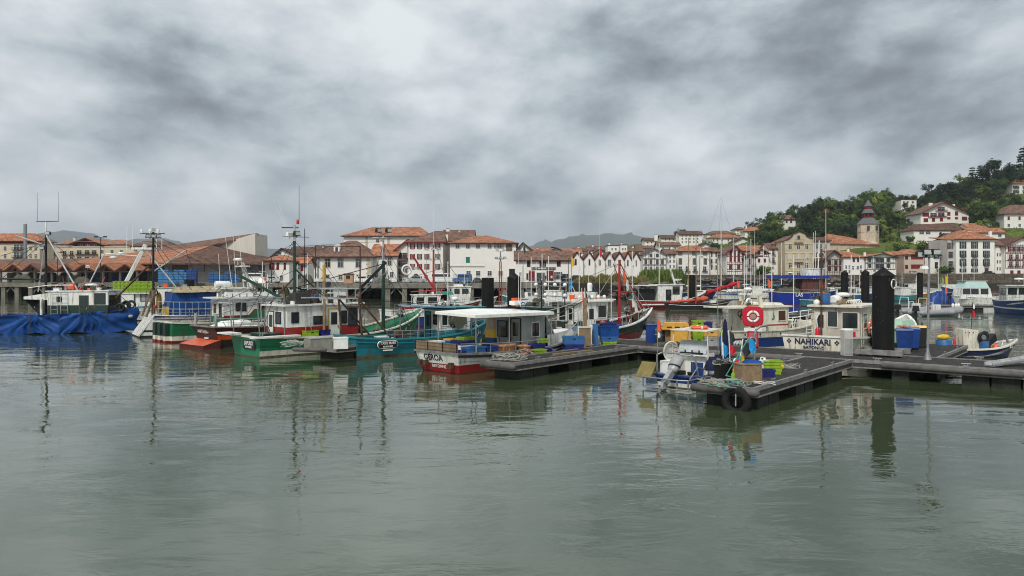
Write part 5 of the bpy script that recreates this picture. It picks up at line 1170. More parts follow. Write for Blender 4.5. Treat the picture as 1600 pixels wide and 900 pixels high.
B.part('white_tender_rail', lambda b: (b.box(-.9, -.15, .3, 1.6, 1.16, 1.24, white_p), b.box(-.5, 2.2, -1.75, -1.2, 1.02, 1.10, white_p)), None)
B.part('deck_cleat', lambda b: (b.tube((.2, -1.3, 1.1), (.2, -1.3, 1.3), .04, steel, 6), b.tube((.05, -1.3, 1.27), (.35, -1.3, 1.27), .03, steel, 5)))
lettering('CC', .34, plW, B.t, (10.15, -1.02, 1.35), (R(90), R(-18), R(28)), .004, .0)
gear(B, 7.0, .2, .5, 'winch'); gear(B, 10.2, 0, .9, 'hauler')
# teal boat
B = Boat('fishing_boat', 'teal fishing boat with dark oval name plate and stern gantry', 'fishing boat', (-8.7, 40.6, 0), 37, 9.2, 2.9, 1.08, .9, 1.72, [weed, (.12, weed_p), ('t', teal_p)], rake=.9, tf=.95, srake=.15, inner=teal_p, cap=lteal_p, strk=(.22, .05, teal_p), full=.5)
teal = B
B.house(5.2, 7.1, 1.8, .5, 2.35, teal_p, white_p, 1.2, teal_p, lean=.15, over=.1)
for a, c in ((5.3, 5.65), (5.8, 6.25), (6.4, 6.95)): B.win('-y', a, c, 1.5, 2.15, -.9, white_p)
B.win('-x', -.6, -.1, 1.5, 2.1, 5.2, white_p); B.door('-x', .15, .7, .5, 2.2, 5.2, teal_p)
B.part('canopy', lambda b: b.slab([(3.6, -1.15, 2.62), (6.0, -1.25, 2.50), (6.0, 1.1, 2.50), (3.6, 1.1, 2.66)], .05, tarpLB)); B.part('canopy', lambda b: b.slab([(6.02, -1.2, 2.52), (8.2, -1.1, 2.50), (8.2, 1.0, 2.50), (6.02, 1.1, 2.52)], .05, lteal_p))
for y in (-1.1, 1.0): B.part('canopy_post', lambda b: b.tube((3.7, y, .5), (3.7, y, 2.6), .03, steel, 6))
def f(b):
    for y in (-1.25, 1.25):
        b.tube((.25, y, 1.0), (.05, y, 3.15), .06, rust, 6); b.tube((1.9, y, 1.0), (.1, y, 3.0), .05, rust, 6)
    b.bar((.05, -1.3, 3.15), (.05, 1.3, 3.15), .1, .12, rust); b.bar((.6, -1.3, 2.6), (.6, 1.3, 2.6), .08, .1, rust)
    for y in (-1.2, 1.2): b.tube((.1, y, 3.1), (-1.9, y+.4, 3.1), .035, alu, 5); b.tube((.1, y, 3.6), (-1.9, y+.4, 3.6), .03, alu, 5)
    for k in range(5): b.tube((-.1-k*.42, -1.15+.08*k, 3.1), (-.1-k*.42, -1.15+.08*k, 3.6), .02, alu, 4)
B.part('stern_gantry', f)
B.rail(.18, .62, .42, -1, 9); B.rail(.62, .93, .5, -1, 6, m=lteal_p)
B.part('name_plate', lambda b: (b.lathe([(.001, 0), (.3, .002), (.3, .02)], black_p, (1.55, -1.475, .72), 14, axis='y'), b.box(1.35, 2.15, -1.476, -1.45, .53, .91, black_p), b.lathe([(.19, 0), (.19, .02)], black_p, (1.35, -1.475, .72), 14, axis='y'), b.lathe([(.19, 0), (.19, .02)], black_p, (2.15, -1.475, .72), 14, axis='y'), b.box(1.36, 2.14, -1.472, -1.45, .36, .42, plW))) if False else None
def f(b):
    for cx_ in (1.2, 2.0): b.lathe([(.001, 0), (.21, .002), (.21, .03)], plW, (cx_, -1.50, .66), 14, axis='y')
    b.box(1.2, 2.0, -1.5, -1.47, .45, .87, plW)
    for cx_ in (1.2, 2.0): b.lathe([(.001, 0), (.18, .002), (.18, .03)], black_p, (cx_, -1.508, .66), 14, axis='y')
    b.box(1.2, 2.0, -1.508, -1.48, .48, .84, black_p); b.box(1.32, 1.88, -1.5, -1.47, .33, .39, plW)
B.part('name_plate', f); lettering('TXIKI MARI', .21, plW, B.t, (1.6, -1.512, .73), SR, .004, .001, .85); lettering('BAYONNE', .12, plW, B.t, (1.6, -1.512, .55), SR, .004, .003)
B.part('sticker', lambda b: (b.box(4.0, 4.5, -1.49, -1.45, .42, .60, plW), b.box(4.32, 4.46, -1.495, -1.4901, .52, .58, plR)))
gear(B, 3.2, .1, .45, 'winch', 1); gear(B, 7.5, 0, .7, 'hauler'); gear(B, 2.4, .7, .45, 'box')
B.part('net_drum', lambda b: b.lathe([(.42, -.3), (.42, -.26), (.3, -.25), (.3, .25), (.42, .26), (.42, .3)], netm, (6.1, -1.2, 1.75), 14, axis='y'))
antenna(B, 6.4, .3, 2.5, 2.6); radar(B, 6.6, -.2, 2.85, .2)
# GEROA
B = Boat('fishing_boat', 'white and red boat GEROA with white canopy and brown plank sides at its stern', 'fishing boat', (-3.15, 33.95, 0), 46, 9.6, 3.1, .92, .80, 1.6, [(.04, anti_p), (.40, red_p), ('t', white_p)], rake=.9, tf=.93, srake=.28, inner=plLB, cap=strake, capw=.16, strk=(.12, .10, dkmetal), full=.5, bulw=.35)
ger = B
B.house(4.3, 5.9, 1.75, .45, 2.4, grey_p, grey_p, None, white_p, lean=.1, over=.05)
B.door('-x', -.78, -.18, .5, 2.2, 4.3, grey_p); B.win('-x', .12, .7, 1.35, 2.05, 4.3); B.win('-y', 5.0, 5.5, 1.35, 2.0, -.875, white_p)
B.part('windscreen', lambda b: (b.raw([(5.98, -.95, 1.35), (6.75, -.8, 1.35), (6.15, -.80, 2.25), (5.98, -.95, 2.25)], [(0, 1, 2, 3)], glassl), b.raw([(6.75, -.8, 1.35), (6.75, .8, 1.35), (6.15, .80, 2.25), (6.15, -.80, 2.25)], [(0, 1, 2, 3)], glass), b.raw([(5.98, .95, 1.35), (6.75, .8, 1.35), (6.15, .80, 2.25), (5.98, .95, 2.25)], [(3, 2, 1, 0)], glassl),
       b.tube((6.75, -.8, 1.35), (6.15, -.80, 2.25), .03, white_p, 5), b.tube((6.75, 0, 1.35), (6.15, 0, 2.25), .025, white_p, 5), b.tube((6.75, .8, 1.35), (6.15, .80, 2.25), .03, white_p, 5), b.bar((6.15, -.83, 2.27), (6.15, .83, 2.27), .12, .06, white_p)))
B.part('cuddy', lambda b: b.raw([(6.0, -1.05, .6), (9.0, -.35, 1.15), (9.0, .35, 1.15), (6.0, 1.05, .6), (6.0, -.98, 1.36), (8.7, -.3, 1.5), (8.7, .3, 1.5), (6.0, .98, 1.36)], [(4, 5, 6, 7), (0, 1, 5, 4), (1, 2, 6, 5), (2, 3, 7, 6)], white_p))
def f(b):
    b.slab([(.7, -1.5, 2.55), (5.9, -1.5, 2.53), (5.9, 1.2, 2.59), (3.2, 1.2, 2.69), (.7, 1.2, 2.63)], .06, tarpW); b.slab([(.69, -1.51, 2.53), (5.91, -1.51, 2.51), (5.91, -1.49, 2.51), (.69, -1.49, 2.53)], .12, tarpW); b.slab([(.68, -1.5, 2.54), (.70, -1.5, 2.54), (.70, 1.2, 2.62), (.68, 1.2, 2.62)], .12, tarpW)
B.part('canopy', f)
for x, y in ((.8, -1.42), (2.9, -1.42), (5.8, -1.42), (.8, 1.1), (2.9, 1.1)): B.part('canopy_post', lambda b, x=x, y=y: b.tube((x, y, .8), (x, y, 2.53), .03, steel, 6))
B.part('plank_side', lambda b: (b.box(-.30, -.25, -1.42, 1.42, .98, 1.34, wood), [b.box(-.33, -.302, y, y+.04, .96, 1.36, dkmetal) for y in (-1.41, -.5, .5, 1.37)]))
B.part('plank_side', lambda b: b.box(-.24, 1.7, 1.36, 1.40, .98, 1.34, wood))
B.rail(.02, .5, .42, -1, 6, mid=False); B.rail(.66, .98, .5, -1, 5, mid=False, m=alu)
lettering('GEROA', .40, mat('letter_black', (.01,.01,.01), .5, .1), B.t, (-.212, .28, .64), (R(107), 0, R(-90)), .004, .004, .95); lettering('BAYONNE', .21, plW, B.t, (-.108, -.02, .27), (R(107), 0, R(-90)), .004, .002, .95)
for y in (1.15, .75, -.95): B.part('rudder_fitting', lambda b, y=y: b.box(-.34, -.14, y-.1, y+.1, .26, .5, rust))
antenna(B, 5.0, 0, 2.8, 2.6); antenna(B, 4.4, -.7, 2.8, 1.8)
B.part('roof_light', lambda b: [b.box(4.4+k*.35, 4.62+k*.35, -.3, .05, 2.86, 3.05, plW) for k in range(4)])
# black and orange boat
B = Boat('fishing_boat', 'black and orange fishing boat with sloping orange ledge below its stern name', 'fishing boat', (-18.1, 46.2, 0), 48, 11, 3.5, 1.28, 1.18, 2.0, [(.06, anti_p), (.50, black_p), (.80, oranged_p), (1.0, black_p), ('t', anti_p)], rake=1, tf=.85, srake=.55, inner=grey_p, cap=strake, full=.5, tband=[(0, black_p)]*5)
nat = B
B.part('stern_ledge', lambda b: (b.raw([(-.15, -1.45, .50), (-.15, 1.45, .50), (-1.15, 1.7, .2), (-1.15, -1.3, .2)], [(0, 1, 2, 3)], orange_p), b.raw([(-.15, -1.45, .50), (-.15, 1.45, .50), (-1.15, 1.7, .2), (-1.15, -1.3, .2), (-.15, -1.45, -.2), (-.15, 1.45, -.2), (-1.15, 1.7, -.05), (-1.15, -1.3, -.05)], [(3, 2, 6, 7), (0, 3, 7, 4), (1, 5, 6, 2)], anti_p)))
lettering('~NATALIA~', .32, plW, B.t, (-.42, .2, .93), (R(113), 0, R(-90)), .004, .003, .85); B.part('port_plate', lambda b: b.box(-.36, -.28, -.3, .12, .52, .60, plW))
B.house(4.2, 6.4, 2.0, .7, 2.5, red_p, white_p, 1.3, white_p)
B.part('booms', lambda b: (b.tube((.6, -1.0, 2.85), (7.5, -.6, 2.95), .06, alu, 6), b.tube((.6, 1.0, 2.85), (7.5, .6, 2.95), .06, alu, 6), b.tube((1.0, -1.0, 2.6), (1.0, 1.0, 2.6), .05, alu, 6), b.tube((3.2, -1.0, 2.6), (3.2, 1.0, 2.6), .05, alu, 6)))
for x in (.6, 2.6, 4.0): B.part('boom_post', lambda b, x=x: (b.tube((x, -1.35, 1.1), (x, -1.1, 2.85), .04, steel, 6), b.tube((x, 1.35, 1.1), (x, 1.1, 2.85), .04, steel, 6)))
for y in (-1.3, 1.25): B.part('stern_post', lambda b, y=y: b.tube((-.35, y, 1.2), (-.35, y, 2.0), .09, grey_p, 8))
B.rail(.0, .3, .5, -1, 5, m=grey_p); B.part('white_tender', lambda b: b.box(.6, 4.5, -1.5, -1.2, 1.3, 1.42, white_p)); gear(B, 1.8, 0, .7, 'winch'); gear(B, 3.3, .5, .7, 'box')
B.part('tarp_cover', lambda b: b.raw([(.2,-1.2,1.1),(2.6,-1.1,1.1),(2.6,1.1,1.1),(.2,1.1,1.1),(.9,-.5,1.5),(2.2,-.4,1.55),(2.2,.5,1.55),(.9,.5,1.5)], [(4,5,6,7),(0,1,5,4),(1,2,6,5),(2,3,7,6),(3,0,4,7)], tarpW))
B.part('fender', lambda b: b.lathe([(.05, 0), (.15, .08), (.15, .5), (.05, .58)], plY, (2.2, -1.78, .45), 10, axis='x'))
# green stern with protruding strips
B = Boat('fishing_boat', 'green white and red hulled boat with white wheelhouse trimmed dark green', 'fishing boat', (-22.4, 49.6, 0), 44, 10.2, 2.9, 1.30, 1.2, 2.1, [(.06, anti_p), (.14, red_p), (.42, cream_p), ('t', green_p)], rake=.9, tf=.9, srake=0, inner=green_p, cap=cream_p, full=.5)
gr = B
for y in (1.2, .35, -.6): B.part('fender_strip', lambda b, y=y: (b.box(-.28, -.002, y-.2, y+.2, .42, 1.24, dgreen_p), b.box(-.285, -.003, y-.21, y+.21, .14, .418, cream_p), b.box(-.28, -.003, y-.2, y+.2, -.1, .138, red_p), b.box(-.281, -.282+.2, y+.201, y+.26, -.1, 1.2, black_p)))
B.house(3.4, 6.8, 2.1, .75, 2.75, green_p, white_p, 1.55, white_p, lean=.4, over=.45)
B.part('painted_sweep', lambda b: (b.prism([(5.2, 1.55), (5.6, 1.95), (6.95, 2.0), (6.9, 1.55)], -1.064, -1.052, green_p), b.prism([(3.4, 1.55), (5.2, 1.55), (5.6, 1.95), (6.95, 2.0), (6.95, 2.06), (5.55, 2.02), (5.15, 1.62), (3.4, 1.62)], -1.068, -1.053, red_p)))
B.win('-x', .1, .5, 1.75, 2.4, 3.4, white_p); B.win('-y', 4.3, 4.9, 1.95, 2.4, -1.05); B.win('-y', 5.9, 6.6, 2.1, 2.5, -1.05); B.win('-x', -.7, -.4, 1.6, 2.4, 3.4)
B.part('flying_bridge', lambda b: (b.box(3.9, 5.4, -.7, .7, 2.86, 3.4, white_p), b.box(3.4, 5.7, -.9, .9, 3.401, 3.5, white_p), b.box(5.6, 6.9, -.9, .9, 2.9, 3.15, white_p)))
B.part('liferaft', lambda b: b.lathe([(.2, 0), (.24, .1), (.24, .9), (.2, 1.0)], plW, (3.1, -.4, 3.7), 10, axis='x')); B.part('roof_boxes', lambda b: [b.box(3.6+k*.5, 4.0+k*.5, -1.0, -.7, 2.87, 3.2, plW) for k in range(4)])
B.part('mast', lambda b: (b.tube((6.0, 0, 3.0), (5.2, 0, 5.2), .09, white_p, 7), b.tube((6.0, .5, 3.0), (5.2, .1, 4.9), .05, white_p, 6), b.box(4.9, 5.5, -.5, .5, 4.9, 5.0, white_p)))
B.part('warning_lamp', lambda b: b.lathe([(.1, 0), (.11, .1), (.08, .2)], plO, (6.6, -.5, 4.0), 10)); B.part('lamp_post', lambda b: b.tube((6.6, -.5, 3.0), (6.6, -.5, 4.0), .05, white_p, 6))
for x, y, h, lx_ in ((4.2, -.6, 4.2, -.5), (4.6, -.3, 4.0, -.2), (5.4, .3, 3.9, -.3), (3.7, .2, 2.4, -.1)): antenna(B, x, y, 3.4, h, .02, lean=(lx_, -lx_*.4))
B.part('ladder', lambda b: [b.tube((3.1+k*.0, -1.15, .8+.3*k), (3.45, -1.15, .8+.3*k), .02, steel, 4) for k in range(6)])
B.rail(.02, .3, .5, -1, 4); radar(B, 4.8, -.1, 5.3, .3); gear(B, 8.2, 0, .9, 'hauler'); gear(B, 7.6, -.6, .8, 'box')
lifebuoy('orange lifebuoy with white bands on the green and white wheelhouse', W_(B, (7.0, -1.15, 1.75)), 44, .38)
# white boat with sloping slatted stern
B = Boat('trawler', 'white boat with steep slatted stern ramp, blue tarpaulin and tan canvas roof', 'trawler', (-26.6, 54.4, 0), 34, 11.5, 3.4, 1.55, 1.45, 2.3, [(.12, black_p), (.35, white_p), (.5, black_p), (1.35, white_p), ('t', navy_p)], rake=.9, tf=.9, srake=-1.0, inner=white_p, cap=white_p, full=.5, tband=[(0, black_p)]*6, strk=(.25, .06, mat('purple_stripe', (.04, .02, .13), .5)))
slat = B
B.part('ramp_slats', lambda b: [b.bar((-.08, -1.3+k*.43, .1), (.93, -1.3+k*.43, 1.5), .26, .10, white_p) for k in range(7)])
B.part('stern_frame', lambda b: (b.bar((.5, .9, 1.4), (1.1, .6, 3.4), .1, .12, wood), b.bar((.5, -.9, 1.4), (1.2, -.6, 3.4), .1, .12, wood), b.tube((1.15, .6, 3.4), (1.15, -.6, 3.4), .06, rust, 6), b.torus((1.15, 0, 3.1), .22, .05, dkmetal, 'y', 12, 6), b.lathe([(.1, 0), (.22, .4), (.16, 1.3), (.05, 1.5)], mat('ochre_net', (.25, .15, .03), .9), (1.5, .2, 1.6), 8)))
B.part('canvas_roof', lambda b: b.raw([(2.3, -1.5, 3.1), (6.2, -1.4, 3.15), (6.2, 1.4, 3.15), (2.3, 1.5, 3.1), (2.9, -.9, 3.5), (5.9, -.8, 3.55), (5.9, .8, 3.55), (2.9, .9, 3.5)], [(4,5,6,7),(0,1,5,4),(1,2,6,5),(2,3,7,6),(3,0,4,7),(3,2,1,0)], tarpT))
B.part('tarpaulin', lambda b: b.fr(1.8, 7.2, -1.35, 1.35, 1.2, 3.05, .35, .12, tarpB)); B.part('awning', lambda b: b.slab([(6.3, -1.3, 3.35), (7.6, -1.1, 3.2), (7.6, 1.2, 3.2), (6.3, 1.3, 3.4)], .06, plLB))
B.rail(.03, .62, .95, -1, 14, r=.022, m=alu); B.rail(.03, .62, .45, -1, 10, r=.02, m=alu)
def f(b): b.tube((1.0, -.6, 1.2), (1.0, -.6, 3.3), .13, wood, 8); b.tube((1.0, -.6, 3.2), (1.0, -.6, 7.4), .075, dkmetal, 8); b.tube((.2, -.2, 7.3), (1.7, -.9, 7.3), .035, dkmetal, 5); b.tube((1.0, -.6, 4.6), (3.4, .6, 6.2), .06, alu, 5)
B.part('mast', f); mast_lights(B, (1.0, -.6, 7.1), 3, .42); mast_lights(B, (1.0, -.6, 7.6), 1, .4, plW); B.part('lantern', lambda b: [b.lathe([(.08, 0), (.1, .2), (.08, .3)], plW, (.3+k*.5, -.3-.2*k, 7.3), 8) for k in range(3)])
rigging(B, [((1.0, -.6, 6.9), (4.5, -1.5, 1.7)), ((1.0, -.6, 6.6), (3.6, -1.5, 1.7)), ((1.0, -.6, 6.8), (9, 0, 3)), ((3.4, .6, 6.2), (4.3, .6, 3.4))], .02); B.part('fish_box', lambda b: b.box(1.5, 1.9, -1.4, -1.0, 1.5, 2.1, plY)); radar(B, 1.1, -.6, 2.0, .16, plR)
# boat wrapped in blue tarpaulin
B = Boat('tarpaulin_boat', 'boat with hull wrapped in blue tarpaulin and white and dark green wheelhouse', 'fishing boat', (-47.2, 57.2, 0), 6, 18.6, 4.6, 1.3, 1.22, 1.75, [(.1, navy_p), ('t', navy_p)], rake=1.2, tf=.8, srake=.3, inner=navy_p, cap=None, full=.6)
tb = B
def f(b):
    rr = random.Random(9); n = 300; gather = [2.5, 7.4, 11.9, 15.6]
    for side in (-1, 1):
        vs = []; rows = 12
        for i in range(n+1):
            t = i/n; x = B.xat(t, 1)-.1; d = min(abs(x-gq) for gq in gather)
            for j in range(rows):
                q = j/(rows-1); spread = .25+1.9*q
                gx_ = min(gather, key=lambda gq: abs(x-gq)); an = math.atan2(q*1.3+.12, x-gx_); fold = .10*math.sin(an*13+gx_)*min(1, (d+q)*1.6)*math.exp(-d*.22)+.05*math.sin(an*29)*min(1, d+q)+.04*math.sin(x*2.1+q*5)
                pinch = .32*math.exp(-(d/.55)**2)*(1-q)
                hb = B.hb(t); z = B.sheer(t)+.12-(B.sheer(t)+.10)*q*(1-.06*math.sin(x*2.2))
                w = (hb+.10+fold-.02)*(1-.12*q*(t**3)) if t < 1 else .05
                vs.append((x+.12*math.sin(q*9+x), side*max(w, .03), z-pinch*.2))
        b.raw(vs, [((i*rows+j, (i+1)*rows+j, (i+1)*rows+j+1, i*rows+j+1) if side > 0 else (i*rows+j, i*rows+j+1, (i+1)*rows+j+1, (i+1)*rows+j)) for i in range(n) for j in range(rows-1)], tarpB, True)
    h = B.hb(0)+.12; b.raw([(-.5, -h, 1.6), (-.5, h, 1.6), (-.3, h, .05), (-.3, -h, .05)], [(0, 3, 2, 1)], tarpB)
B.part('tarpaulin', f); B.part('tarp_ties', lambda b: [b.tube((x, -2.5, .1), (x, -2.48, 1.5), .025, dkrope, 4) for x in (7.4, 11.9, 15.6)])
B.house(8.6, 12.9, 2.6, 1.0, 3.1, dgreen_p, white_p, 2.1, white_p, lean=.0, over=.1)
B.part('wing_shelter', lambda b: (b.raw([(8.6, -1.3, 3.0), (8.6, 1.3, 3.0), (6.9, 1.2, 2.75), (6.9, -1.2, 2.75), (8.6, -1.3, 2.5), (8.6, 1.3, 2.5), (6.9, 1.2, 2.55), (6.9, -1.2, 2.55)], [(0,1,2,3),(3,2,6,7),(0,3,7,4),(1,5,6,2)], white_p), b.raw([(6.95, -1.2, 2.55), (6.95, 1.2, 2.55), (8.0, 1.1, 1.3), (8.0, -1.1, 1.3)], [(0, 1, 2, 3)], dgreen_p), b.tube((8.2, -1.3, 1.0), (8.2, -1.3, 2.6), .1, white_p, 7)))
B.win('-y', 9.3, 9.6, 2.4, 2.7, -1.3); B.win('-y', 12.0, 12.7, 2.2, 2.95, -1.3); B.win('+x', -1.0, -.1, 2.1, 2.8, 12.9); B.win('+x', .1, 1.0, 2.1, 2.8, 12.9)
B.door('-y', 10.9, 11.5, 1.05, 2.8, -1.3, dgreen_p, wood); ladder(B, (9.9, -1.45, 1.0), (9.8, -1.35, 3.1), .5); ladder(B, (9.2, -1.5, 1.0), (9.1, -1.4, 3.2), .45)
def f(b): b.tube((8.0, -.2, 1.1), (8.0, -.2, 7.4), .10, dkmetal, 8, .08); b.tube((8.0, -.2, 7.3), (8.0, -.2, 8.4), .06, plW, 6); b.tube((7.3, -.2, 8.4), (8.9, -.2, 8.45), .03, dkmetal, 5); b.tube((8.0, -.2, 6.6), (5.4, .6, 7.4), .05, alu, 5); b.tube((8.0, -.2, 7.4), (10.6, -.8, 3.1), .07, alu, 6); b.tube((7.2, .3, 3.1), (8.0, -.2, 7.2), .05, alu, 5)
B.part('mast', f)
for p in ((7.9, -.5, 6.4), (8.3, -.5, 7.5)): mast_lights(B, p, 1)
antenna(B, 7.4, -.2, 8.4, 2.2, .012, dkmetal); antenna(B, 8.9, -.2, 8.4, 2.3, .012, dkmetal); B.part('crosstree', lambda b: b.tube((8.0, -.2, 7.0), (16, -.2, 6.8), .02, steel, 4)); radar(B, 11.3, -.3, 3.5, .42)
B.part('roof_gear', lambda b: ([b.box(8.9+k*.7, 9.3+k*.7, -1.0+.2*(k % 3), -.6+.2*(k % 3), 3.1, 3.4+.15*(k % 2), (plW, steel, plR, dkmetal)[k % 4]) for k in range(5)], b.tube((8.7, -1.2, 3.6), (10.4, -1.2, 3.6), .025, alu, 5), b.tube((7.2, -1.2, 3.4), (8.7, -1.2, 3.6), .025, alu, 5)))
B.part('anchor_winch', lambda b: [b.torus((13.6+.25*(k % 2), -.8+.5*k, 1.9+.15*(k % 2)), .28, .1, dkmetal, 'y', 10, 6) for k in range(4)])
for q_ in (((12.6, -.5, 2.0), (15.9, -1.6, 5.0), .07, rust, 6), ((-.7, -1.0, 1.3), (3.9, -.2, 4.4), .07, dkmetal, 6), ((-2.4, -1.0, 1.2), (-3.1, -1.0, 4.4), .06, dkmetal, 6), ((-3.4, -.5, 4.3), (7.9, -.2, 4.0), .07, dkmetal, 6)): B.part('derrick', lambda b: b.tube(*q_))
rigging(B, [((8, -.2, 7.2), (1, -1, 1.5)), ((8, -.2, 7.2), (14.2, 0, 2.0)), ((.5, -.5, 4.4), (8, -.2, 6.8)), ((8, -.2, 7.0), (3, -2, 1.5))], .02)
for o2 in B.t.children:
    if o2.name.split('.')[0] not in ('hull', 'bulwark', 'deck', 'tarpaulin', 'tarp_ties'): o2.location.x += 3.9
# crate boat behind
B = Boat('fishing_boat', 'white and pale turquoise fishing boat stacked with lime green crates on its aft deck', 'fishing boat', (-43.5, 74, 0), 12, 13.5, 4.0, 1.4, 1.3, 2.4, [(.1, black_p), ('t', white_p)], rake=1.2, inner=lteal_p, cap=lteal_p)
cb = B
B.house(1.4, 5.0, 2.8, 1.0, 2.55, white_p, white_p, None, white_p, over=.4); B.win('-y', 1.9, 3.2, 1.6, 2.3, -1.4); B.win('-y', 3.6, 4.6, 1.0, 2.4, -1.4, gm=grey_p)
B.house(7.0, 12.2, 2.6, 1.0, 3.1, white_p, white_p, None, mat('turquoise_roof', (.20, .42, .38), .6), over=.12, name='fish_hold'); B.win('-y', 7.5, 8.4, 1.9, 2.6, -1.3, gm=grey_p); B.win('-y', 9.7, 10.8, 2.2, 2.75, -1.3)
B.part('boat_mast', lambda b: (b.bar((5.6, -1.0, 2.7), (7.6, 0, 7.4), .35, .3, white_p), b.tube((2.5, -1.2, 2.7), (4.0, -.4, 6.5), .07, alu, 6), b.tube((7.4, -.2, 7.2), (10.6, -.5, 3.1), .08, alu, 6), b.tube((4.0, -.4, 6.5), (7.6, 0, 6.2), .05, alu, 5), b.box(6.4, 8.4, -.4, .4, 6.9, 7.1, white_p)))
for x, h in ((5.9, 2.4), (6.4, 2.4), (8.6, 2.3), (9.1, 2.3)): antenna(B, x, 0, 6.8, h, .03)
radar(B, 4.8, -.4, 6.0, .35); radar(B, 5.6, -.8, 6.4, .3); mast_lights(B, (2.7, -1.0, 5.2), 1, m=plW); B.rail(.0, .1, .7, -1, 2)
for i in range(5):
    for j in range(3): crate('lime green crate on the turquoise boat, %s row, %s column from the left' % (('bottom', 'middle', 'top')[j], ('first', 'second', 'third', 'fourth', 'fifth')[i]), W_(B, (6.9+i*.72-1.6+.1, -1.3, 2.72+j*.37+(0 if i < 5 else 0))), 12, plG, .68, .5, .35, 'lime green crates on the turquoise boat')
B.part('crate_platform', lambda b: (b.box(5.1, 8.8, -1.6, 1.3, 2.60, 2.70, white_p), b.box(5.2, 6.9, -1.5, 1.2, 1.0, 2.6, white_p)))
# dark green boat with red mast
B = Boat('fishing_boat', 'dark green and red hulled boat with thick white gunwale and bright red mast', 'fishing boat', (1.3, 46.9, 0), 34, 9.9, 3.2, 1.0, .95, 2.1, [(.12, cream_p), (.55, red_p), ('t', dgreen_p)], rake=1.1, tf=.8, inner=dgreen_p, cap=white_p, capw=.2, full=.5, xm=.42)
dg = B
B.house(2.6, 5.0, 2.0, .55, 2.62, dgreen_p, white_p, 1.42, white_p, lean=.15, over=.3)
for a, c, z0, z1 in ((3.0, 3.3, 1.7, 2.3), (4.3, 4.95, 1.65, 2.4)): B.win('-y', a, c, z0, z1, -1.0, white_p)
B.door('-y', 3.45, 4.05, .6, 2.4, -1.0, white_p, white_p); B.win('-x', .1, .75, 1.45, 2.4, 2.6, white_p); B.door('-x', -.7, -.1, .6, 2.4, 2.6, white_p); B.win('+x', -.8, -.1, 1.7, 2.4, 5.15); B.win('+x', .1, .8, 1.7, 2.4, 5.15)
B.part('red_trim', lambda b: b.box(2.6, 5.05, -1.012, -1.003, 1.42, 1.47, red_p))
def f(b):
    b.tube((7.0, 0, .8), (7.0, 0, 5.3), .10, rmast, 8, .07); b.tube((7.0, 0, 3.2), (8.2, -.3, 3.2), .05, rmast, 6); b.tube((7.1, 0, 5.1), (9.3, 0, 1.6), .035, rmast, 5); b.tube((6.9, .5, 5.1), (8.9, .6, 1.5), .03, rmast, 5)
B.part('mast', f); B.part('hanging_cloths', lambda b: [b.raw([(7.2+k*.25, -.1, 4.6-k*.5), (7.4+k*.25, -.15, 4.5-k*.5), (7.5+k*.28, -.12, 3.9-k*.55), (7.35+k*.26, -.05, 3.8-k*.55)], [(0, 1, 2, 3)], (plO, plW, plT, plW, tarpW)[k]) for k in range(5)])
rigging(B, [((7, 0, 5.2), (9.7, 0, 2.1)), ((7, 0, 5.2), (5.0, 0, 2.8)), ((7, 0, 5.0), (8.5, -.8, 1.6)), ((7, 0, 4.9), (8.7, .8, 1.7)), ((7.2, 0, 4.4), (9.2, -.3, 1.8)), ((7.1, 0, 4.2), (8.9, -.3, 1.7))], .018, rope)
B.part('flying_bridge', lambda b: (b.box(3.1, 4.6, -.6, .6, 2.75, 3.25, white_p), b.lathe([(.15, 0), (.17, .4), (.15, .5), (.02, .55)], plW, (4.3, -.2, 3.3), 10), b.box(2.9, 5.9, -.9, .9, 2.72, 2.80, white_p), [b.ball((3.0+k*.5, -.8, 2.95), .12, plW, 8, 5) for k in range(5)]))
antenna(B, 3.1, .2, 3.1, 2.4); antenna(B, 5.3, 0, 2.8, 4.5, .012); antenna(B, 4.6, .3, 3.2, 2.7)
B.part('lamp_gantry', lambda b: (b.tube((1.5, 1.2, .9), (1.5, 1.2, 4.0), .05, dkmetal, 6), b.tube((1.5, -1.2, 3.6), (1.5, 1.9, 3.7), .035, steel, 5), b.tube((1.5, -1.2, 3.0), (1.5, 1.9, 3.05), .035, steel, 5), b.tube((1.5, -1.2, .9), (1.5, -1.2, 3.6), .04, dkmetal, 6), [b.ball((1.5, -1.2+k*1.0, 3.72), .13, plW, 9, 5) for k in range(4)], [b.ball((1.5, -1.2+k*1.0, 3.08), .13, plW, 9, 5) for k in range(4)]))
B.rail(.0, .85, .62, -1, 10, r=.025, mid=False, m=alu); gear(B, 8.3, 0, 1.0, 'winch'); gear(B, 8.0, .4, .9, 'hauler'); gear(B, 1.0, 0, .5, 'reel')
B.part('blue_tarp', lambda b: b.fr(5.6, 6.8, -1.2, .3, .7, 1.15, .25, .25, tarpB)); B.part('yellow_hose', lambda b: b.torus((2.3, -1.25, .95), .28, .06, plY, 'z', 14, 6)); B.part('green_sheet', lambda b: b.fr(6.0, 6.8, .6, 1.2, .8, 1.9, .2, .1, plT))
lifebuoy('orange lifebuoy hanging on the dark green boat\'s wheelhouse', W_(B, (4.6, -1.12, 1.05)), 34, .36)
# boat with blue hull and wooden post beside GEROA's bow (dark post with lines)
t = thing('mooring_post', 'brown wooden mooring post with slack ropes left of the dark green boat', 'post', (4.3*.9, 45.2*.9, 0)); MB().box(-.09, .09, -.09, .09, -1, 3.1, woodp).build('post', t)
b = MB(); b.sag((0, 0, 3.1), (-4.2, 1.5, 2.2), .3, .03, rope); b.sag((0, 0, 3.0), (-4.0, 1.0, 1.9), .4, .03, dkrope); b.sag((0, 0, 2.6), (-3.2, .8, 1.8), .2, .025, rope); b.build('rope', t)
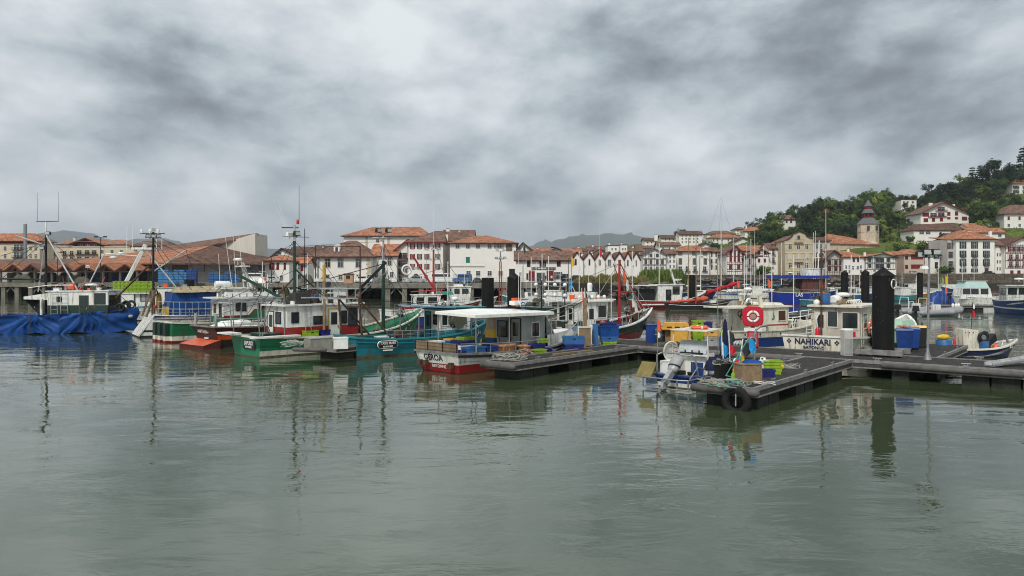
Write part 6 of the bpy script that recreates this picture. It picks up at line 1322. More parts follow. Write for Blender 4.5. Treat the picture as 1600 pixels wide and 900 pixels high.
# small white red boat with white wheelhouse behind
def workboat(label, loc, rz, L, Bm, hull_m, top_m, wh, zw, col2=None, cap=None, name='fishing_boat', bands=None, zb=1.8, **k):
    b_ = Boat(name, label, 'boat', loc, rz, L, Bm, 1.1, 1.0, zb, bands or [(.15, anti_p), ('t', hull_m)], rake=.8, inner=top_m, cap=cap or top_m, **k)
    if wh: b_.house(wh[0], wh[1], wh[2], .6, zw, col2 or top_m, top_m, 1.2 if col2 else None, top_m, over=.2)
    return b_
B = workboat('red hulled boat with long white wheelhouse roof by the rubble bank', (16.6, 104, 0), 12, 10.5, 3.6, red_p, white_p, (2.8, 6.2, 2.6), 3.1, zb=2.3); B.win('-y', 5.0, 5.9, 1.9, 2.9, -1.3); B.door('-y', 4.0, 4.7, .7, 2.5, -1.3, dkmetal); B.win('+x', -1, 1, 2.0, 2.8, 6.45)
B.part('roof_extension', lambda b: b.box(-.4, 2.6, -1.7, 1.7, 3.02, 3.12, white_p)); B.part('post', lambda b: [b.tube((0, y, 1), (0, y, 3.0), .06, steel, 6) for y in (-1.5, 1.5)]); B.part('mast', lambda b: (b.bar((5.9, 0, 3.1), (5.2, 0, 5.3), .3, .15, white_p), b.tube((5.5, -.5, 3.9), (6.6, -.5, 3.9), .06, white_p, 6))); radar(B, 6.2, 0, 3.7, .45); B.part('stripe', lambda b: b.box(.4, 4.0, -1.83, -1.79, .45, .62, white_p)); antenna(B, 7.2, -1.2, 1.5, 2.4, .04)
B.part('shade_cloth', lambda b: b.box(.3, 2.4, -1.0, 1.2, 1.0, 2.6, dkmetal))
# black sailing hull
B = Boat('sailing_boat', 'low black sailing hull with furled orange sail beside the dark pile', 'sailing boat', (19.9, 98, 0), 6, 8.6, 2.4, .95, .8, 1.35, [(.06, weed_p), ('t', black_p)], rake=1.5, inner=wood, cap=black_p, strk=(.2, .05, white_p), full=.4)
B.part('mast', lambda b: b.tube((3.7, 0, .5), (3.7, 0, 9.5), .10, woodp, 8, .05)); B.part('mast', lambda b: b.tube((6.9, 0, .8), (6.9, 0, 6.0), .06, woodp, 6, .04))
def sailroll(b, p, q, r, m, n=8):
    p, q = Vector(p), Vector(q)
    for i in range(n): a, c = p.lerp(q, i/n), p.lerp(q, (i+1)/n); b.tube(a, c, r*(.7+.3*math.sin(i*2.1+1)), m, 8, r*(.7+.3*math.sin((i+1)*2.1+1)), cap=(i in (0, n-1)))
B.part('furled_sail', lambda b: (sailroll(b, (.2, 0, 1.0), (3.5, 0, 1.25), .26, cloth_or), sailroll(b, (3.6, -.2, 1.3), (5.2, -.2, 1.5), .42, cloth_or, 5)))
B.part('furled_sail', lambda b: sailroll(b, (5.4, .6, 2.2), (10.0, 1.4, 3.5), .34, cloth_rd)); rigging(B, [((3.7, 0, 9), (8.6, 0, 1.4)), ((3.7, 0, 8), (0, 0, 1)), ((3.7, 0, 8.5), (3.2, -1.1, .9)), ((6.9, 0, 5.8), (8.9, 0, 1.4)), ((6.9, 0, 5.8), (3.7, 0, 7))], .018); gear(B, 6.0, .2, .8, 'box')

for B, a in ((lap, [(.3, 1.6, 1.2, .55, 26), (1.9, 6.0, .9, 2.73, 34), (6.6, 10.5, .9, .6, 50)]), (teal, [(.3, 4.8, 1.0, .5, 46), (5.3, 7.0, .7, 2.5, 10), (7.2, 8.4, .5, .9, 16)]), (ger, [(.2, 4.0, 1.2, .5, 34), (4.4, 5.8, .6, 2.78, 8)]), (nat, [(.3, 4.0, 1.2, .75, 40), (4.3, 6.2, .8, 2.6, 20)]),
             (gr, [(.3, 3.2, 1.1, .8, 30), (3.5, 6.6, .8, 2.86, 30), (7.3, 9.3, .6, .9, 26)]), (slat, [(1.2, 8, 1.2, 1.1, 50), (7.5, 10.5, .8, 1.2, 24)]), (tb, [(12.4, 16.2, 1.1, 3.2, 44), (17, 18.4, .6, 1.1, 20), (6, 12, 1.5, .8, 30)]), (cb, [(.5, 6, 1.4, 2.65, 30), (7.2, 12, 1.1, 3.2, 24), (5, 7, 1.4, 1.0, 20)]), (dg, [(.2, 2.5, 1.2, .55, 36), (2.7, 5.2, .8, 2.72, 26), (5.6, 9.0, .8, .7, 50)])):
    for k, (x0, x1, w, z, n) in enumerate(a): clutter(B, x0, x1, w, z, n, int(x0*10+n+k))
clutter(lap, 2.0, 5.6, .8, 2.75, 26, 77, 0, 2.3); clutter(gr, 3.6, 6.6, .7, 2.9, 12, 78, 0, 1.8); clutter(dg, .4, 2.4, 1.0, .6, 14, 79, 0, 2.2); clutter(teal, 7.2, 8.4, .4, 1.0, 8, 80, 0, 1.8); clutter(tb, 12.6, 16, .9, 3.25, 16, 81, 0, 2.0); clutter(nat, 4.4, 6.0, .6, 2.65, 12, 82, 0, 2.0)
rigging(gr, [((5.2, 0, 5.1), (9.6, 0, 2.1)), ((5.2, 0, 5.1), (2.6, -.9, 2.9)), ((5.2, 0, 5.0), (2.6, .9, 2.9)), ((3.6, -1.2, 3.0), (.2, -1.3, 1.3)), ((5.2, 0, 4.9), (7.4, -1.3, 1.5))], .015); rigging(nat, [((.6, -1.0, 2.9), (7.5, .6, 5.2)), ((7.5, -.6, 5.2), (10.6, 0, 2.0)), ((7.5, .6, 5.2), (7.4, -1.5, 1.4)), ((4.0, -1.1, 2.9), (-.3, -1.3, 2.0)), ((4.0, 1.1, 2.9), (-.3, 1.3, 2.0))], .016)
nat_mast = MB(); nat_mast.tube((7.5, 0, .8), (7.5, 0, 5.4), .06, steel, 7); nat_mast.build('mast', nat.t)
rigging(slat, [((1.0, -.6, 7.2), (10.8, 0, 2.6)), ((1.0, -.6, 7.1), (.3, -1.4, 1.8)), ((1.0, -.6, 5.5), (6.8, -1.3, 1.8))], .016); rigging(dg, [((1.5, -1.2, 3.6), (7.0, 0, 5.1)), ((1.5, 1.9, 3.7), (3.1, .2, 3.2)), ((4.3, -.2, 3.7), (9.7, 0, 2.1))], .014)
rigging(teal, [((.05, -1.2, 3.1), (5.3, -.9, 2.6)), ((.05, 1.2, 3.1), (5.3, .9, 2.6)), ((6.4, .3, 5.0), (9.1, 0, 1.8)), ((6.4, .3, 4.8), (.1, 0, 3.2)), ((-1.9, -.8, 3.6), (.3, -1.25, 1.1))], .014)
# ---------------------------------------------------------------- pontoons
DZ = .70; O = Vector((6.38, 38.8, 0)); U = Vector((.777, -.629, 0)); V = Vector((.629, .777, 0))
def PM(s, v): return O+U*s+V*v
AU = math.degrees(math.atan2(U.y, U.x)); AV = math.degrees(math.atan2(V.y, V.x))
pdeck = mat('pontoon_deck', (.034, .031, .029), .85, .45, 2.2, dirt=.5, dcol=(.10,.09,.08), kind='slats', bump=.01)
pedge = mat('pontoon_edge', (.26, .25, .235), .6, .3, 3, .3, dirt=.5, dcol=(.07,.065,.055))
pside = mat('pontoon_side', (.06, .058, .054), .7, .4, 3, .2, dirt=.4)
pfloat = mat('pontoon_float', (.03, .032, .026), .9, .5, 2.5, dirt=.6, dcol=(.012,.014,.01), bump=.03)
pfender = mat('pontoon_fender', (.10, .095, .09), .55, .35, 3, dirt=.4)
def pontoon(label, p0, ang, L, w, fl, fend=0, name='pontoon'):
    """local +x along the pontoon, +y to the left; p0 at its right hand start corner"""
    t = thing(name, label, 'pontoon', (p0.x, p0.y, 0), ang)
    b = MB(); b.box(.02, L-.02, .10, w-.10, DZ-.06, DZ, pdeck); b.build('deck', t)
    for y in (0, w-.10):
        b = MB(); b.box(0, L, y, y+.10, DZ-.10, DZ+.035, pedge); b.build('edge_rail', t)
        b = MB(); yy = y+.02 if y == 0 else y; b.box(.01, L-.01, yy, yy+.08, DZ-.26, DZ-.102, pside); b.box(0, L, yy-.03, yy+.10, DZ-.31, DZ-.262, pedge); b.build('side_beam', t)
    b = MB(); b.box(-.03, -.001, 0, w, DZ-.3, DZ+.03, pedge); b.build('end_beam', t); b = MB(); b.box(L+.001, L+.03, 0, w, DZ-.3, DZ+.03, pedge); b.build('end_beam', t)
    for a, c in fl:
        b = MB(); n = max(1, int(round((c-a)/1.05)))
        for i in range(n): x = a+(c-a)*i/n; b.fr(x+.02, x+(c-a)/n-.02, .12, w-.12, -.5, DZ-.315, .02, .02, pfloat)
        b.build('float', t)
    for (x0, x1) in ([(a, c) for a, c in fend] if fend else []):
        b = MB(); b.lathe([(.03, 0), (.11, .05), (.11, x1-x0-.05), (.03, x1-x0)], pfender, (x0, -.10, DZ-.13), 10, axis='x'); b.build('fender_tube', t)
    for i in range(int(L/3.2)):
        x = 1.6+i*3.2
        for y in (.05, w-.05):
            b = MB(); b.box(x-.1, x+.1, y-.05, y+.05, DZ+.036, DZ+.07, steel); b.tube((x-.05, y, DZ+.07), (x-.05, y, DZ+.13), .018, steel, 5); b.tube((x+.05, y, DZ+.07), (x+.05, y, DZ+.13), .018, steel, 5); b.tube((x-.17, y, DZ+.14), (x+.17, y, DZ+.14), .02, steel, 5); b.build('cleat', t)
    return t
fls = lambda L, on, off: [(x, min(L-.1, x+on)) for x in [i*(on+off)+.4 for i in range(int(L/(on+off))+1)] if x < L-1]
mainp = pontoon('long main pontoon with dark deck running from the tubs to the right edge', PM(-3.2, 0), AU, 27, 3.3, [(1, 3.2), (4.6, 9.6), (14.9, 15.6), (17.4, 21.4), (22.2, 26.6)], fend=[(3.5, 7.5), (8.0, 12.4), (14.6, 19.5), (20, 26.5)])
f1 = pontoon('left hand pontoon finger carrying blue fish tubs and rope beside GEROA', PM(0, -9.95), AV, 9.93, 1.55, [(.35, 2.5), (4.0, 5.9), (7.5, 9.2)])
f2 = pontoon('near right pontoon finger with wooden box and black tyre at its end', PM(10.25, -10.6), AV, 10.58, 2.0, [(.4, 2.4), (4.0, 5.9), (7.6, 9.6)])
p_ = at(531, 546, .55); f0 = pontoon('short floating pontoon between LAPURDI and the teal boat', p_-V*.2, AV, 3.6, 1.9, [(.3, 3.2)])
bp_ = PM(12.9, 3.32); f3 = pontoon('back finger of the main pontoon carrying the blue wheelie bins', bp_, AV, 7.5, 2.1, [(.4, 2.4), (4, 6)])
b = MB()      # end bumper tube on the near finger and on the blue tub finger
for nm, tt, w in (('end_fender', f1, 1.55), ('end_fender', f2, 2.0)):
    b = MB(); b.lathe([(.06, 0), (.13, .06), (.13, w+.25), (.06, w+.3)], pfender, (-.16, -.15, DZ-.12), 10, axis='y'); b.build(nm, tt)
# far pontoons
fp1 = pontoon('far pontoon below the grey inflatable boats', Vector((X(1395, 96), 96, 0)), -4, 32, 2, [(1, 4), (8, 11), (14, 17), (19, 22), (25, 29)])
fp2 = pontoon('far pontoon sloping down to the dark blue boat', Vector((X(1178, 72), 70, 0)), 35, 18, 1.8, [(.5, 4), (6, 9), (12, 16)])
fp3 = pontoon('far pontoon below the moored sailing yachts', Vector((X(1090, 170), 170, 0)), 4, 60, 2, [(1, 5), (8, 12), (18, 22), (30, 35), (44, 50)])
# mooring piles
pilem = mat('pile_black', (.010, .0095, .0095), .6, .3, 1.5, dirt=.3, dcol=(.026,.024,.022), spec=.15); algae = mat('pile_algae', (.07, .075, .05), .9, .5, 3, dirt=.6)
def pile(label, px, Y, dia, top, cone=True):
    t = thing('mooring_pile', label, 'mooring pile', (X(px, Y), Y, 0)); r = dia/2; b = MB(); b.lathe([(r, .55), (r, top)], pilem, n=32); b.build('shaft', t)
    b = MB(); b.lathe([(r*1.005, -2), (r*1.005, .549)], algae, n=32); b.build('weedy_foot', t)
    b = MB()
    if cone: b.lathe([(r*1.03, top-.05), (r*1.03, top+.02), (r*.5, top+.22*dia), (.02, top+.42*dia)], pilem, n=32)
    else: b.lathe([(r*1.01, top-.03), (r*1.01, top+.03), (.02, top+.05)], pilem, n=32)
    b.build('cap', t); return t
NP = pile('nearest and largest black mooring pile with conical cap', 1380, 34.3, .91, 4.28)
b = MB(); r = .482
for rr_, a0, a1 in ((.25, 50, 130), (.25, 140, 215), (.25, -35, 40), (.25, 225, 300)): b.torus((0, 0, 0), .2, .028, plW, 'x', 6, 6, R(a0), R(a1))
o = b.build('round_mark', NP); o.location = (.28, -.385, 3.9); o.rotation_euler = (0, 0, R(-54)) 
b = MB()
for sx in (-1, 1): b.box(sx*.62-.1, sx*.62+.1, -.75, .75, .72, .95, pedge); b.lathe([(.08, -.22), (.08, .22)], rubber, (sx*.56, 0, .85), 8, axis='y')
b.box(-.95, .95, -.85, -.62, .78, 1.0, pedge); b.box(-.95, .95, .62, .85, .78, 1.0, pedge); b.box(-.85, -.55, -.62, -.45, .5, .78, dkmetal); b.box(.55, .85, -.62, -.45, .5, .78, dkmetal)
o = b.build('pile_guide', mainp); p = mainp.matrix_world if False else None
loc = Vector((X(1380, 34.3), 34.3, 0))-PM(-3.2, 0); o.location = (loc.dot(U), loc.dot(V), 0); b = None
for lab, px, Y, d, tp, cn in [('flat topped black pile behind the white canopy', 762, 57, .92, 4.12, False), ('black pile with conical cap behind the white canopy', 803, 53.5, .92, 4.15, True), ('dark pile by the black sailing hull', 1081.5, 106, .86, 4.45, False), ('dark pile with cone cap, left of the two right of NAHIKARI\'s roof', 1319.5, 104, .92, 4.75, True),
                             ('dark pile with cone cap just left of the nearest pile', 1352, 92, .92, 4.75, True), ('small square topped pile far right of the nearest pile', 1437.5, 127, .9, 4.9, False), ('dark pile behind the tan canvas roof', 296, 76, .95, 3.9, False)]: pile(lab, px, Y, d, tp, cn)
# lamp post with floodlights
t = thing('lamp_post', 'grey lamp post with cluster of floodlights standing on the main pontoon', 'lamp post', at(1449.5, 562, DZ)); b = MB(); b.lathe([(.16, 0), (.15, .04), (.07, .35), (.055, .5)], steel, n=10); b.tube((0, 0, .4), (.06, 0, 4.35), .055, steel, 8, .05); b.build('pole', t)
b = MB(); b.tube((-.35, 0, 4.35), (.4, 0, 4.35), .025, dkmetal, 5); b.build('cross_arm', t)
for i in range(4): b = MB(); strut_light(b, (-.3+i*.2, -.05 if i % 2 else .08, 4.45+(i % 2)*.1)); o = b.build('floodlight', t)
b = MB(); b.fr(-.3, .0, -.1, .1, 3.85, 3.98, .04, .02, plW); b.tube((0, 0, 3.9), (-.1, 0, 3.9), .02, steel, 4); b.build('lantern', t)
# service pedestal
t = thing('service_pedestal', 'grey white power pedestal at the corner of the main pontoon', 'pedestal', at(1323, 555, DZ), AU+45); b = MB(); b.box(-.2, .2, -.17, .17, 0, 1.12, mat('pedestal', (.50,.49,.45), .5, .1, 2, dirt=.25)); b.fr(-.21, .21, -.18, .18, 1.121, 1.19, .03, .03, plW); b.build('cabinet', t); b = MB(); b.box(.201, .22, -.12, .12, .6, .95, grey_p); b.box(.201, .215, -.1, .1, .15, .5, grey_p); b.build('socket_panel', t); b = MB(); b.box(-.18, .18, -.188, -.171, .06, .75, grey_p); b.build('door', t)
# lifebuoy cabinet
t = thing('lifebuoy_cabinet', 'red lifebuoy housing on a post in front of the white and blue boat', 'lifebuoy cabinet', PM(4.75, 3.0)+Vector((0, 0, DZ)), -14)
def rbox(b, w, h, r, y0, y1, m, z):
    pts = []
    for cx_, cz_, a0 in ((w/2-r, h/2-r, 0), (-w/2+r, h/2-r, 90), (-w/2+r, -h/2+r, 180), (w/2-r, -h/2+r, 270)):
        for k in range(6): a = R(a0+18*k); pts.append((cx_+r*math.cos(a), z+cz_+r*math.sin(a)))
    b.prism(pts, y0, y1, m)
b = MB(); rbox(b, 1.0, 1.0, .30, -.16, .12, plR, 1.55); rbox(b, .92, .92, .27, -.21, -.161, plR, 1.55); b.build('case', t)
b = MB()
for i in range(4): b.torus((0, -.225, 1.55), .245, .062, plW, 'y', 6, 6, R(6+90*i), R(84+90*i), sq=.4)
b.build('ring_emblem', t); b = MB(); b.lathe([(.14, -.23), (.14, -.211)], mat('info_disc', (.30,.24,.18), .6), (0, 0, 1.55), 16, axis='y'); b.build('info_disc', t)
b = MB(); b.box(-.09, .09, -.06, .06, 0, 1.1, plR); b.box(-.26, .26, -.09, .09, .05, .85, plR); b.build('post', t); b = MB(); b.box(-.42, .42, -.14, -.1, .82, .99, plW); b.build('notice_board', t); b = MB(); b.box(-.18, .18, -.105, -.091, .15, .75, mat('pink_notice', (.45, .12, .14), .6)); b.build('notice_board', t)
# steel arch with winch
t = thing('steel_arch', 'curved stainless arch with small winch wheel beside the lifebuoy post', 'arch', at(1174, 556, DZ)+Vector((0, -1.2, 0)), 10); b = MB(); b.path([(-.25, 0, 0), (-.25, 0, 1.0), (-.18, 0, 1.25), (0, 0, 1.38), (.25, 0, 1.42), (.34, 0, 1.36), (.34, 0, 1.1)], .05, steel, 8); b.build('tube', t); b = MB(); b.torus((-.4, -.1, .75), .17, .045, steel, 'y', 14, 6); b.lathe([(.07, -.2), (.07, 0)], dkmetal, (-.4, 0, .75), 8, axis='y'); b.build('winch_wheel', t)
# tyre
t = thing('tyre', 'big black tyre hanging as fender at the near end of the finger', 'tyre', PM(10.25, -10.6)-V*.26+U*(-.55)+Vector((0, 0, .28)), AV); b = MB(); b.torus((0, 0, 0), .36, .13, rubber, 'x', 28, 10, sq=.95); b.build('tread', t); b = MB(); b.torus((-.06, 0, 0), .30, .05, rubber, 'x', 28, 6); b.build('sidewall', t); b = MB(); b.tube((0, 0, .3), (.15, 0, .6), .02, rope, 5); b.tube((-.05, 0, -.15), (-.05, 0, .3), .02, alu, 5); b.build('hanger', t)
# --- beyond the main pontoon: white blue boat and NAHIKARI
B = Boat('fishing_boat', 'cream white boat with blue waist and red side line behind the lifebuoy housing', 'fishing boat', (11.5, 43.4, 0), 27, 8.6, 2.9, 1.32, 1.28, 1.75, [(.1, anti_p), (.25, cream_p), (.86, blue_p), ('t', cream_p)], rake=.9, tf=.85, inner=cream_p, cap=cream_p, full=.5, xm=.35, bulw=.5)
mar = B; B.t.scale = (.93, .93, .92)
B.house(2.0, 4.9, 2.1, .75, 2.65, cream_p, cream_p, None, cream_p, lean=.1, over=.2); B.part('roof_extension', lambda b: b.box(.1, 1.78, -1.2, 1.2, 2.66, 2.74, cream_p)); B.part('red_line', lambda b: b.box(1.99, 4.96, -1.065, -1.051, 1.55, 1.62, red_p)); B.win('-y', 4.1, 4.7, 1.85, 2.45, -1.05, cream_p, mat('brown_blind', (.08,.035,.02), .7))
B.part('boat_emblem', lambda b: (b.raw([(3.55, -1.07, 2.0), (3.8, -1.07, 2.0), (3.72, -1.07, 1.9), (3.6, -1.07, 1.9)], [(0, 1, 2, 3)], plT), b.raw([(3.66, -1.07, 2.05), (3.66, -1.07, 2.4), (3.82, -1.07, 2.05)], [(0, 1, 2)], plT)))
B.part('arch', lambda b: (b.bar((2.9, -.85, 2.7), (2.8, -.75, 3.45), .22, .16, cream_p, up=(0, 1, 0)), b.bar((2.9, .85, 2.7), (2.8, .75, 3.45), .22, .16, cream_p, up=(0, 1, 0)), b.box(2.65, 2.95, -.86, .86, 3.42, 3.56, cream_p))); B.part('hatch', lambda b: b.fr(3.4, 4.9, -.8, .8, 2.78, 2.95, .2, .1, cream_p)); radar(B, 2.9, .3, 3.7, .26); B.part('coiled_hose', lambda b: b.torus((2.6, -.1, 3.0), .2, .07, plW, 'y', 14, 6))
B.part('foredeck_box', lambda b: (b.fr(5.6, 7.3, -.7, .7, .95, 1.75, .12, .1, cream_p), b.box(5.9, 6.9, -.4, .4, 1.751, 1.8, white_p))); B.rail(.58, .99, .68, -1, 5, r=.03, m=plW, mid=True); B.rail(.58, .99, .68, 1, 5, r=.03, m=plW, mid=True)
lettering('MARINA', .34, plW, B.t, (.75, -1.40, .62), (R(86), 0, R(-7)), .02, .008, .9); B.part('porthole', lambda b: [b.lathe([(.055, 0), (.055, .03)], dkmetal, (x, -1.47, 1.08), 10, axis='y') for x in (1.0, 2.2, 3.9)])
B.part('oars', lambda b: (b.tube((5.2, -1.1, 1.5), (5.9, -1.3, 2.9), .03, dkmetal, 5), b.tube((5.6, -1.0, 1.4), (6.7, -.6, 3.3), .03, dkmetal, 5), b.bar((5.0, -1.15, 1.25), (5.3, -1.15, 1.6), .14, .03, plT))); B.part('sheaves', lambda b: [b.torus((1.5, -.9+.2*k, 2.0+.15*k), .18, .03, dkmetal, 'y', 10, 5) for k in range(3)]); antenna(B, 2.5, -.7, 3.5, 4.0, .014); antenna(B, 3.1, .6, 3.5, 3.2, .014)
B = Boat('fishing_boat', 'white boat with NAHIKARI lettered across its stern and tan wheelhouse', 'fishing boat', PM(7.55, 3.85), AV, 9.5, 3.3, 1.36, 1.2, 1.8, [(.2, anti_p), ('t', cream_p)], rake=.9, tf=.98, srake=.06, inner=grey_p, cap=white_p, capw=.08, bulw=.5)
nah = B
tanp = paint('wheelhouse_tan', (.50, .44, .37), .35); B.house(1.5, 5.0, 2.3, .75, 2.72, tanp, tanp, None, cream_p, lean=.1, over=.24, y0=-.45); B.win('-x', -.55, -.1, 1.75, 2.5, 1.5, cream_p); B.door('-x', .0, .5, .8, 2.5, 1.5, cream_p, cream_p); B.win('-x', -1.5, -.8, 1.7, 2.45, 1.5, cream_p)
B.part('red_notice', lambda b: b.box(1.47, 1.492, -1.4, -.9, 1.2, 1.55, plR)); B.win('-y', 2.0, 2.7, 1.7, 2.4, -1.6, cream_p); B.win('-y', 3.4, 4.3, 1.7, 2.4, -1.6, cream_p)
ladder(B, (1.3, .8, .8), (1.45, .65, 2.65), .3, (0, 1, 0), cream_p); ladder(B, (1.7, -1.68, .8), (1.7, -1.64, 2.65), .34, (1, 0, 0), cream_p)
lettering('NAHIKARI', .38, navy_p, B.t, (-.07, .15, 1.07), TR, .006, .010, .98); lettering('BAYONNE', .19, navy_p, B.t, (-.066, .1, .80), TR, .006, .004, 1.1)
for y in (1.28, -.98): B.part('star_emblem', lambda b, y=y: [b.box(-.078, -.064, y-.035+dy, y+.035+dy, .1+.95+dz, .1+1.02+dz, navy_p) for dy, dz in ((0, .07), (0, -.07), (.07, 0), (-.07, 0))])
B.part('fire_extinguisher', lambda b: (b.lathe([(.1, 0), (.11, .05), (.11, .6), (.04, .7)], plR, (1.35, .35, 1.0), 10), b.path([(1.35, .35, 1.7), (1.3, .4, 2.1), (1.35, .3, 2.35)], .03, plW, 5)))
radar(B, 3.3, -.3, 3.2, .34); B.part('liferaft', lambda b: (b.lathe([(.2, 0), (.25, .08), (.25, 1.0), (.2, 1.1)], plW, (2.3, -.1, 3.03), 12, axis='x'), b.box(2.4, 3.3, -.3, .1, 2.82, 2.86, steel))); B.part('roof_rail', lambda b: [b.torus((2.0+k*.3, -1.0, 2.9), .16, .02, plW, 'x', 8, 5, 0, math.pi) for k in range(6)]); B.part('roof_tub', lambda b: b.lathe([(.22, 0), (.25, .5), (.24, .55)], plLB, (2.1, .2, 2.84), 12)); B.part('horn_box', lambda b: b.ball((1.7, .5, 2.92), .16, plW, 10, 6))
B.part('mast', lambda b: (b.tube((1.3, .15, .75), (1.3, .15, 5.6), .05, rust, 6), b.tube((.9, .15, 5.3), (1.7, .15, 5.3), .02, steel, 4))); antenna(B, 2.5, .5, 2.8, 2.8); antenna(B, 3.5, -.8, 2.8, 2.0)
lifebuoy('orange lifebuoy on the side of the tan wheelhouse', W_(B, (2.95, -1.7, 1.7)), AV, .36)
# green and white small boat bow right of the pile
B = Boat('dinghy', 'pale green and dark green boat peeping out between the nearest pile and blue bins', 'boat', PM(10.0, 6.9), AV, 4.2, 1.6, 1.7, 1.5, 2.2, [(.1, white_p), (.45, white_p), (1.0, dgreen_p), ('t', mat('pale_green', (.33, .50, .38), .5, .1))], rake=.6, tf=.85, inner=white_p, cap=white_p, deck=mat('pale_green', 0))
B.part('cover', lambda b: b.fr(.3, 3.6, -.85, .85, 1.3, 2.0, .5, .35, mat('pale_green', 0)))
# bins, boat with yellow lid
for lab, px, py, m, lid in (('front blue plastic wheelie bin with orange rope ball on its lid', 1413, 549, plB, plB), ('second blue wheelie bin right behind the first', 1424, 546, plB, plB), ('black bin with yellow lid behind the blue bins', 1435, 543, plK, plY)):
    t = thing('wheelie_bin', lab, 'bin', at(px, py, DZ), AV-75); b = MB(); b.raw([(-.3, -.3, .1), (.3, -.3, .1), (.3, .3, .1), (-.3, .3, .1), (-.36, -.37, 1.0), (.36, -.37, 1.0), (.36, .37, 1.0), (-.36, .37, 1.0)], [(3,2,1,0), (4,5,6,7), (0,1,5,4), (1,2,6,5), (2,3,7,6), (3,0,4,7)], m); b.build('body', t)
    b = MB(); b.fr(-.38, .38, -.4, .4, 1.001, 1.09, .05, .05, lid); b.build('lid', t); b = MB(); b.lathe([(.1, -.34), (.1, -.28)], rubber, (0, .32, .1), 10, axis='x') ; b.lathe([(.1, .28), (.1, .34)], rubber, (0, .32, .1), 10, axis='x'); b.build('wheel', t)
rope_pile('orange rope ball lying on the front blue bin', at(1410, 549, DZ)+Vector((0, 0, 1.09)), 12, .28, .12, [plO, rope, cloth_or], 3, .02)
B = Boat('open_boat', 'low navy open boat with blue barrels, white console and net hauler', 'open boat', at(1476, 566, 0)+Vector((.2, 2.0, 0)), 4, 4.9, 2.0, .55, .52, .95, [(.06, weed_p), ('t', navy_p)], rake=.5, tf=.8, inner=grey_p, cap=cream_p, bulw=.35)
ob = B
B.part('console', lambda b: (b.box(1.75, 2.25, -.35, .35, .2, 1.5, cream_p), b.fr(2.25, 2.7, -.35, .35, .2, 1.45, .05, .05, cream_p), [b.box(1.85+k*.2, 1.9+k*.2, -.356, -.351, 1.3, 1.36, dkmetal) for k in range(3)])); B.part('hauler_wheel', lambda b: (b.torus((2.75, -.45, 1.1), .22, .08, dkmetal, 'y', 18, 8), b.lathe([(.13, -.1), (.13, .02)], steel, (2.75, -.4, 1.1), 12, axis='y'), b.torus((3.0, -.2, 1.15), .2, .05, rubber, 'y', 16, 6), b.box(2.6, 2.95, -.6, -.2, .2, .9, plLB)))
B.part('outboard', lambda b: b.raw([(3.2, -.2, .55), (3.7, -.2, .9), (3.7, .2, .9), (3.2, .2, .55), (3.1, -.2, .75), (3.6, -.2, 1.25), (3.6, .2, 1.25), (3.1, .2, .75)], [(3,2,1,0), (4,5,6,7), (0,1,5,4), (1,2,6,5), (2,3,7,6), (3,0,4,7)], dkmetal)); B.part('bow_horn', lambda b: (b.tube((4.2, -.3, .8), (4.1, -.3, 1.15), .06, steel, 6), b.tube((4.1, -.3, 1.15), (4.0, -.3, 1.3), .05, steel, 6)))
lettering('BA 64', .26, plW, B.t, (4.15, -.62, .62), (R(90), 0, R(38)), .005, .004, .8); 
barrel('blue barrel with lid in the navy open boat', W_(B, (.75, -.25, .2)), plLB, .38, .72); barrel('blue barrel behind the hauler in the navy open boat', W_(B, (3.2, .1, .2)), plLB, .25, .65)
mesh_thing('buoy', 'yellow buoy lying on the blue barrel', 'buoy', lambda b: b.lathe([(.02, -.38), (.12, -.3), (.15, 0), (.11, .25), (.02, .33)], plY, axis='x', n=12), W_(B, (.75, -.25, 1.1)), 10)
crate('dark blue crate at the stern of the navy open boat', W_(B, (-.4, .3, .35)), 4, plDB, .7, .45, .35); flag_pole('red and white flag over the navy open boat', W_(B, (2.4, .0, 1.4)), 1.5, [(.75, .5, .22, plR), (.95, .3, .18, plW)], (.1, 0), m=dkmetal)
mesh_thing('buoy', 'orange round buoy in the navy open boat', 'buoy', lambda b: b.ball((0, 0, 0), .17, plO, 12, 8), W_(B, (3.6, -.2, .55)))
mesh_thing('road_cone', 'dark red cone beside the white console', 'cone', lambda b: (b.lathe([(.16, .02), (.05, .75), (.03, .8)], plR, n=12), b.box(-.2, .2, -.2, .2, 0, .02, plR)), W_(B, (1.5, .0, .2)))
mesh_thing('gangway', 'grey gangway plank lying on the right end of the pontoon', 'gangway', lambda b: (b.bar((-.9, 0, .05), (1.4, .5, .3), .45, .06, alu), b.bar((-.9, -.25, .12), (1.4, .25, .37), .05, .08, alu), b.bar((-.9, .25, .12), (1.4, .75, .37), .05, .08, alu)), at(1580, 573, DZ), AU+40)
for B, a in ((mar, [(.3, 1.9, 1, .8, 20), (2.2, 4.8, .7, 2.8, 12), (5.0, 5.6, .9, .8, 10)]), (nah, [(.2, 1.3, 1.3, .75, 22), (1.7, 4.8, .6, 2.84, 30), (5.3, 8.4, .9, .9, 26)]), (ob, [(.2, 4.2, .6, .25, 34)])):
    for k, (x0, x1, w, z, n) in enumerate(a): clutter(B, x0, x1, w, z, n, int(x0*10+n+k))
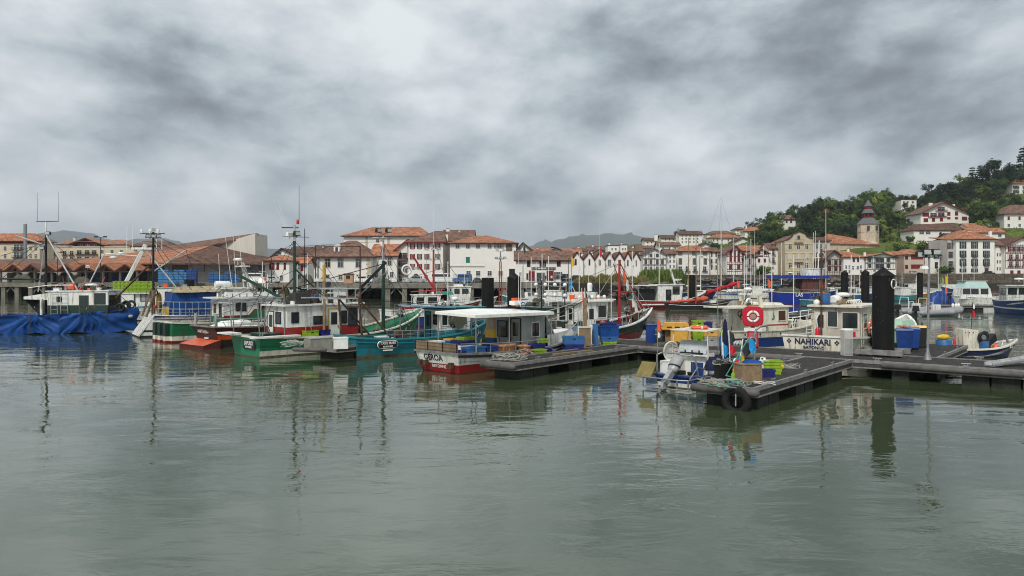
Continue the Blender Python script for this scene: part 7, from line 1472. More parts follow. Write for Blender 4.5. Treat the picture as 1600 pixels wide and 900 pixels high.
# --- small boat on the near finger
B = Boat('workboat', 'small blue and white workboat with grey outboard engine and steel frames', 'small boat', (6.25, 29.1, 0), 49, 5.2, 1.9, .62, .6, .95, [(.05, weed_p), (.25, white_p), ('t', blue_p)], rake=.6, tf=.95, srake=.1, inner=white_p, cap=blue_p, bulw=.4, capw=.16)
wb = B; B.t.scale = (1, 1, .76)
B.part('stern_guard', lambda b: (b.path([(-.05, .95, .62), (-.95, .9, .60), (-1.05, .5, .60), (-1.05, -.6, .58), (-.9, -.95, .58), (.9, -1.0, .60)], .035, steel, 7), b.path([(-.95, .9, .6), (-.95, .9, .1), (-.9, -.95, .1), (-.9, -.95, .58)], .03, steel, 6), b.tube((-.9, 0, .1), (-.9, 0, .6), .03, steel, 6), b.tube((-.9, -.5, .1), (-.9, -.5, .6), .03, steel, 6), b.tube((-.9, -.95, .1), (1.5, -1.0, .12), .04, alu, 6)))
B.part('frame', lambda b: (b.path([(-.1, .8, .6), (-.1, .8, 1.6), (.0, .65, 1.72), (.05, -.55, 1.72), (0, -.75, 1.6), (.1, -.85, .6)], .035, steel, 7), b.path([(.4, -.9, .6), (.4, -.9, 1.0), (1.6, -.9, 1.05), (1.6, -.9, .62)], .028, steel, 6), b.path([(.4, -.9, 1.0), (-.1, -.9, 1.1), (-.6, -.85, .6)], .028, steel, 6)))
eng = mat('engine_grey', (.30,.31,.31), .35, .15, 4, dirt=.2)
def f(b):
    b.M = Matrix.Translation((-.15, 0, 1.15)) @ Matrix.Rotation(R(38), 4, 'Y'); pr = [(.02, -.42), (.17, -.38), (.21, -.25), (.23, 0), (.25, .2), (.24, .42), (.16, .55), (.02, .6)]
    b.lathe(pr, eng, (0, 0, 0), 14, axis='z'); b.lathe([(.235, -.12), (.245, -.1), (.245, -.06), (.235, -.04)], dkmetal, (0, 0, 0), 14); b.M = None
ob_ = B.part('outboard_cowl', f); B.part('outboard_leg', lambda b: (b.bar((-.3, 0, .95), (-.95, 0, .35), .18, .3, eng), b.bar((-.95, 0, .4), (-1.05, 0, .0), .1, .28, eng), b.lathe([(.05, -.25), (.1, -.1), (.08, .2), (.03, .3)], steel, (-1.0, 0, .12), 10, axis='x')))
B.part('name_panel', lambda b: b.box(-.12, .6, -.98, -.955, .30, .62, blue_p)); lettering('BAYONNE', .11, plW, B.t, (.5, -.985, .52), SR, .004, .003)
B.part('rack_board', lambda b: (b.bar((-.8, 1.0, .5), (-.4, .95, 1.25), .7, .05, mat('olive_board', (.20, .16, .06), .7))))
B.part('console', lambda b: (b.box(1.3, 2.1, -.5, .5, .3, 1.55, plW), b.box(1.285, 1.299, -.42, .1, .35, 1.15, blue_p), b.box(1.1, 1.3, -.75, .75, 1.5, 1.56, plW), b.bar((1.35, -.6, 1.6), (1.35, -.6, 2.35), .03, .03, steel), b.box(.3, 1.29, .35, .9, .3, 1.25, plW)))
B.part('instrument_panel', lambda b: (b.raw([(1.25, -.55, 1.6), (1.25, .65, 1.6), (1.5, .65, 2.25), (1.5, -.55, 2.25), (1.29, -.55, 1.59), (1.29, .65, 1.59), (1.54, .65, 2.24), (1.54, -.55, 2.24)], [(0,1,2,3), (7,6,5,4), (3,2,6,7), (0,3,7,4), (1,5,6,2)], mat('panel_grey', (.42,.45,.46), .4)), b.box(1.15, 1.25, -.45, .5, 1.57, 1.66, dkmetal), [b.tube((1.2, -.3+.3*k, 1.6), (1.2, -.3+.3*k, 1.78), .03, dkmetal, 5) for k in range(3)]))
B.part('top_frame', lambda b: (b.slab([(.9, -.8, 2.82), (2.3, -.75, 2.85), (2.3, .75, 2.85), (.9, .8, 2.82)], .05, cream_p), [b.tube((x, y, .6), (x+.05, y*.9, 2.8), .025, cream_p, 6) for x in (1.0, 2.2) for y in (-.8, .8)]))
lifebuoy('flat orange lifebuoy lying on the small workboat\'s top frame', W_(B, (1.6, -.1, 2.23)), 49, .36, 'y').rotation_euler = (R(90), 0, R(49))
t = thing('landing_net', 'round cream landing net leaning in the small workboat', 'net', W_(B, (.9, .75, 1.28)), 30); b = MB(); b.torus((0, 0, 0), .38, .03, cream_p, 'y', 20, 6); b.build('hoop', t); b = MB()
for k in range(-6, 7):
    q = k*.058; w = math.sqrt(max(0, .37**2-q*q)); b.path([(-w, 0, q), (-w*.5, .12, q*.8), (w*.5, .12, q*.8), (w, 0, q)], .008, plW, 4); b.path([(q, 0, -w), (q*.8, .12, -w*.5), (q*.8, .12, w*.5), (q, 0, w)], .008, plW, 4)
b.build('mesh', t)
mesh_thing('parasol', 'folded navy parasol standing between the small workboat and the pontoon', 'parasol', lambda b: (b.lathe([(.04, 1.95), (.07, 1.8), (.12, 1.15), (.22, .5), (.2, .42), (.05, .45)], cloth_nv, n=9), b.tube((0, 0, 0), (0, 0, 2.0), .02, steel, 5)), at(1133, 572, DZ-.2))
for lab, dx, h in (('thin tall pole with flag behind the small workboat', 0, 1), ):
    flag_pole('orange patterned flag on a thin pole at the small workboat\'s stern', W_(B, (-.15, .75, 1.15)), 1.6, [(.92, .55, .2, plO), (.6, .25, .16, plW)], (0, 0), m=steel)
mesh_thing('whip_antenna', 'long thin grey pole rising past the lime green crate', 'pole', lambda b: b.tube((0, 0, 0), (-.05, 0, 4.4), .022, steel, 5), at(1137, 560, DZ)+Vector((0, 1.5, 0)))
# goods on the near finger
def fing(px, py): return at(px, py, DZ)
t = thing('tub', 'black round tub of gear on the near pontoon finger', 'tub', fing(1130, 592)); b = MB(); b.lathe([(.26, 0), (.29, .04), (.33, .5), (.35, .52), (.35, .56)], plK, n=20); b.build('body', t); b = MB(); b.torus((0, 0, .56), .345, .02, plK, 'z', 20, 6); b.build('rim', t)
rope_pile('pale rope coils heaped in the black tub', fing(1130, 592)+Vector((0, 0, .5)), 14, .36, .2, [rope, steel, dkrope], 5, .022)
t = thing('wooden_box', 'weathered plywood box on the near pontoon finger', 'box', fing(1168, 597), AV-38); b = MB(); b.box(-.36, .36, -.28, .28, 0, .60, woodp); b.build('body', t); b = MB()
for x in (-.36, .32): b.box(x, x+.04, -.305, -.281, 0, .6, woodp)
b.box(-.38, .38, -.30, .30, .601, .63, woodp); b.build('batten', t)
net_heap('mid blue cloth bag slumped on the plywood box', fing(1172, 597)+Vector((.1, .1, .6)), .7, .45, .13, tarpB, 3, 'bag'); 
t = thing('jerrycan', 'translucent white water canister behind the plywood box', 'canister', fing(1192, 584), 30); b = MB(); b.fr(-.22, .22, -.15, .15, 0, .5, .05, .03, plW); b.lathe([(.05, .5), (.05, .58)], plW, (.08, 0, 0), 8); b.build('body', t); b = MB(); b.path([(-.12, 0, .5), (-.1, 0, .6), (.02, 0, .6)], .02, plW, 5); b.build('handle', t)
for k in range(4): crate(('bottom', 'second', 'third', 'topmost')[k]+' lime green crate of the stack on the near finger', fing(1205, 584)+Vector((.02*(k % 2), 0, k*.11)), AV-60+(k % 2)*3, plG, .62, .42, .17, 'lime green crates stacked on the near finger')
crate('dark blue crate under the water canister', fing(1196, 588), AV-50, plDB, .55, .4, .25)
mesh_thing('buoy', 'small yellow net float beside the lime green crates', 'buoy', lambda b: b.ball((0, 0, .11), .11, plY, 12, 8), fing(1221, 578)); rope_pile('coiled pale rope next to the yellow float', fing(1237, 574), 9, .5, .06, [rope, steel], 8, .016)
clutter(wb, .2, 1.2, .6, .35, 16, 5); clutter(wb, 2.2, 4.4, .6, .4, 30, 6)
rope_pile('tangled pale mooring lines at the front edge of the near finger', fing(1140, 603)+Vector((0, .1, 0)), 20, .75, .1, [rope, steel, grope], 9, .018); rope_pile('white rope scrap in front of the plywood box', fing(1195, 600), 8, .45, .05, [rope, plW], 10, .012); rope_pile('loose rope ends left of the black tub', fing(1112, 600)+Vector((0, .2, 0)), 12, .5, .1, [steel, rope], 19, .015)
mesh_thing('fuel_bottle', 'yellow green bottle between the tub and the plywood box', 'bottle', lambda b: (b.lathe([(.08, 0), (.08, .25), (.03, .32), (.03, .36)], plG, n=10), b.lathe([(.032, .36), (.032, .4)], plY, n=8)), fing(1146, 596))
flag_pole('marker pole with two sky blue pennants leaning over the black tub', fing(1136, 596)+Vector((0, .1, .2)), 1.3, [(.98, .55, .34, cloth_sk), (.55, .3, .1, grope)], (.75, -.1), m=grope); flag_pole('short marker with sky blue and red pennants behind the tub', fing(1133, 590)+Vector((0, .2, .3)), .9, [(.98, .5, .28, cloth_sk)], (.0, .1)); flag_pole('marker pole with black pennant and yellow tip at the plywood box', fing(1158, 596)+Vector((0, .3, .4)), 1.0, [(1, .65, .34, plK), (.5, .4, .2, plY)], (.15, 0)); flag_pole('marker pole with dark pennant over the red bag', fing(1146, 592)+Vector((0, .4, .4)), 1.25, [(1, .5, .3, plK), (.62, .4, .3, plR)], (-.05, 0))
net_heap('red and blue bundle behind the marker pennants', fing(1158, 586), 1.0, .6, .5, plR, 6, 'bundle'); net_heap('dark heap of nets at the foot of the steel arch', fing(1170, 577), 1.5, .8, .35, netm, 7); crate('blue crate beside the dark nets', fing(1155, 582)+Vector((-.1, 0, 0)), 20, plB, .6, .4, .3); net_heap('navy tarpaulin bundle beside the small workboat console', fing(1120, 578), .9, .6, .5, cloth_nv, 11, 'bundle')
# goods at the left end of the main pontoon
t = thing('fish_tub_housing', 'tall yellow plastic housing with hooded top on the main pontoon', 'housing', PM(1.2, 2.3)+Vector((0, 0, DZ)), AU+32)
ylw = mat('plastic_ochre', (.62, .34, .06), .5, .15, 3, dirt=.25); b = MB(); b.box(-.55, .45, -.4, .4, .0, .85, ylw); b.prism([(-.95, .85), (-.85, 1.15), (.3, 1.15), (.45, .85)], -.45, .45, ylw); b.box(-1.0, .47, -.47, .47, .80, .86, ylw); b.build('shell', t); b = MB()
for k in range(3): b.box(-.75+k*.4, -.5+k*.4, -.475, -.471+.001, .9, .96, dkmetal)
b.box(.1, .4, -.42, -.401, .1, .7, ylw); b.build('panel', t)
t = thing('plastic_drum', 'blue square edged drum left of the dark round tank', 'drum', PM(-.65, 2.6)+Vector((0, 0, DZ)), AU+50); b = MB(); b.fr(-.27, .27, -.25, .25, 0, .92, .02, .02, plB); b.build('body', t); b = MB(); b.box(-.29, .29, -.27, .27, .921, .96, plB); b.build('lid', t)
t = thing('round_tank', 'dark grey round tank between blue drum and yellow housing', 'tank', PM(.0, 2.5)+Vector((0, 0, DZ))); b = MB(); b.lathe([(.24, 0), (.33, .1), (.36, .3), (.37, .6), (.33, .8), (.2, .9), (.12, .92)], mat('tank_grey', (.055,.06,.058), .35, .3, 4, dirt=.4, dcol=(.16,.17,.16)), n=20); b.build('body', t); b = MB(); b.torus((0, 0, .45), .375, .02, rope, 'z', 20, 5); b.torus((0, 0, .7), .36, .02, rope, 'z', 20, 5); b.build('lashing', t)
t = thing('wooden_cabinet', 'weathered wooden board box in front of the yellow housing', 'box', PM(.72, 2.15)+Vector((0, 0, DZ)), AU+32); b = MB(); b.box(-.3, .3, -.25, .25, 0, .85, woodp); b.build('body', t); b = MB(); b.box(-.31, -.27, -.27, -.251, 0, .87, woodp); b.box(.27, .31, -.27, -.251, 0, .87, woodp); b.build('batten', t)
for k in range(3): crate(('bottom', 'middle', 'topmost')[k]+' lime crate standing tall behind the yellow housing', PM(1.9, 2.9)+Vector((0, 0, DZ+k*.42)), AU+35, plG, .62, .5, .4, 'lime crates behind the yellow housing')
for k in range(3): crate(('bottom', 'middle', 'topmost')[k]+' dark blue crate right of the tall lime crates', PM(2.35, 3.0)+Vector((0, 0, DZ+k*.40)), AU+35, plDB, .4, .5, .38, 'dark blue crates behind the yellow housing')
for k, (s, v, m, h, lab) in enumerate([(3.2, 3.0, plLB, .55, 'mid blue fish tub with lime lid beside the cream boat'), (3.2, 3.0, plG, .14, 'shallow lime crate topping the mid blue fish tub'), (2.75, 2.6, ylw, .3, 'ochre crate with wooden slats behind the thin pole')]):
    crate(lab, PM(s, v)+Vector((0, 0, DZ+(.55 if k == 1 else 0)+(.5 if k == 2 else 0))), AU+30, m, .75, .55, h)
crate('grey brown crate under the ochre crate', PM(2.75, 2.6)+Vector((0, 0, DZ)), AU+30, grey_p, .7, .5, .48); rope_pile('tangled chain and rope on the pontoon edge in front of the yellow housing', PM(1.3, 1.5)+Vector((0, 0, DZ)), 14, .9, .12, [dkrope, rope, netm], 12, .02); net_heap('dark net bundle at the foot of the wooden cabinet', PM(.9, 1.6)+Vector((0, 0, DZ)), 1.6, .5, .18, netm, 13)
# goods on the left finger
def t1(px, py): return at(px, py, DZ)
crate('light blue fish tub sitting on a dark blue crate', t1(896, 545)+Vector((0, 0, .24)), 6, plLB, 1.0, .6, .38); crate('dark blue crate at the bottom beside the leaning boards', t1(896, 545), 6, plDB, .9, .6, .24)
t = thing('wooden_pallet', 'pale wooden frame board standing behind the light blue tub', 'board', t1(914, 542)+Vector((0, .2, 0)), 5); b = MB(); b.box(-.32, .32, -.05, .05, .05, .98, woodp); b.build('panel', t); b = MB(); b.box(-.36, .36, -.08, -.051, .95, 1.02, cream_p); b.box(-.36, -.3, -.08, -.051, 0, .95, cream_p); b.box(.3, .36, -.08, -.051, 0, .95, cream_p); b.build('frame', t)
mesh_thing('white_board', 'narrow white board leaning right of the wooden frame board', 'board', lambda b: b.bar((0, 0, 0), (.06, .15, 1.05), .12, .3, plW, up=(0, 1, 0)), t1(922, 541)); mesh_thing('blue_board', 'upright mid blue board beside the white board', 'board', lambda b: b.box(-.14, .14, -.04, .04, 0, 1.12, plLB), t1(930, 540)); 
t = thing('jerrycan', 'small white jerrycan with narrow neck beside the blue board', 'canister', t1(937, 538), 10); b = MB(); b.fr(-.13, .13, -.1, .1, 0, .45, .03, .02, plW); b.lathe([(.035, .45), (.035, .6)], plW, n=8); b.build('body', t); b = MB(); b.lathe([(.04, .6), (.04, .64)], plB, n=8); b.build('cap', t)
for k, (m, z, h, w, lab) in enumerate([(plG, 0, .16, .7, 'lime crate at the bottom of the blue tub stack'), (plLB, .16, .26, .84, 'mid blue tub in the lower part of the stack'), (tarpB, .42, .56, .96, 'large blue tarpaulin covered tub on the stack'), (plDB, .98, .14, .75, 'dark blue crate crowning the blue tub stack')]): crate(lab, t1(950, 538)+Vector((0, 0, z)), 8, m, w, .7, h)
rope_pile('heap of pale rope at the end of the left finger', t1(797, 561), 22, .8, .16, [rope, rope, steel], 14, .022); rope_pile('second rope tangle near the lime crates of the left finger', t1(822, 553), 12, .5, .12, [rope, cloth_or, dkrope], 15, .018); 
crate('lime crate lying on the left finger by the pink rope', t1(842, 551), 38, plG, .6, .4, .16); crate('dark blue crate stacked on the lime crate of the left finger', t1(838, 549)+Vector((0, 0, .16)), 40, plDB, .75, .45, .2); crate('lime crate on top right of the blue crate', t1(848, 547)+Vector((0, 0, .36)), 40, plG, .45, .35, .18); crate('small navy crate right of the lime crates', t1(855, 549), 40, plDB, .4, .35, .15)
mesh_thing('timber_plank', 'long brown timber plank lying on the left finger', 'plank', lambda b: b.bar((0, 0, .06), (1.9, 1.9, .06), .18, .09, woodp), t1(872, 556)+Vector((-.2, -.1, 0)))
# goods in GEROA
tubm = tanpl; t = thing('round_tub', 'terracotta coloured round tub on GEROA\'s aft deck', 'tub', W_(ger, (3.0, -.9, .5))); b = MB(); b.lathe([(.46, 0), (.5, .06), (.55, .5), (.6, .53), (.6, .6)], tubm, n=24); b.build('body', t); b = MB(); b.torus((0, 0, .6), .58, .025, tubm, 'z', 24, 6); b.build('rim', t)
t = thing('round_tub', 'smaller terracotta coloured tub right of the large one', 'tub', W_(ger, (4.1, -1.2, .5))); b = MB(); b.lathe([(.27, 0), (.3, .06), (.33, .42), (.36, .44), (.36, .5)], tubm, n=20); b.build('body', t); b = MB(); b.torus((0, 0, .5), .35, .02, tubm, 'z', 20, 6); b.build('rim', t)
for k, (x, y, z, m, l, w, h, lab) in enumerate([(1.0, -1.05, .5, plLB, .9, .6, .62, 'large mid blue tub at GEROA\'s stern corner'), (1.9, -1.05, .5, plB, .7, .6, .62, 'second blue tub next to the terracotta tub'), (1.6, .2, .5, plW, 1.0, .7, .6, 'white fish box behind GEROA\'s blue tubs'), (1.6, .2, 1.1, plDB, .9, .6, .22, 'dark blue crate on the white fish box'), (1.7, .2, 1.32, plG, .7, .5, .14, 'lime and yellow crate topping GEROA\'s crate pile'), (.2, -.9, .5, plDB, .5, .5, .5, 'dark blue crate behind GEROA\'s plank side'), (.4, .9, .9, plW, .8, .5, .4, 'white lidded box behind the stern planks'), (1.3, .8, 1.0, plLB, .5, .4, .3, 'mid blue crate under yellow lid behind the planks'), (1.3, .8, 1.3, plY, .5, .4, .06, 'flat yellow crate lid behind the stern planks')]): crate(lab, W_(ger, (x, y, z)), 46, m, l, w, h)
t = thing('oilskins', 'yellow oilskins and beige cloth hanging under GEROA\'s canopy', 'oilskins', W_(ger, (3.6, .5, 1.3)), 46); b = MB(); b.fr(-.1, .1, -.3, .3, .0, .4, .02, .03, plY); b.build('oilskin', t); b = MB(); b.fr(-.08, .08, -.28, .28, .41, 1.1, .02, .05, mat('beige_cloth', (.5,.38,.27), .8)); b.build('cloth', t); b = MB(); b.box(-.1, .1, -.3, .3, -.4, -.01, plB); b.build('trouser', t)
# goods on LAPURDI / floating pontoon
crate('lime crate on LAPURDI\'s side deck', W_(lap, (3.0, -1.35, .98)), 46, plG, .75, .45, .3); crate('dark blue crate right of LAPURDI\'s lime crate', W_(lap, (3.85, -1.35, .98)), 46, plDB, .55, .45, .3)
q = at(497, 546, DZ); t = thing('net_box', 'grey beige net box on the small floating pontoon', 'box', q, 40); b = MB(); b.box(-.55, .55, -.4, .4, 0, .55, mat('box_grey', (.26,.25,.21), .8, .25, 2, dirt=.4)); b.build('body', t); b = MB(); b.box(-.57, .57, -.42, .42, .551, .59, grey_p); b.build('lid', t)
rope_pile('pale green hawsers falling over LAPURDI\'s side onto the pontoon', q+Vector((-1.3, .2, .1)), 14, .7, .3, [rope, grope, rope], 18, .03); mesh_thing('roll_fender', 'long black fender lying along the small floating pontoon', 'fender', lambda b: b.lathe([(.05, 0), (.10, .06), (.10, 1.7), (.05, 1.76)], pfender, axis='x', n=10), q+Vector((-1.1, -.5, .05)), -12)
mesh_thing('white_box', 'white plastic box at the teal boat\'s stern', 'box', lambda b: (b.box(-.35, .35, -.3, .3, 0, .5, plW), b.box(-.37, .37, -.32, .32, .501, .55, plW)), q+Vector((.95, .5, 0)), 20)
for k, (x, y, m, lab) in enumerate([(7.4, .9, plG, 'lime tub'), (7.8, .6, plDB, 'dark blue tub'), (8.3, .8, plLB, 'mid blue tub'), (9.3, .6, plDB, 'second dark blue tub'), (9.6, .4, plG, 'second lime tub'), (8.6, 1.0, plW, 'white tub')]): crate(lab+' behind the green bow of LAPURDI', W_(lap, (x-2.0, y+2.6, 1.25)), 30, m, .6, .45, .4)
# ---------------------------------------------------------------- boats further out
def mid(px, wl, rz, L):
    p = at(px, wl); return p-Vector((math.cos(R(rz)), math.sin(R(rz)), 0))*L/2
def mboat(label, px, wl, rz, L, Bm, hm, tm, style='cabin', h=1.0, masts=(), name='motorboat', col2=None, zb=None, z1=2.3, bands=None, mm=None):
    B = Boat(name, label, name.replace('_', ' '), mid(px, wl, rz, L), rz, L, Bm, h, h*.92, zb or h*1.5, bands or [(.1, anti_p), ('t', hm)], rake=L*.1, tf=.9, srake=.1, inner=tm, cap=tm, bulw=.3, full=.45)
    w = Bm*.66; z0 = h*.92-.3
    if style == 'cabin':
        B.house(L*.34, L*.62, w, z0, z1, col2 or tm, tm, z0+.5 if col2 else None, tm, lean=.25, over=.12)
        B.win('-y', L*.37, L*.46, z1-.85, z1-.25, -w/2); B.win('-y', L*.50, L*.6, z1-.85, z1-.25, -w/2); B.win('-x', -.5, .5, z1-.9, z1-.3, L*.34); B.win('+x', -.6, .6, z1-.8, z1-.25, L*.62+.25)
        B.part('cuddy', lambda b: b.fr(L*.62, L*.85, -w*.42, w*.42, z0, h+.35, .25, .15, tm))
    if style == 'aft':
        B.house(L*.14, L*.45, w, z0, z1, col2 or tm, tm, z0+.5 if col2 else None, tm, lean=.2, over=.15); B.win('-y', L*.18, L*.26, z1-.8, z1-.25, -w/2); B.win('-y', L*.32, L*.42, z1-.8, z1-.25, -w/2); B.win('-x', -.4, .3, z1-.9, z1-.3, L*.14)
    if style == 'console':
        B.part('console', lambda b: (b.box(L*.4, L*.52, -.4, .4, z0, z0+1.3, tm), b.box(L*.39, L*.5, -.35, .35, z0+1.301, z0+1.7, glassl))); B.part('roll_bar', lambda b: b.path([(L*.2, -Bm*.4, h), (L*.2, -Bm*.35, z1), (L*.2, Bm*.35, z1), (L*.2, Bm*.4, h)], .035, steel, 5))
    for (x, hh, r) in masts: B.part('mast', lambda b: (b.tube((L*x, 0, z0), (L*x, 0, hh), r, mm or plW, 6, r*.7), b.tube((L*x-.4, 0, hh*.8), (L*x+.4, 0, hh*.8), r*.5, mm or plW, 4)))
    B.rail(.05, .9, .5, -1, 6, r=.02); q_ = int(px*7+wl); clutter(B, L*.05, L*.32, w*.5, z0, 14, q_); clutter(B, L*.6, L*.9, w*.35, z0, 12, q_+1)
    if style in ('cabin', 'aft'): clutter(B, L*.36, L*.44, w*.4, z1+.08, 8, q_+2); antenna(B, L*.4, .2, z1, 1.6+q_ % 5*.5, .025); antenna(B, L*.43, -.3, z1, 1.2+q_ % 3*.6, .02)
    return B
def yacht(label, px, wl, rz, L, hm, mh, cover=None):
    B = Boat('sailing_yacht', label, 'sailing yacht', mid(px, wl, rz, L), rz, L, L*.28, 1.1, 1.0, 1.35, [(.12, navy_p), ('t', hm)], rake=L*.13, tf=.75, inner=white_p, cap=alu, bulw=.12, full=.4)
    B.part('coachroof', lambda b: b.fr(L*.3, L*.72, -L*.08, L*.08, .9, 1.5, .4, .12, white_p)); B.part('window', lambda b: b.box(L*.36, L*.6, -L*.083, -L*.075, 1.18, 1.32, glass))
    B.part('mast', lambda b: (b.tube((L*.55, 0, 1), (L*.55, 0, mh), .085, plW, 6, .06), b.tube((L*.55, -.8, mh*.55), (L*.55, .8, mh*.55), .03, plW, 4)))
    B.part('boom', lambda b: b.tube((L*.54, 0, 2.2), (L*.15, 0, 2.3), .07, alu, 6)); B.part('sail_cover', lambda b: sailroll(b, (L*.53, 0, 2.4), (L*.16, 0, 2.45), .2, cover or tarpB, 5))
    rigging(B, [((L*.55, 0, mh), (L*.98, 0, 1.4)), ((L*.55, 0, mh), (0, 0, 1.1)), ((L*.55, 0, mh*.97), (L*.52, -L*.13, 1.1)), ((L*.55, 0, mh*.97), (L*.52, L*.13, 1.1))], .012); return B
# left and middle
B = mboat('white cabin boat with dark windows between the red mast and the flat black pile', 735, 483, 20, 7.5, 2.8, white_p, white_p, 'aft', 1.1, z1=2.9); B.part('roof_hatch', lambda b: b.box(1.6, 2.6, -.5, .5, 3.0, 3.25, plW))
B = mboat('fishing boat with tall red mast and crane behind the teal boat', 690, 492, 15, 9, 3.0, red_p, white_p, 'aft', 1.1, z1=2.2, name='fishing_boat')
B.part('mast', lambda b: (b.tube((3.6, 0, .8), (3.6, 0, 7.8), .14, rmast, 8, .1), b.tube((3.7, 0, 2.8), (1.2, -.4, 6.6), .11, rmast, 6), b.tube((1.0, -.3, 2.6), (4.8, -.3, 2.8), .06, rmast, 5), b.tube((5.6, 0, 1.0), (4.0, 0, 7.5), .05, rope, 5))); mast_lights(B, (3.5, -.1, 7.3), 3, .9, steel); mast_lights(B, (3.5, -.1, 6.2), 2, .8, steel); mast_lights(B, (1.6, -.3, 5.2), 1, .8, plW); B.part('hose_reel', lambda b: (b.torus((.6, -.2, 5.0), .5, .1, plW, 'y', 16, 6), b.torus((.7, -.2, 4.9), .35, .08, rope, 'y', 14, 6))); antenna(B, 3.6, 0, 7.8, 5.0, .02); antenna(B, 2.8, 0, 2.3, 4.0, .03, steel); B.part('green_tarp', lambda b: b.fr(3.9, 5.8, -.6, .6, 2.25, 2.6, .2, .2, plT))
B = mboat('boat with red latticed mast showing right of the flat topped pile', 782, 490, 8, 8, 2.8, blue_p, white_p, 'open', 1.0, name='fishing_boat'); 
def f(b):
    for sx in (-.16, .16): b.tube((4+sx, 0, .8), (4+sx*.5, 0, 6.0), .06, rmast, 5)
    for k in range(8): b.tube((3.85, 0, 1+k*.6), (4.14, 0, 1.3+k*.6), .03, rmast, 4)
    b.tube((4.1, 0, 2.6), (6.3, -.4, 4.4), .07, rmast, 5)
B.part('mast', f); mast_lights(B, (4, -.1, 7.3), 2, 1.0, steel); B.part('mast_head', lambda b: (b.tube((4, 0, 6), (4, 0, 7.2), .07, steel, 6), b.tube((3.2, 0, 6.4), (4.8, 0, 6.4), .04, steel, 5))); mast_lights(B, (4, -.1, 6.4), 3, .6, dkmetal); B.part('hose_coil', lambda b: b.torus((5.2, -.2, 3.2), .6, .05, rope, 'y', 14, 5)); antenna(B, 6.6, 0, 1, 4.5, .04, dkmetal)
for a in [('white open boat with console behind the white canopy', 835, 484, 25, 7, 2.5, white_p, white_p, 'console', .9, ((.7, 6, .03), (.15, 4, .02))), ('white cruiser with rounded cabin left of the double row of lamps', 868, 481, 160, 7.5, 2.7, white_p, white_p, 'cabin', 1.0, ((.3, 5, .03),)), ('white boat with pale green deck and metal frames behind the dark conical pile', 822, 476, 170, 8, 2.8, lteal_p, white_p, 'console', 1.0, ((.5, 7, .04), (.3, 6.5, .03))),
          ('low white workboat between the warehouse pile row and LAPURDI\'s mast', 470, 480, 15, 9, 3, white_p, white_p, 'aft', 1.1, ((.6, 7.5, .05), (.45, 6, .04))), ('dark green workboat with white rail behind the orange lifebuoy', 418, 502, 30, 9, 3, green_p, white_p, 'open', 1.4, ((.5, 4.5, .05),)), ('purple striped white boat behind the green wheelhouse', 396, 492, 35, 10, 3, white_p, white_p, 'aft', 1.3, ((.6, 6, .06),)),
          ('white boat with tall stem just left of the teal canopy', 652, 505, 40, 6.5, 2.3, white_p, white_p, 'open', 1.3, ()), ('blue striped small boat with white bench behind LAPURDI\'s bow', 655, 510, 30, 5.5, 2.2, blue_p, white_p, 'open', 1.0, ())]:
    mboat(*a[:10], masts=a[10])
B = mboat('green hulled boat with grey net piles right of the white canopy', 868, 497, 25, 8, 2.8, gmast, grey_p, 'open', 1.3, masts=((.3, 4, .05), (.7, 4.5, .05)), name='fishing_boat'); gear(B, 2, 0, 1, 'reel'); gear(B, 4, 0, 1, 'winch'); gear(B, 6, 0, 1.1, 'hauler')
for k, (px, py, Y, seed) in enumerate([(872, 500, 62, 31), (748, 512, 50, 32), (758, 500, 56, 33)]): net_heap(['brown net and float heap on the boat right of the white canopy', 'tangled dark nets behind GEROA\'s canopy post', 'second net tangle beside the teal bow'][k], (X(px, Y), Y, Z(py, Y)-.4), 2.6, 1.4, .9, netm, seed)
# right side
B = mboat('royal blue fishing boat with long blue roof and white lettering', 1258, 474.5, 6, 10.5, 3.4, mat('royal_blue', (.008, .03, .26), .4, .1), white_p, 'none', 1.9, name='fishing_boat', zb=2.2)
B.part('roof', lambda b: b.box(-.4, 8.4, -1.7, 1.7, 4.0, 4.45, mat('royal_blue', 0))); B.part('roof_post', lambda b: [b.tube((x, y, 1.5), (x, y, 4.0), .05, rust, 6) for x in (0, 4.8, 8.0) for y in (-1.5, 1.5)]); B.part('cabin', lambda b: b.box(4.2, 8.0, -1.2, 1.2, 1.5, 3.9, mat('cabin_maroon', (.12,.05,.045), .7))); B.win('-y', 6.8, 7.6, 2.5, 3.4, -1.2); B.part('upper_rail', lambda b: (b.box(5.0, 7.8, -.9, .9, 4.46, 5.5, white_p), b.box(5.0, 8.0, -1, 1, 5.501, 5.6, white_p)))
lettering('LAS', .75, plW, B.t, (3.4, -1.76, 1.42), SR, .01, .01, 1); radar(B, 2.8, 0, 4.8, .4); B.part('mast', lambda b: (b.tube((7.4, 0, 5.5), (7.6, 0, 10), .08, plW, 6), b.tube((6.4, 0, 7.2), (8.6, 0, 7.4), .05, plW, 5), b.torus((7.9, 0, 7.6), .6, .06, plW, 'y', 14, 5, 0, 4))); antenna(B, 5.4, 0, 5.5, 3.5, .04); antenna(B, 8.4, 0, 2, 7, .04, dkmetal); net_heap('dark heap of nets under the long blue roof', W_(B, (2.2, 0, 1.6)), 4, 2.4, 1.3, netm, 44)
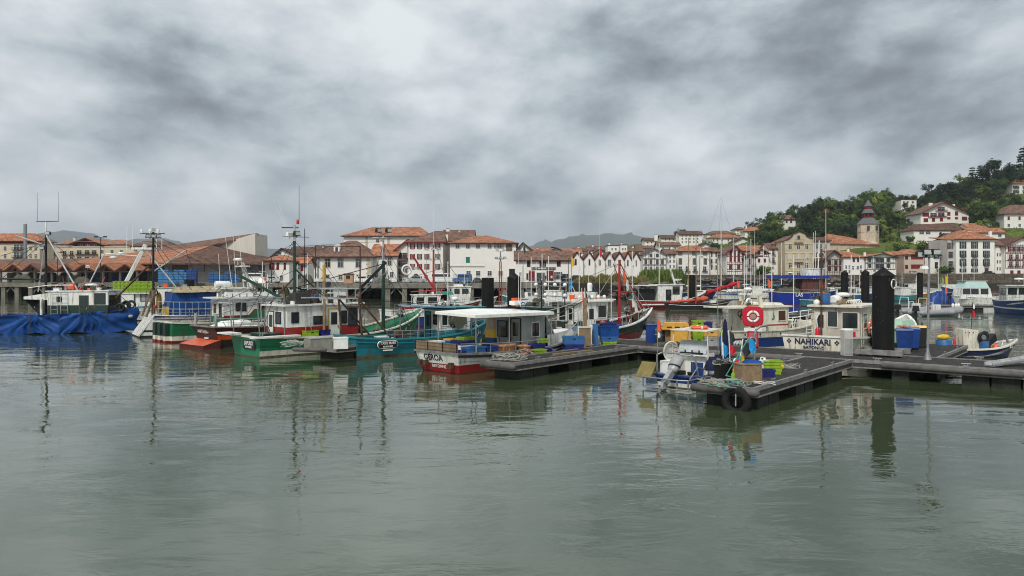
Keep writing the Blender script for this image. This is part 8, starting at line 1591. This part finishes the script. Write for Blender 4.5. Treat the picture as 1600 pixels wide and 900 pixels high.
for a in [('white boat with blue cover at the far pontoon left of the royal blue boat', 1150, 468, 20, 7, 2.5, white_p, plB, 'open', 1.0, ()), ('small white cabin boat above the cream boat\'s arch', 1181, 466, 180, 6.5, 2.5, white_p, white_p, 'cabin', 1.0, ((.2, 6.5, .04),)), ('white dinghy upright at the sloping far pontoon', 1212, 472, 80, 4, 1.8, white_p, white_p, 'open', .9, ()),
          ('white boat with turquoise tank behind NAHIKARI\'s roof', 1293, 479, 10, 7, 2.6, lteal_p, white_p, 'console', 1.0, ()), ('pale blue boat behind the dark coned piles', 1336, 470, 15, 9, 2.9, plLB, white_p, 'aft', 1.2, ((.6, 8, .05),)), ('small white boat showing just right of the nearest pile', 1400, 470, 200, 7, 2.6, lteal_p, white_p, 'aft', 1.1, ((.3, 5, .04),)),
          ('grey and white speedboat left of the small square pile', 1424, 457, 185, 10, 3, white_p, white_p, 'cabin', 1.1, ()), ('low ochre hulled boat behind the inflatable boats', 1432, 467, 5, 9, 2.8, mat('ochre_hull', (.35,.17,.03), .5), white_p, 'open', 1.1, ((.5, 4.5, .05),)), ('white boat with maroon lettering board behind the lamp post', 1466, 458, 175, 11, 3.4, white_p, white_p, 'aft', 1.2, ((.5, 9, .07), (.7, 7, .05))),
          ('blue and white boat beside the man on the pontoon', 1498, 461, 170, 8, 2.8, plB, white_p, 'open', 1.4, ((.4, 8, .05), (.8, 5, .05))), ('white fishing boat with small wheelhouse above the white and glass cruiser', 1522, 456, 10, 9, 3, white_p, white_p, 'aft', 1.2, ((.5, 9, .06),))]:
    mboat(*a[:10], masts=a[10])
B = mboat('white glass fronted cruiser with pale green roof left of the dark blue boat', 1527, 477, 178, 9, 3.2, white_p, white_p, 'none', 1.3, zb=1.6)
grn = mat('pale_turquoise', (.42, .58, .55), .5, .1); B.part('cabin', lambda b: (b.fr(3.0, 7.6, -1.3, 1.3, 1.0, 2.6, .3, .1, white_p), b.fr(3.4, 7.2, -1.25, 1.25, 2.601, 3.6, .5, .2, grn))); B.part('window', lambda b: [b.raw([(x, 1.315, 1.7), (x+1.1, 1.315, 1.7), (x+1.1, 1.24, 2.5), (x, 1.24, 2.5)], [(0, 3, 2, 1)], glass) for x in (3.6, 5.0, 6.2)]); B.part('flybridge_screen', lambda b: b.box(3.6, 7.0, -1.1, 1.1, 3.61, 3.66, white_p))
B = Boat('motorboat', 'dark blue boat with white V stripe on its bow at the right edge', 'motorboat', (60.2, 93, 0), -112, 11, 4.0, 1.6, 1.5, 1.8, [(.1, navy_p), (.62, blue_p), (.78, white_p), ('t', blue_p)], rake=1.1, tf=.9, srake=.1, inner=white_p, cap=white_p, full=.4)
B.house(3.0, 6.8, 3.2, 1.2, 3.2, white_p, white_p, None, cream_p, lean=.4, over=.3); B.part('windscreen', lambda b: [b.raw([(7.0, y, 2.2), (7.0, y+.9, 2.2), (7.2, y+.9, 3.0), (7.2, y, 3.0)], [(0, 1, 2, 3)], glass) for y in (-1.5, -.45, .6)]); B.win('-y', 3.4, 4.6, 2.2, 2.9, -1.6); B.win('-y', 5.0, 6.4, 2.2, 2.9, -1.6); B.win('+y', 5.0, 6.4, 2.2, 2.9, 1.6); B.part('cabin_stripe', lambda b: b.box(6.85, 6.9, -1.61, 1.61, 1.75, 1.85, blue_p)); radar(B, 5, 0, 3.9, .5); antenna(B, 4.5, .6, 3.3, 3, .03); B.rail(.3, .98, .6, -1, 7); B.rail(.3, .98, .6, 1, 7)
def rib(label, px, wl, rz):
    t = thing('inflatable_boat', label, 'inflatable boat', mid(px, wl, rz, 5.5), rz); g_ = mat('rib_grey', (.28, .29, .30), .55, .2, 2, dirt=.3); b = MB()
    pts = [(-.3, -.9, .35), (3.4, -.9, .4), (4.6, -.65, .55), (5.3, 0, .7), (4.6, .65, .55), (3.4, .9, .4), (-.3, .9, .35)]; b.path(pts, .30, g_, 12)
    for p in pts[1:-1]: b.ball(p, .30, g_, 12, 8)
    b.lathe([(.3, 0), (.22, -.25), (.03, -.4)][::-1], g_, (-.3, -.9, .35), 12, axis='x'); b.lathe([(.3, 0), (.22, -.25), (.03, -.4)][::-1], g_, (-.3, .9, .35), 12, axis='x'); b.build('tube', t)
    b = MB(); b.fr(0, 4.5, -.7, .7, -.2, .25, .1, .1, grey_p); b.build('floor', t); b = MB(); b.box(1.8, 2.5, -.3, .3, .25, 1.2, white_p); b.build('console', t); b = MB(); b.path([(.4, -.7, .4), (.5, -.6, 1.9), (.5, .6, 1.9), (.4, .7, .4)], .04, plW, 6); b.path([(1.5, -.4, .4), (1.5, -.3, 1.4), (1.5, .3, 1.4), (1.5, .4, .4)], .03, plW, 6); b.build('roll_bar', t)
    b = MB(); b.fr(-.7, -.1, -.22, .22, .5, 1.1, .06, .05, dkmetal); b.box(-.5, -.3, -.1, .1, -.3, .5, dkmetal); b.build('outboard', t); return t
rib('nearer grey inflatable boat with red seat at the far pontoon', 1470, 493, 12); rib('grey inflatable boat with white roll bar left of the other one', 1438, 490, 16)
mesh_thing('seat_cushion', 'red seat cushion on the nearer inflatable boat', 'cushion', lambda b: b.fr(-.35, .35, -.3, .3, 0, .3, .05, .05, plR), mid(1458, 491, 12, 0)+Vector((0, 0, .5)))
for k, (px, dz) in enumerate([(1489, 0), (1494, 0), (1498, .02)]): fender(['left white fender hanging at the pontoon end', 'middle white fender hanging at the pontoon end', 'right white fender hanging at the pontoon end'][k], (X(px, 95.2), 95.2, .25+dz), plW, .16, .7)
net_heap('royal blue cover bundle on the far pontoon behind the inflatable boats', (X(1470, 99), 99, .7), 3.2, 1.4, 1.5, plB, 51, 'cover')
for a in [('largest yacht with the tallest mast in the picture', 1122, 464, 8, 13.5, white_p, 21.2, plB), ('white yacht behind the tallest mast', 1150, 462, 175, 10, white_p, 13, tarpW), ('white yacht with mast rising beside the red timbered house', 1170, 463, 5, 9.5, white_p, 12.5, plB), ('white yacht moored left of the royal blue boat\'s roof', 1196, 461, 172, 9, white_p, 11.5, plT), ('yacht whose mast stands left of the mansion corner', 1218, 462, 6, 9, white_p, 12, plB),
          ('yacht with the leftmost of three masts over the royal blue boat', 1268, 459, 6, 10, white_p, 15.5, plB), ('yacht with the middle of three masts over the royal blue boat', 1277, 457, 175, 10, white_p, 16.8, tarpW), ('yacht with the tallest of three masts over the royal blue boat', 1287, 458, 5, 12, white_p, 22, plB), ('yacht moored under the half timbered house of the quay', 1362, 456, 8, 9, white_p, 10.5, plB), ('yacht at the left end of the yacht pontoon', 1092, 465, 10, 8, navy_p, 10, tarpW)]: yacht(*a)
# flags that stand up between the boats
for lab, px, py, Y, h, fl in [('orange flag on a thin pole above the small white cabin boat', 1152, 470, 75, 2.0, [(.98, .7, .4, plO)]), ('orange red flag left of the sloping far pontoon', 1200, 470, 72, 2.1, [(.98, .9, .45, plO)]), ('orange flag below the long blue roof', 1281, 482, 60, 2.2, [(.97, .6, .35, plO)]), ('orange and white patterned flag above NAHIKARI\'s roof edge', 1284, 490, 52, 1.6, [(.97, .5, .35, plO), (.6, .3, .3, plW)]),
                              ('yellow and orange flags on tall canes near the lamp post', 1477, 476, 97, 3.8, [(.98, 1.2, .5, plY), (.6, 1.0, .4, plO)]), ('yellow flag left of the yellow and orange pair', 1472, 476, 97, 3.6, [(.98, .9, .4, plG)]), ('sky blue flag on the cross poles left of the dark green boat', 889, 478, 52, 1.9, [(.95, .7, .35, cloth_sk)]), ('yellow flag just above the sky blue flag', 893, 470, 54, 3.2, [(.98, .8, .25, plY)]),
                              ('red and white flag hanging on a mast before the gables', 937, 440, 140, 6.2, [(.98, 1.7, .55, plR), (.72, .6, .4, plW)]), ('dark green flag on a pole beside the coned pile', 818, 440, 120, 6.0, [(.98, 1.6, .45, gmast)])]:
    flag_pole(lab, (X(px, Y), Y, Z(py, Y)), h, fl, m=steel, r=.025)
for lab, px, py in (('white and orange marker poles standing on the dark green boat\'s side', 916, 534), ('dark pennant marker beside the white and orange pole', 921, 534)): flag_pole(lab, at(px, py, DZ)+Vector((0, 1.6, .3)), 2.6, [(.95, .9, .22, plO if px < 920 else plK), (.55, .7, .2, plK if px < 920 else cloth_or)], (-.1, 0))
# slender poles and masts of the crowded middle
for k, (px, top, wl, Y) in enumerate([(1163, 400, 470, 74), (1076, 372, 470, 100), (1030, 380, 462, 120), (857, 400, 480, 88), (847, 396, 480, 90), (830, 402, 480, 92), (1206, 392, 468, 90), (1240, 398, 462, 110), (988, 392, 470, 110), (955, 388, 480, 95), (1330, 398, 460, 110), (1397, 432, 470, 80), (700, 408, 480, 95), (905, 392, 478, 92)]):
    mesh_thing('mast', ['thin white mast left of the cream boat', 'dark mast beside the broad pile', 'thin mast by the red boat', 'thin pole over the white canopy end', 'pale pole left of the lamp gantry', 'pale pole right of the coned pile', 'thin mast by the ivy house', 'thin mast under the mansion', 'pale mast by the red mast', 'pale mast over the wheelhouse', 'pale mast near the coned pile', 'short pole by the nearest pile', 'thin pole by the warehouse', 'pale mast before the gables'][k], 'mast', lambda b: (b.tube((0, 0, -.2), (0, 0, Z(top, Y)), .035*Y/70, plW if k != 1 else woodp, 6), b.tube((-.5, 0, Z(top, Y)*.75), (.5, 0, Z(top, Y)*.75), .02*Y/70, plW, 4)), (X(px, Y), Y, 0))
# ---------------------------------------------------------------- on the quays
col = ['first', 'second', 'third', 'fourth', 'fifth', 'sixth', 'seventh', 'eighth']
def cstack(px0, nc, nr, Y, m, m2, what, grp):
    b = MB(); b.box(0, .98, 0, .8, 0, .02, m); b.fr(0, .98, 0, .8, .02, .5, -.02, -.02, m); b.box(.02, .96, -.03, -.021, .12, .2, dkmetal); b.box(-.03, 1.01, -.03, .83, .501, .53, m); b.build('fish_crate'); src = C.objects[-1]; first = True
    for i in range(nc):
        for j in range(nr - (1 if i % 3 == 2 else 0)):
            o = src if first else src.copy()
            if not first: C.objects.link(o)
            first = False; o.location = (X(px0, Y)+i*1.06, Y, 3.02+j*.54)
            tag(o, '%s crate, %s column, %s layer up, in %s' % (m2, col[i], col[j], what), 'crate', grp)
cstack(247, 6, 5, 158, mat('crate_pale_blue', (.06,.20,.42), .5, .2, 3, dirt=.2), 'pale blue', 'the big quay stack', 'pale blue crates on the quay'); cstack(291, 2, 5, 158, plB, 'deep blue', 'the right part of the stack', 'deep blue crates on the quay'); cstack(326, 6, 4, 162, plLB, 'mid blue', 'the stack by the fish hall', 'mid blue crates on the quay')
def car(label, px, Y, z, rz, m, L=4.0, h=1.5, van=False, name='parked_car'):
    t = thing(name, label, 'van' if van else 'car', (X(px, Y), Y, z), rz); b = MB(); b.fr(-L/2, L/2, -.82, .82, .3, h*.58, .08, .05, m)
    if van: b.fr(-L/2+.05, L/2-.9, -.8, .8, h*.58+.001, h, .1, .12, m)
    else: b.fr(-L/2+.5, L/2-1.0, -.78, .78, h*.58+.001, h, .5, .14, m)
    b.build('body', t); b = MB(); x0, x1 = (-L/2+.3, L/2-1.0) if van else (-L/2+.95, L/2-1.4)
    for s_ in (-1, 1): b.box(x0, x1, s_*.775-.01, s_*.775+.01, h*.63, h*.9, glass)
    b.build('window', t); b = MB(); b.box(L/2-1.22, L/2-1.0, -.6, .6, h*.62, h*.9, glass); b.build('windscreen', t)
    for x in (-L*.32, L*.32):
        for y in (-.8, .66): b = MB(); b.lathe([(.31, 0), (.31, .14)], rubber, (x, y, .31), 14, axis='y'); b.build('wheel', t)
    for y in (-.6, .6): b = MB(); b.box(L/2-.05, L/2+.01, y-.14, y+.14, .55, .7, lampgl); b.build('headlight', t)
    return t
for a in [('small sky blue van parked in front of the white warehouse', 723, 152, 3, 170, plLB, 3.6, 1.8, True), ('white van parked left of the sky blue van', 690, 156, 3, 0, plW, 4.4, 2.0, True), ('grey car parked by the arched doors', 652, 158, 3, 5, grey_p), ('dark car parked before the first gable', 899, 164, 3, 175, dkmetal, 4.0, 1.6), ('white delivery van near the fish hall corner', 398, 166, 3, 8, plW, 4.8, 2.1, True), ('pale grey car below the red shuttered cottage', 424, 160, 3, 180, alu), ('white car parked below the stone cornered house', 568, 160, 3, 0, plW), ('black car parked under the tall white house', 1545, 284, 5, 2, dkmetal), ('silver car on the right quay beside the pink house', 1426, 284, 5, 182, alu)]: car(*a)
def lamp(label, px, Y, z, top, arms=1):
    t = thing('street_lamp', label, 'street lamp', (X(px, Y), Y, z)); b = MB(); h = Z(top, Y)-z; b.tube((0, 0, 0), (0, 0, h), .09, dkmetal, 7, .06); b.build('pole', t)
    for s_ in ((-1, 1) if arms == 2 else (1,)): b = MB(); b.tube((0, 0, h), (s_*.9, 0, h+.1), .04, dkmetal, 5); b.fr(s_*.9-.35, s_*.9+.35, -.2, .2, h, h+.28, .05, .05, dkmetal); b.build('lamp_head', t)
for a in [('floodlight pole on the quay behind the blue tarpaulined boat', 157, 152, 3, 371, 2), ('dark pole lamp at the left of the fish hall door', 90, 156, 3, 395, 1), ('lamp post before the restaurant gable end', 888, 160, 3, 404, 1), ('tall dark post by the fish hall corner', 424, 150, 3, 400, 1), ('lamp post under the white corner house', 1093, 266, 5, 402, 1), ('lamp post in front of the ochre mansion', 1258, 283, 5, 405, 1), ('lamp post before the pink house', 1447, 283, 5, 400, 1)]: lamp(*a)
t = thing('road_sign', 'round red and white road sign on the quay by the arched doors', 'road sign', (X(665.5, 150), 150, 3)); b = MB(); b.tube((0, 0, 0), (0, 0, 1.0), .04, steel, 5); b.build('pole', t); b = MB(); b.lathe([(.42, -.03), (.42, 0)], plR, (0, 0, 1.3), 18, axis='y'); b.box(-.28, .28, -.04, -.031, 1.22, 1.38, plW); b.build('disc', t)
for k, (px, w, h, m, lab) in enumerate([(508, 2.2, 1.3, dkmetal, 'dark skip on the quay below the stone cornered house'), (392, 1.4, .9, plW, 'white sack on the quay by the crates'), (404, 1.5, 1.0, plW, 'second white sack on the quay'), (480, 2.4, 1.6, netm, 'big net pile on the quay left of the skip'), (598, 3.0, .9, netm, 'low net pile on the quay below the back building'), (745, 2.0, 1.0, dkmetal, 'dark motorbikes parked beside the sky blue van'), (768, 1.2, 1.0, grey_p, 'grey container against the warehouse wall'), (30, 4, 1.6, netm, 'large dark net pile on the left quay'), (120, 3, 1.2, netm, 'smaller net pile under the zigzag roofs')]): net_heap(lab, (X(px, 153), 153+(k % 3), 3.0), w, 1.2, h, m, 60+k, 'quay_heap')
t = thing('kiosk', 'small terracotta coloured kiosk on the quay edge', 'kiosk', (X(545, 153), 153, 3)); b = MB(); b.box(-.9, .9, -.7, .7, 0, 1.7, tanpl); b.build('body', t); b = MB(); b.fr(-1.05, 1.05, -.85, .85, 1.701, 1.95, .2, .15, rust); b.build('roof', t); b = MB(); b.box(-.4, .4, -.73, -.701, .8, 1.5, dkmetal); b.build('window', t)
# iron railing on the left quay and posts of the right one
b = MB()
for i in range(60): x = -36+i*.7; b.tube((x, 149, 3.0), (x, 149, 4.0), .03, steel, 4)
b.tube((-36, 149, 4.0), (5.5, 149, 4.0), .03, steel, 4); b.tube((-36, 149, 3.5), (5.5, 149, 3.5), .025, steel, 4); tag(b.build('railing'), 'thin steel railing along the piled quay deck', 'railing')
# ---------------------------------------------------------------- people
def person(label, pose, loc, rz, top, trousers, hairm, sc=1.0):
    """pose: joints by name in metres, one continuous skinned body"""
    J = {'pelvis': (0,0,.95), 'chest': (0,0,1.32), 'neck': (0,.0,1.50), 'head': (0,-.02,1.60), 'crown': (0,-.01,1.72), 'sl': (.19,0,1.43), 'el': (.25,.02,1.15), 'wl': (.24,-.06,.92), 'hl': (.23,-.09,.83), 'sr': (-.19,0,1.43), 'er': (-.25,.02,1.15), 'wr': (-.24,-.06,.92), 'hr': (-.23,-.09,.83),
         'tl': (.10,0,.90), 'kl': (.11,-.02,.50), 'al': (.11,.02,.09), 'fl': (.12,-.15,.04), 'tr': (-.10,0,.90), 'kr': (-.11,-.02,.50), 'ar': (-.11,.02,.09), 'fr': (-.12,-.15,.04)}
    J.update(pose); K = list(J); rad = {'pelvis': .145, 'chest': .155, 'neck': .058, 'head': .095, 'crown': .085, 'sl': .07, 'sr': .07, 'el': .048, 'er': .048, 'wl': .034, 'wr': .034, 'hl': .038, 'hr': .038, 'tl': .095, 'tr': .095, 'kl': .062, 'kr': .062, 'al': .045, 'ar': .045, 'fl': .045, 'fr': .045}
    E = [('pelvis','chest'),('chest','neck'),('neck','head'),('head','crown'),('chest','sl'),('sl','el'),('el','wl'),('wl','hl'),('chest','sr'),('sr','er'),('er','wr'),('wr','hr'),('pelvis','tl'),('tl','kl'),('kl','al'),('al','fl'),('pelvis','tr'),('tr','kr'),('kr','ar'),('ar','fr')]
    me = bpy.data.meshes.new('body'); me.from_pydata([J[k] for k in K], [(K.index(a), K.index(b)) for a, b in E], []); o = bpy.data.objects.new('body', me); C.objects.link(o)
    o.modifiers.new('s', 'SKIN'); sv = me.skin_vertices[0].data
    for i, k in enumerate(K): sv[i].radius = (rad[k], rad[k]*(.8 if k in ('chest', 'pelvis') else 1))
    sv[0].use_root = True; o.modifiers.new('d', 'SUBSURF').levels = 2; o.modifiers['d'].render_levels = 2; bpy.context.view_layer.update()
    m2 = bpy.data.meshes.new_from_object(o.evaluated_get(bpy.context.evaluated_depsgraph_get())); bpy.data.objects.remove(o); m2.name = 'body'
    for m in (skin, top, trousers, rubber): m2.materials.append(m)
    for p in m2.polygons:
        c = p.center; p.material_index = 3 if c.z < .10 else 2 if c.z < .94 and abs(c.x) < .2 else 0 if c.z > 1.49 or (abs(c.x) > .17 and c.z < .90) else 1; p.use_smooth = True
    t = thing('person', label, 'person', loc, rz); t.scale = (sc,)*3; o = bpy.data.objects.new('body', m2); C.objects.link(o); o.parent = t
    b = MB(); b.ball((0, .015, J['crown'][2]-.035), .108, hairm, 12, 7, .85); b.build('hair', t); return t
dk = mat('clothes_dark_blue', (.015, .02, .04), .9); gy = mat('clothes_grey', (.12, .12, .12), .9); wt = mat('clothes_white', (.6, .6, .58), .9); hr = mat('hair_dark', (.03, .02, .015), .8)
person('man in dark work clothes standing on the far pontoon by the inflatable boats', {'el': (.27,-.02,1.17), 'wl': (.14,-.18,1.05), 'hl': (.08,-.2,1.05)}, (X(1484, 97.3), 97.3, DZ), 160, dk, dk, hr, 1.03)
for k, (px, Y, a, tp_, lab) in enumerate([(852, 178, 20, dk, 'person in dark clothes left of the restaurant door'), (862, 177, 190, wt, 'person in white top before the restaurant doors'), (867, 179, 150, gy, 'person in grey top right of the restaurant doors'), (877, 178, 30, dk, 'person in dark top beside the restaurant glass porch')]):
    person(lab, {'kl': (.11, -.10 if k % 2 else .03, .5), 'al': (.11, -.12 if k % 2 else .1, .09), 'fl': (.12, -.28 if k % 2 else -.05, .04)}, (X(px, Y), Y, 3.0), a, tp_, dk if k != 2 else gy, hr)
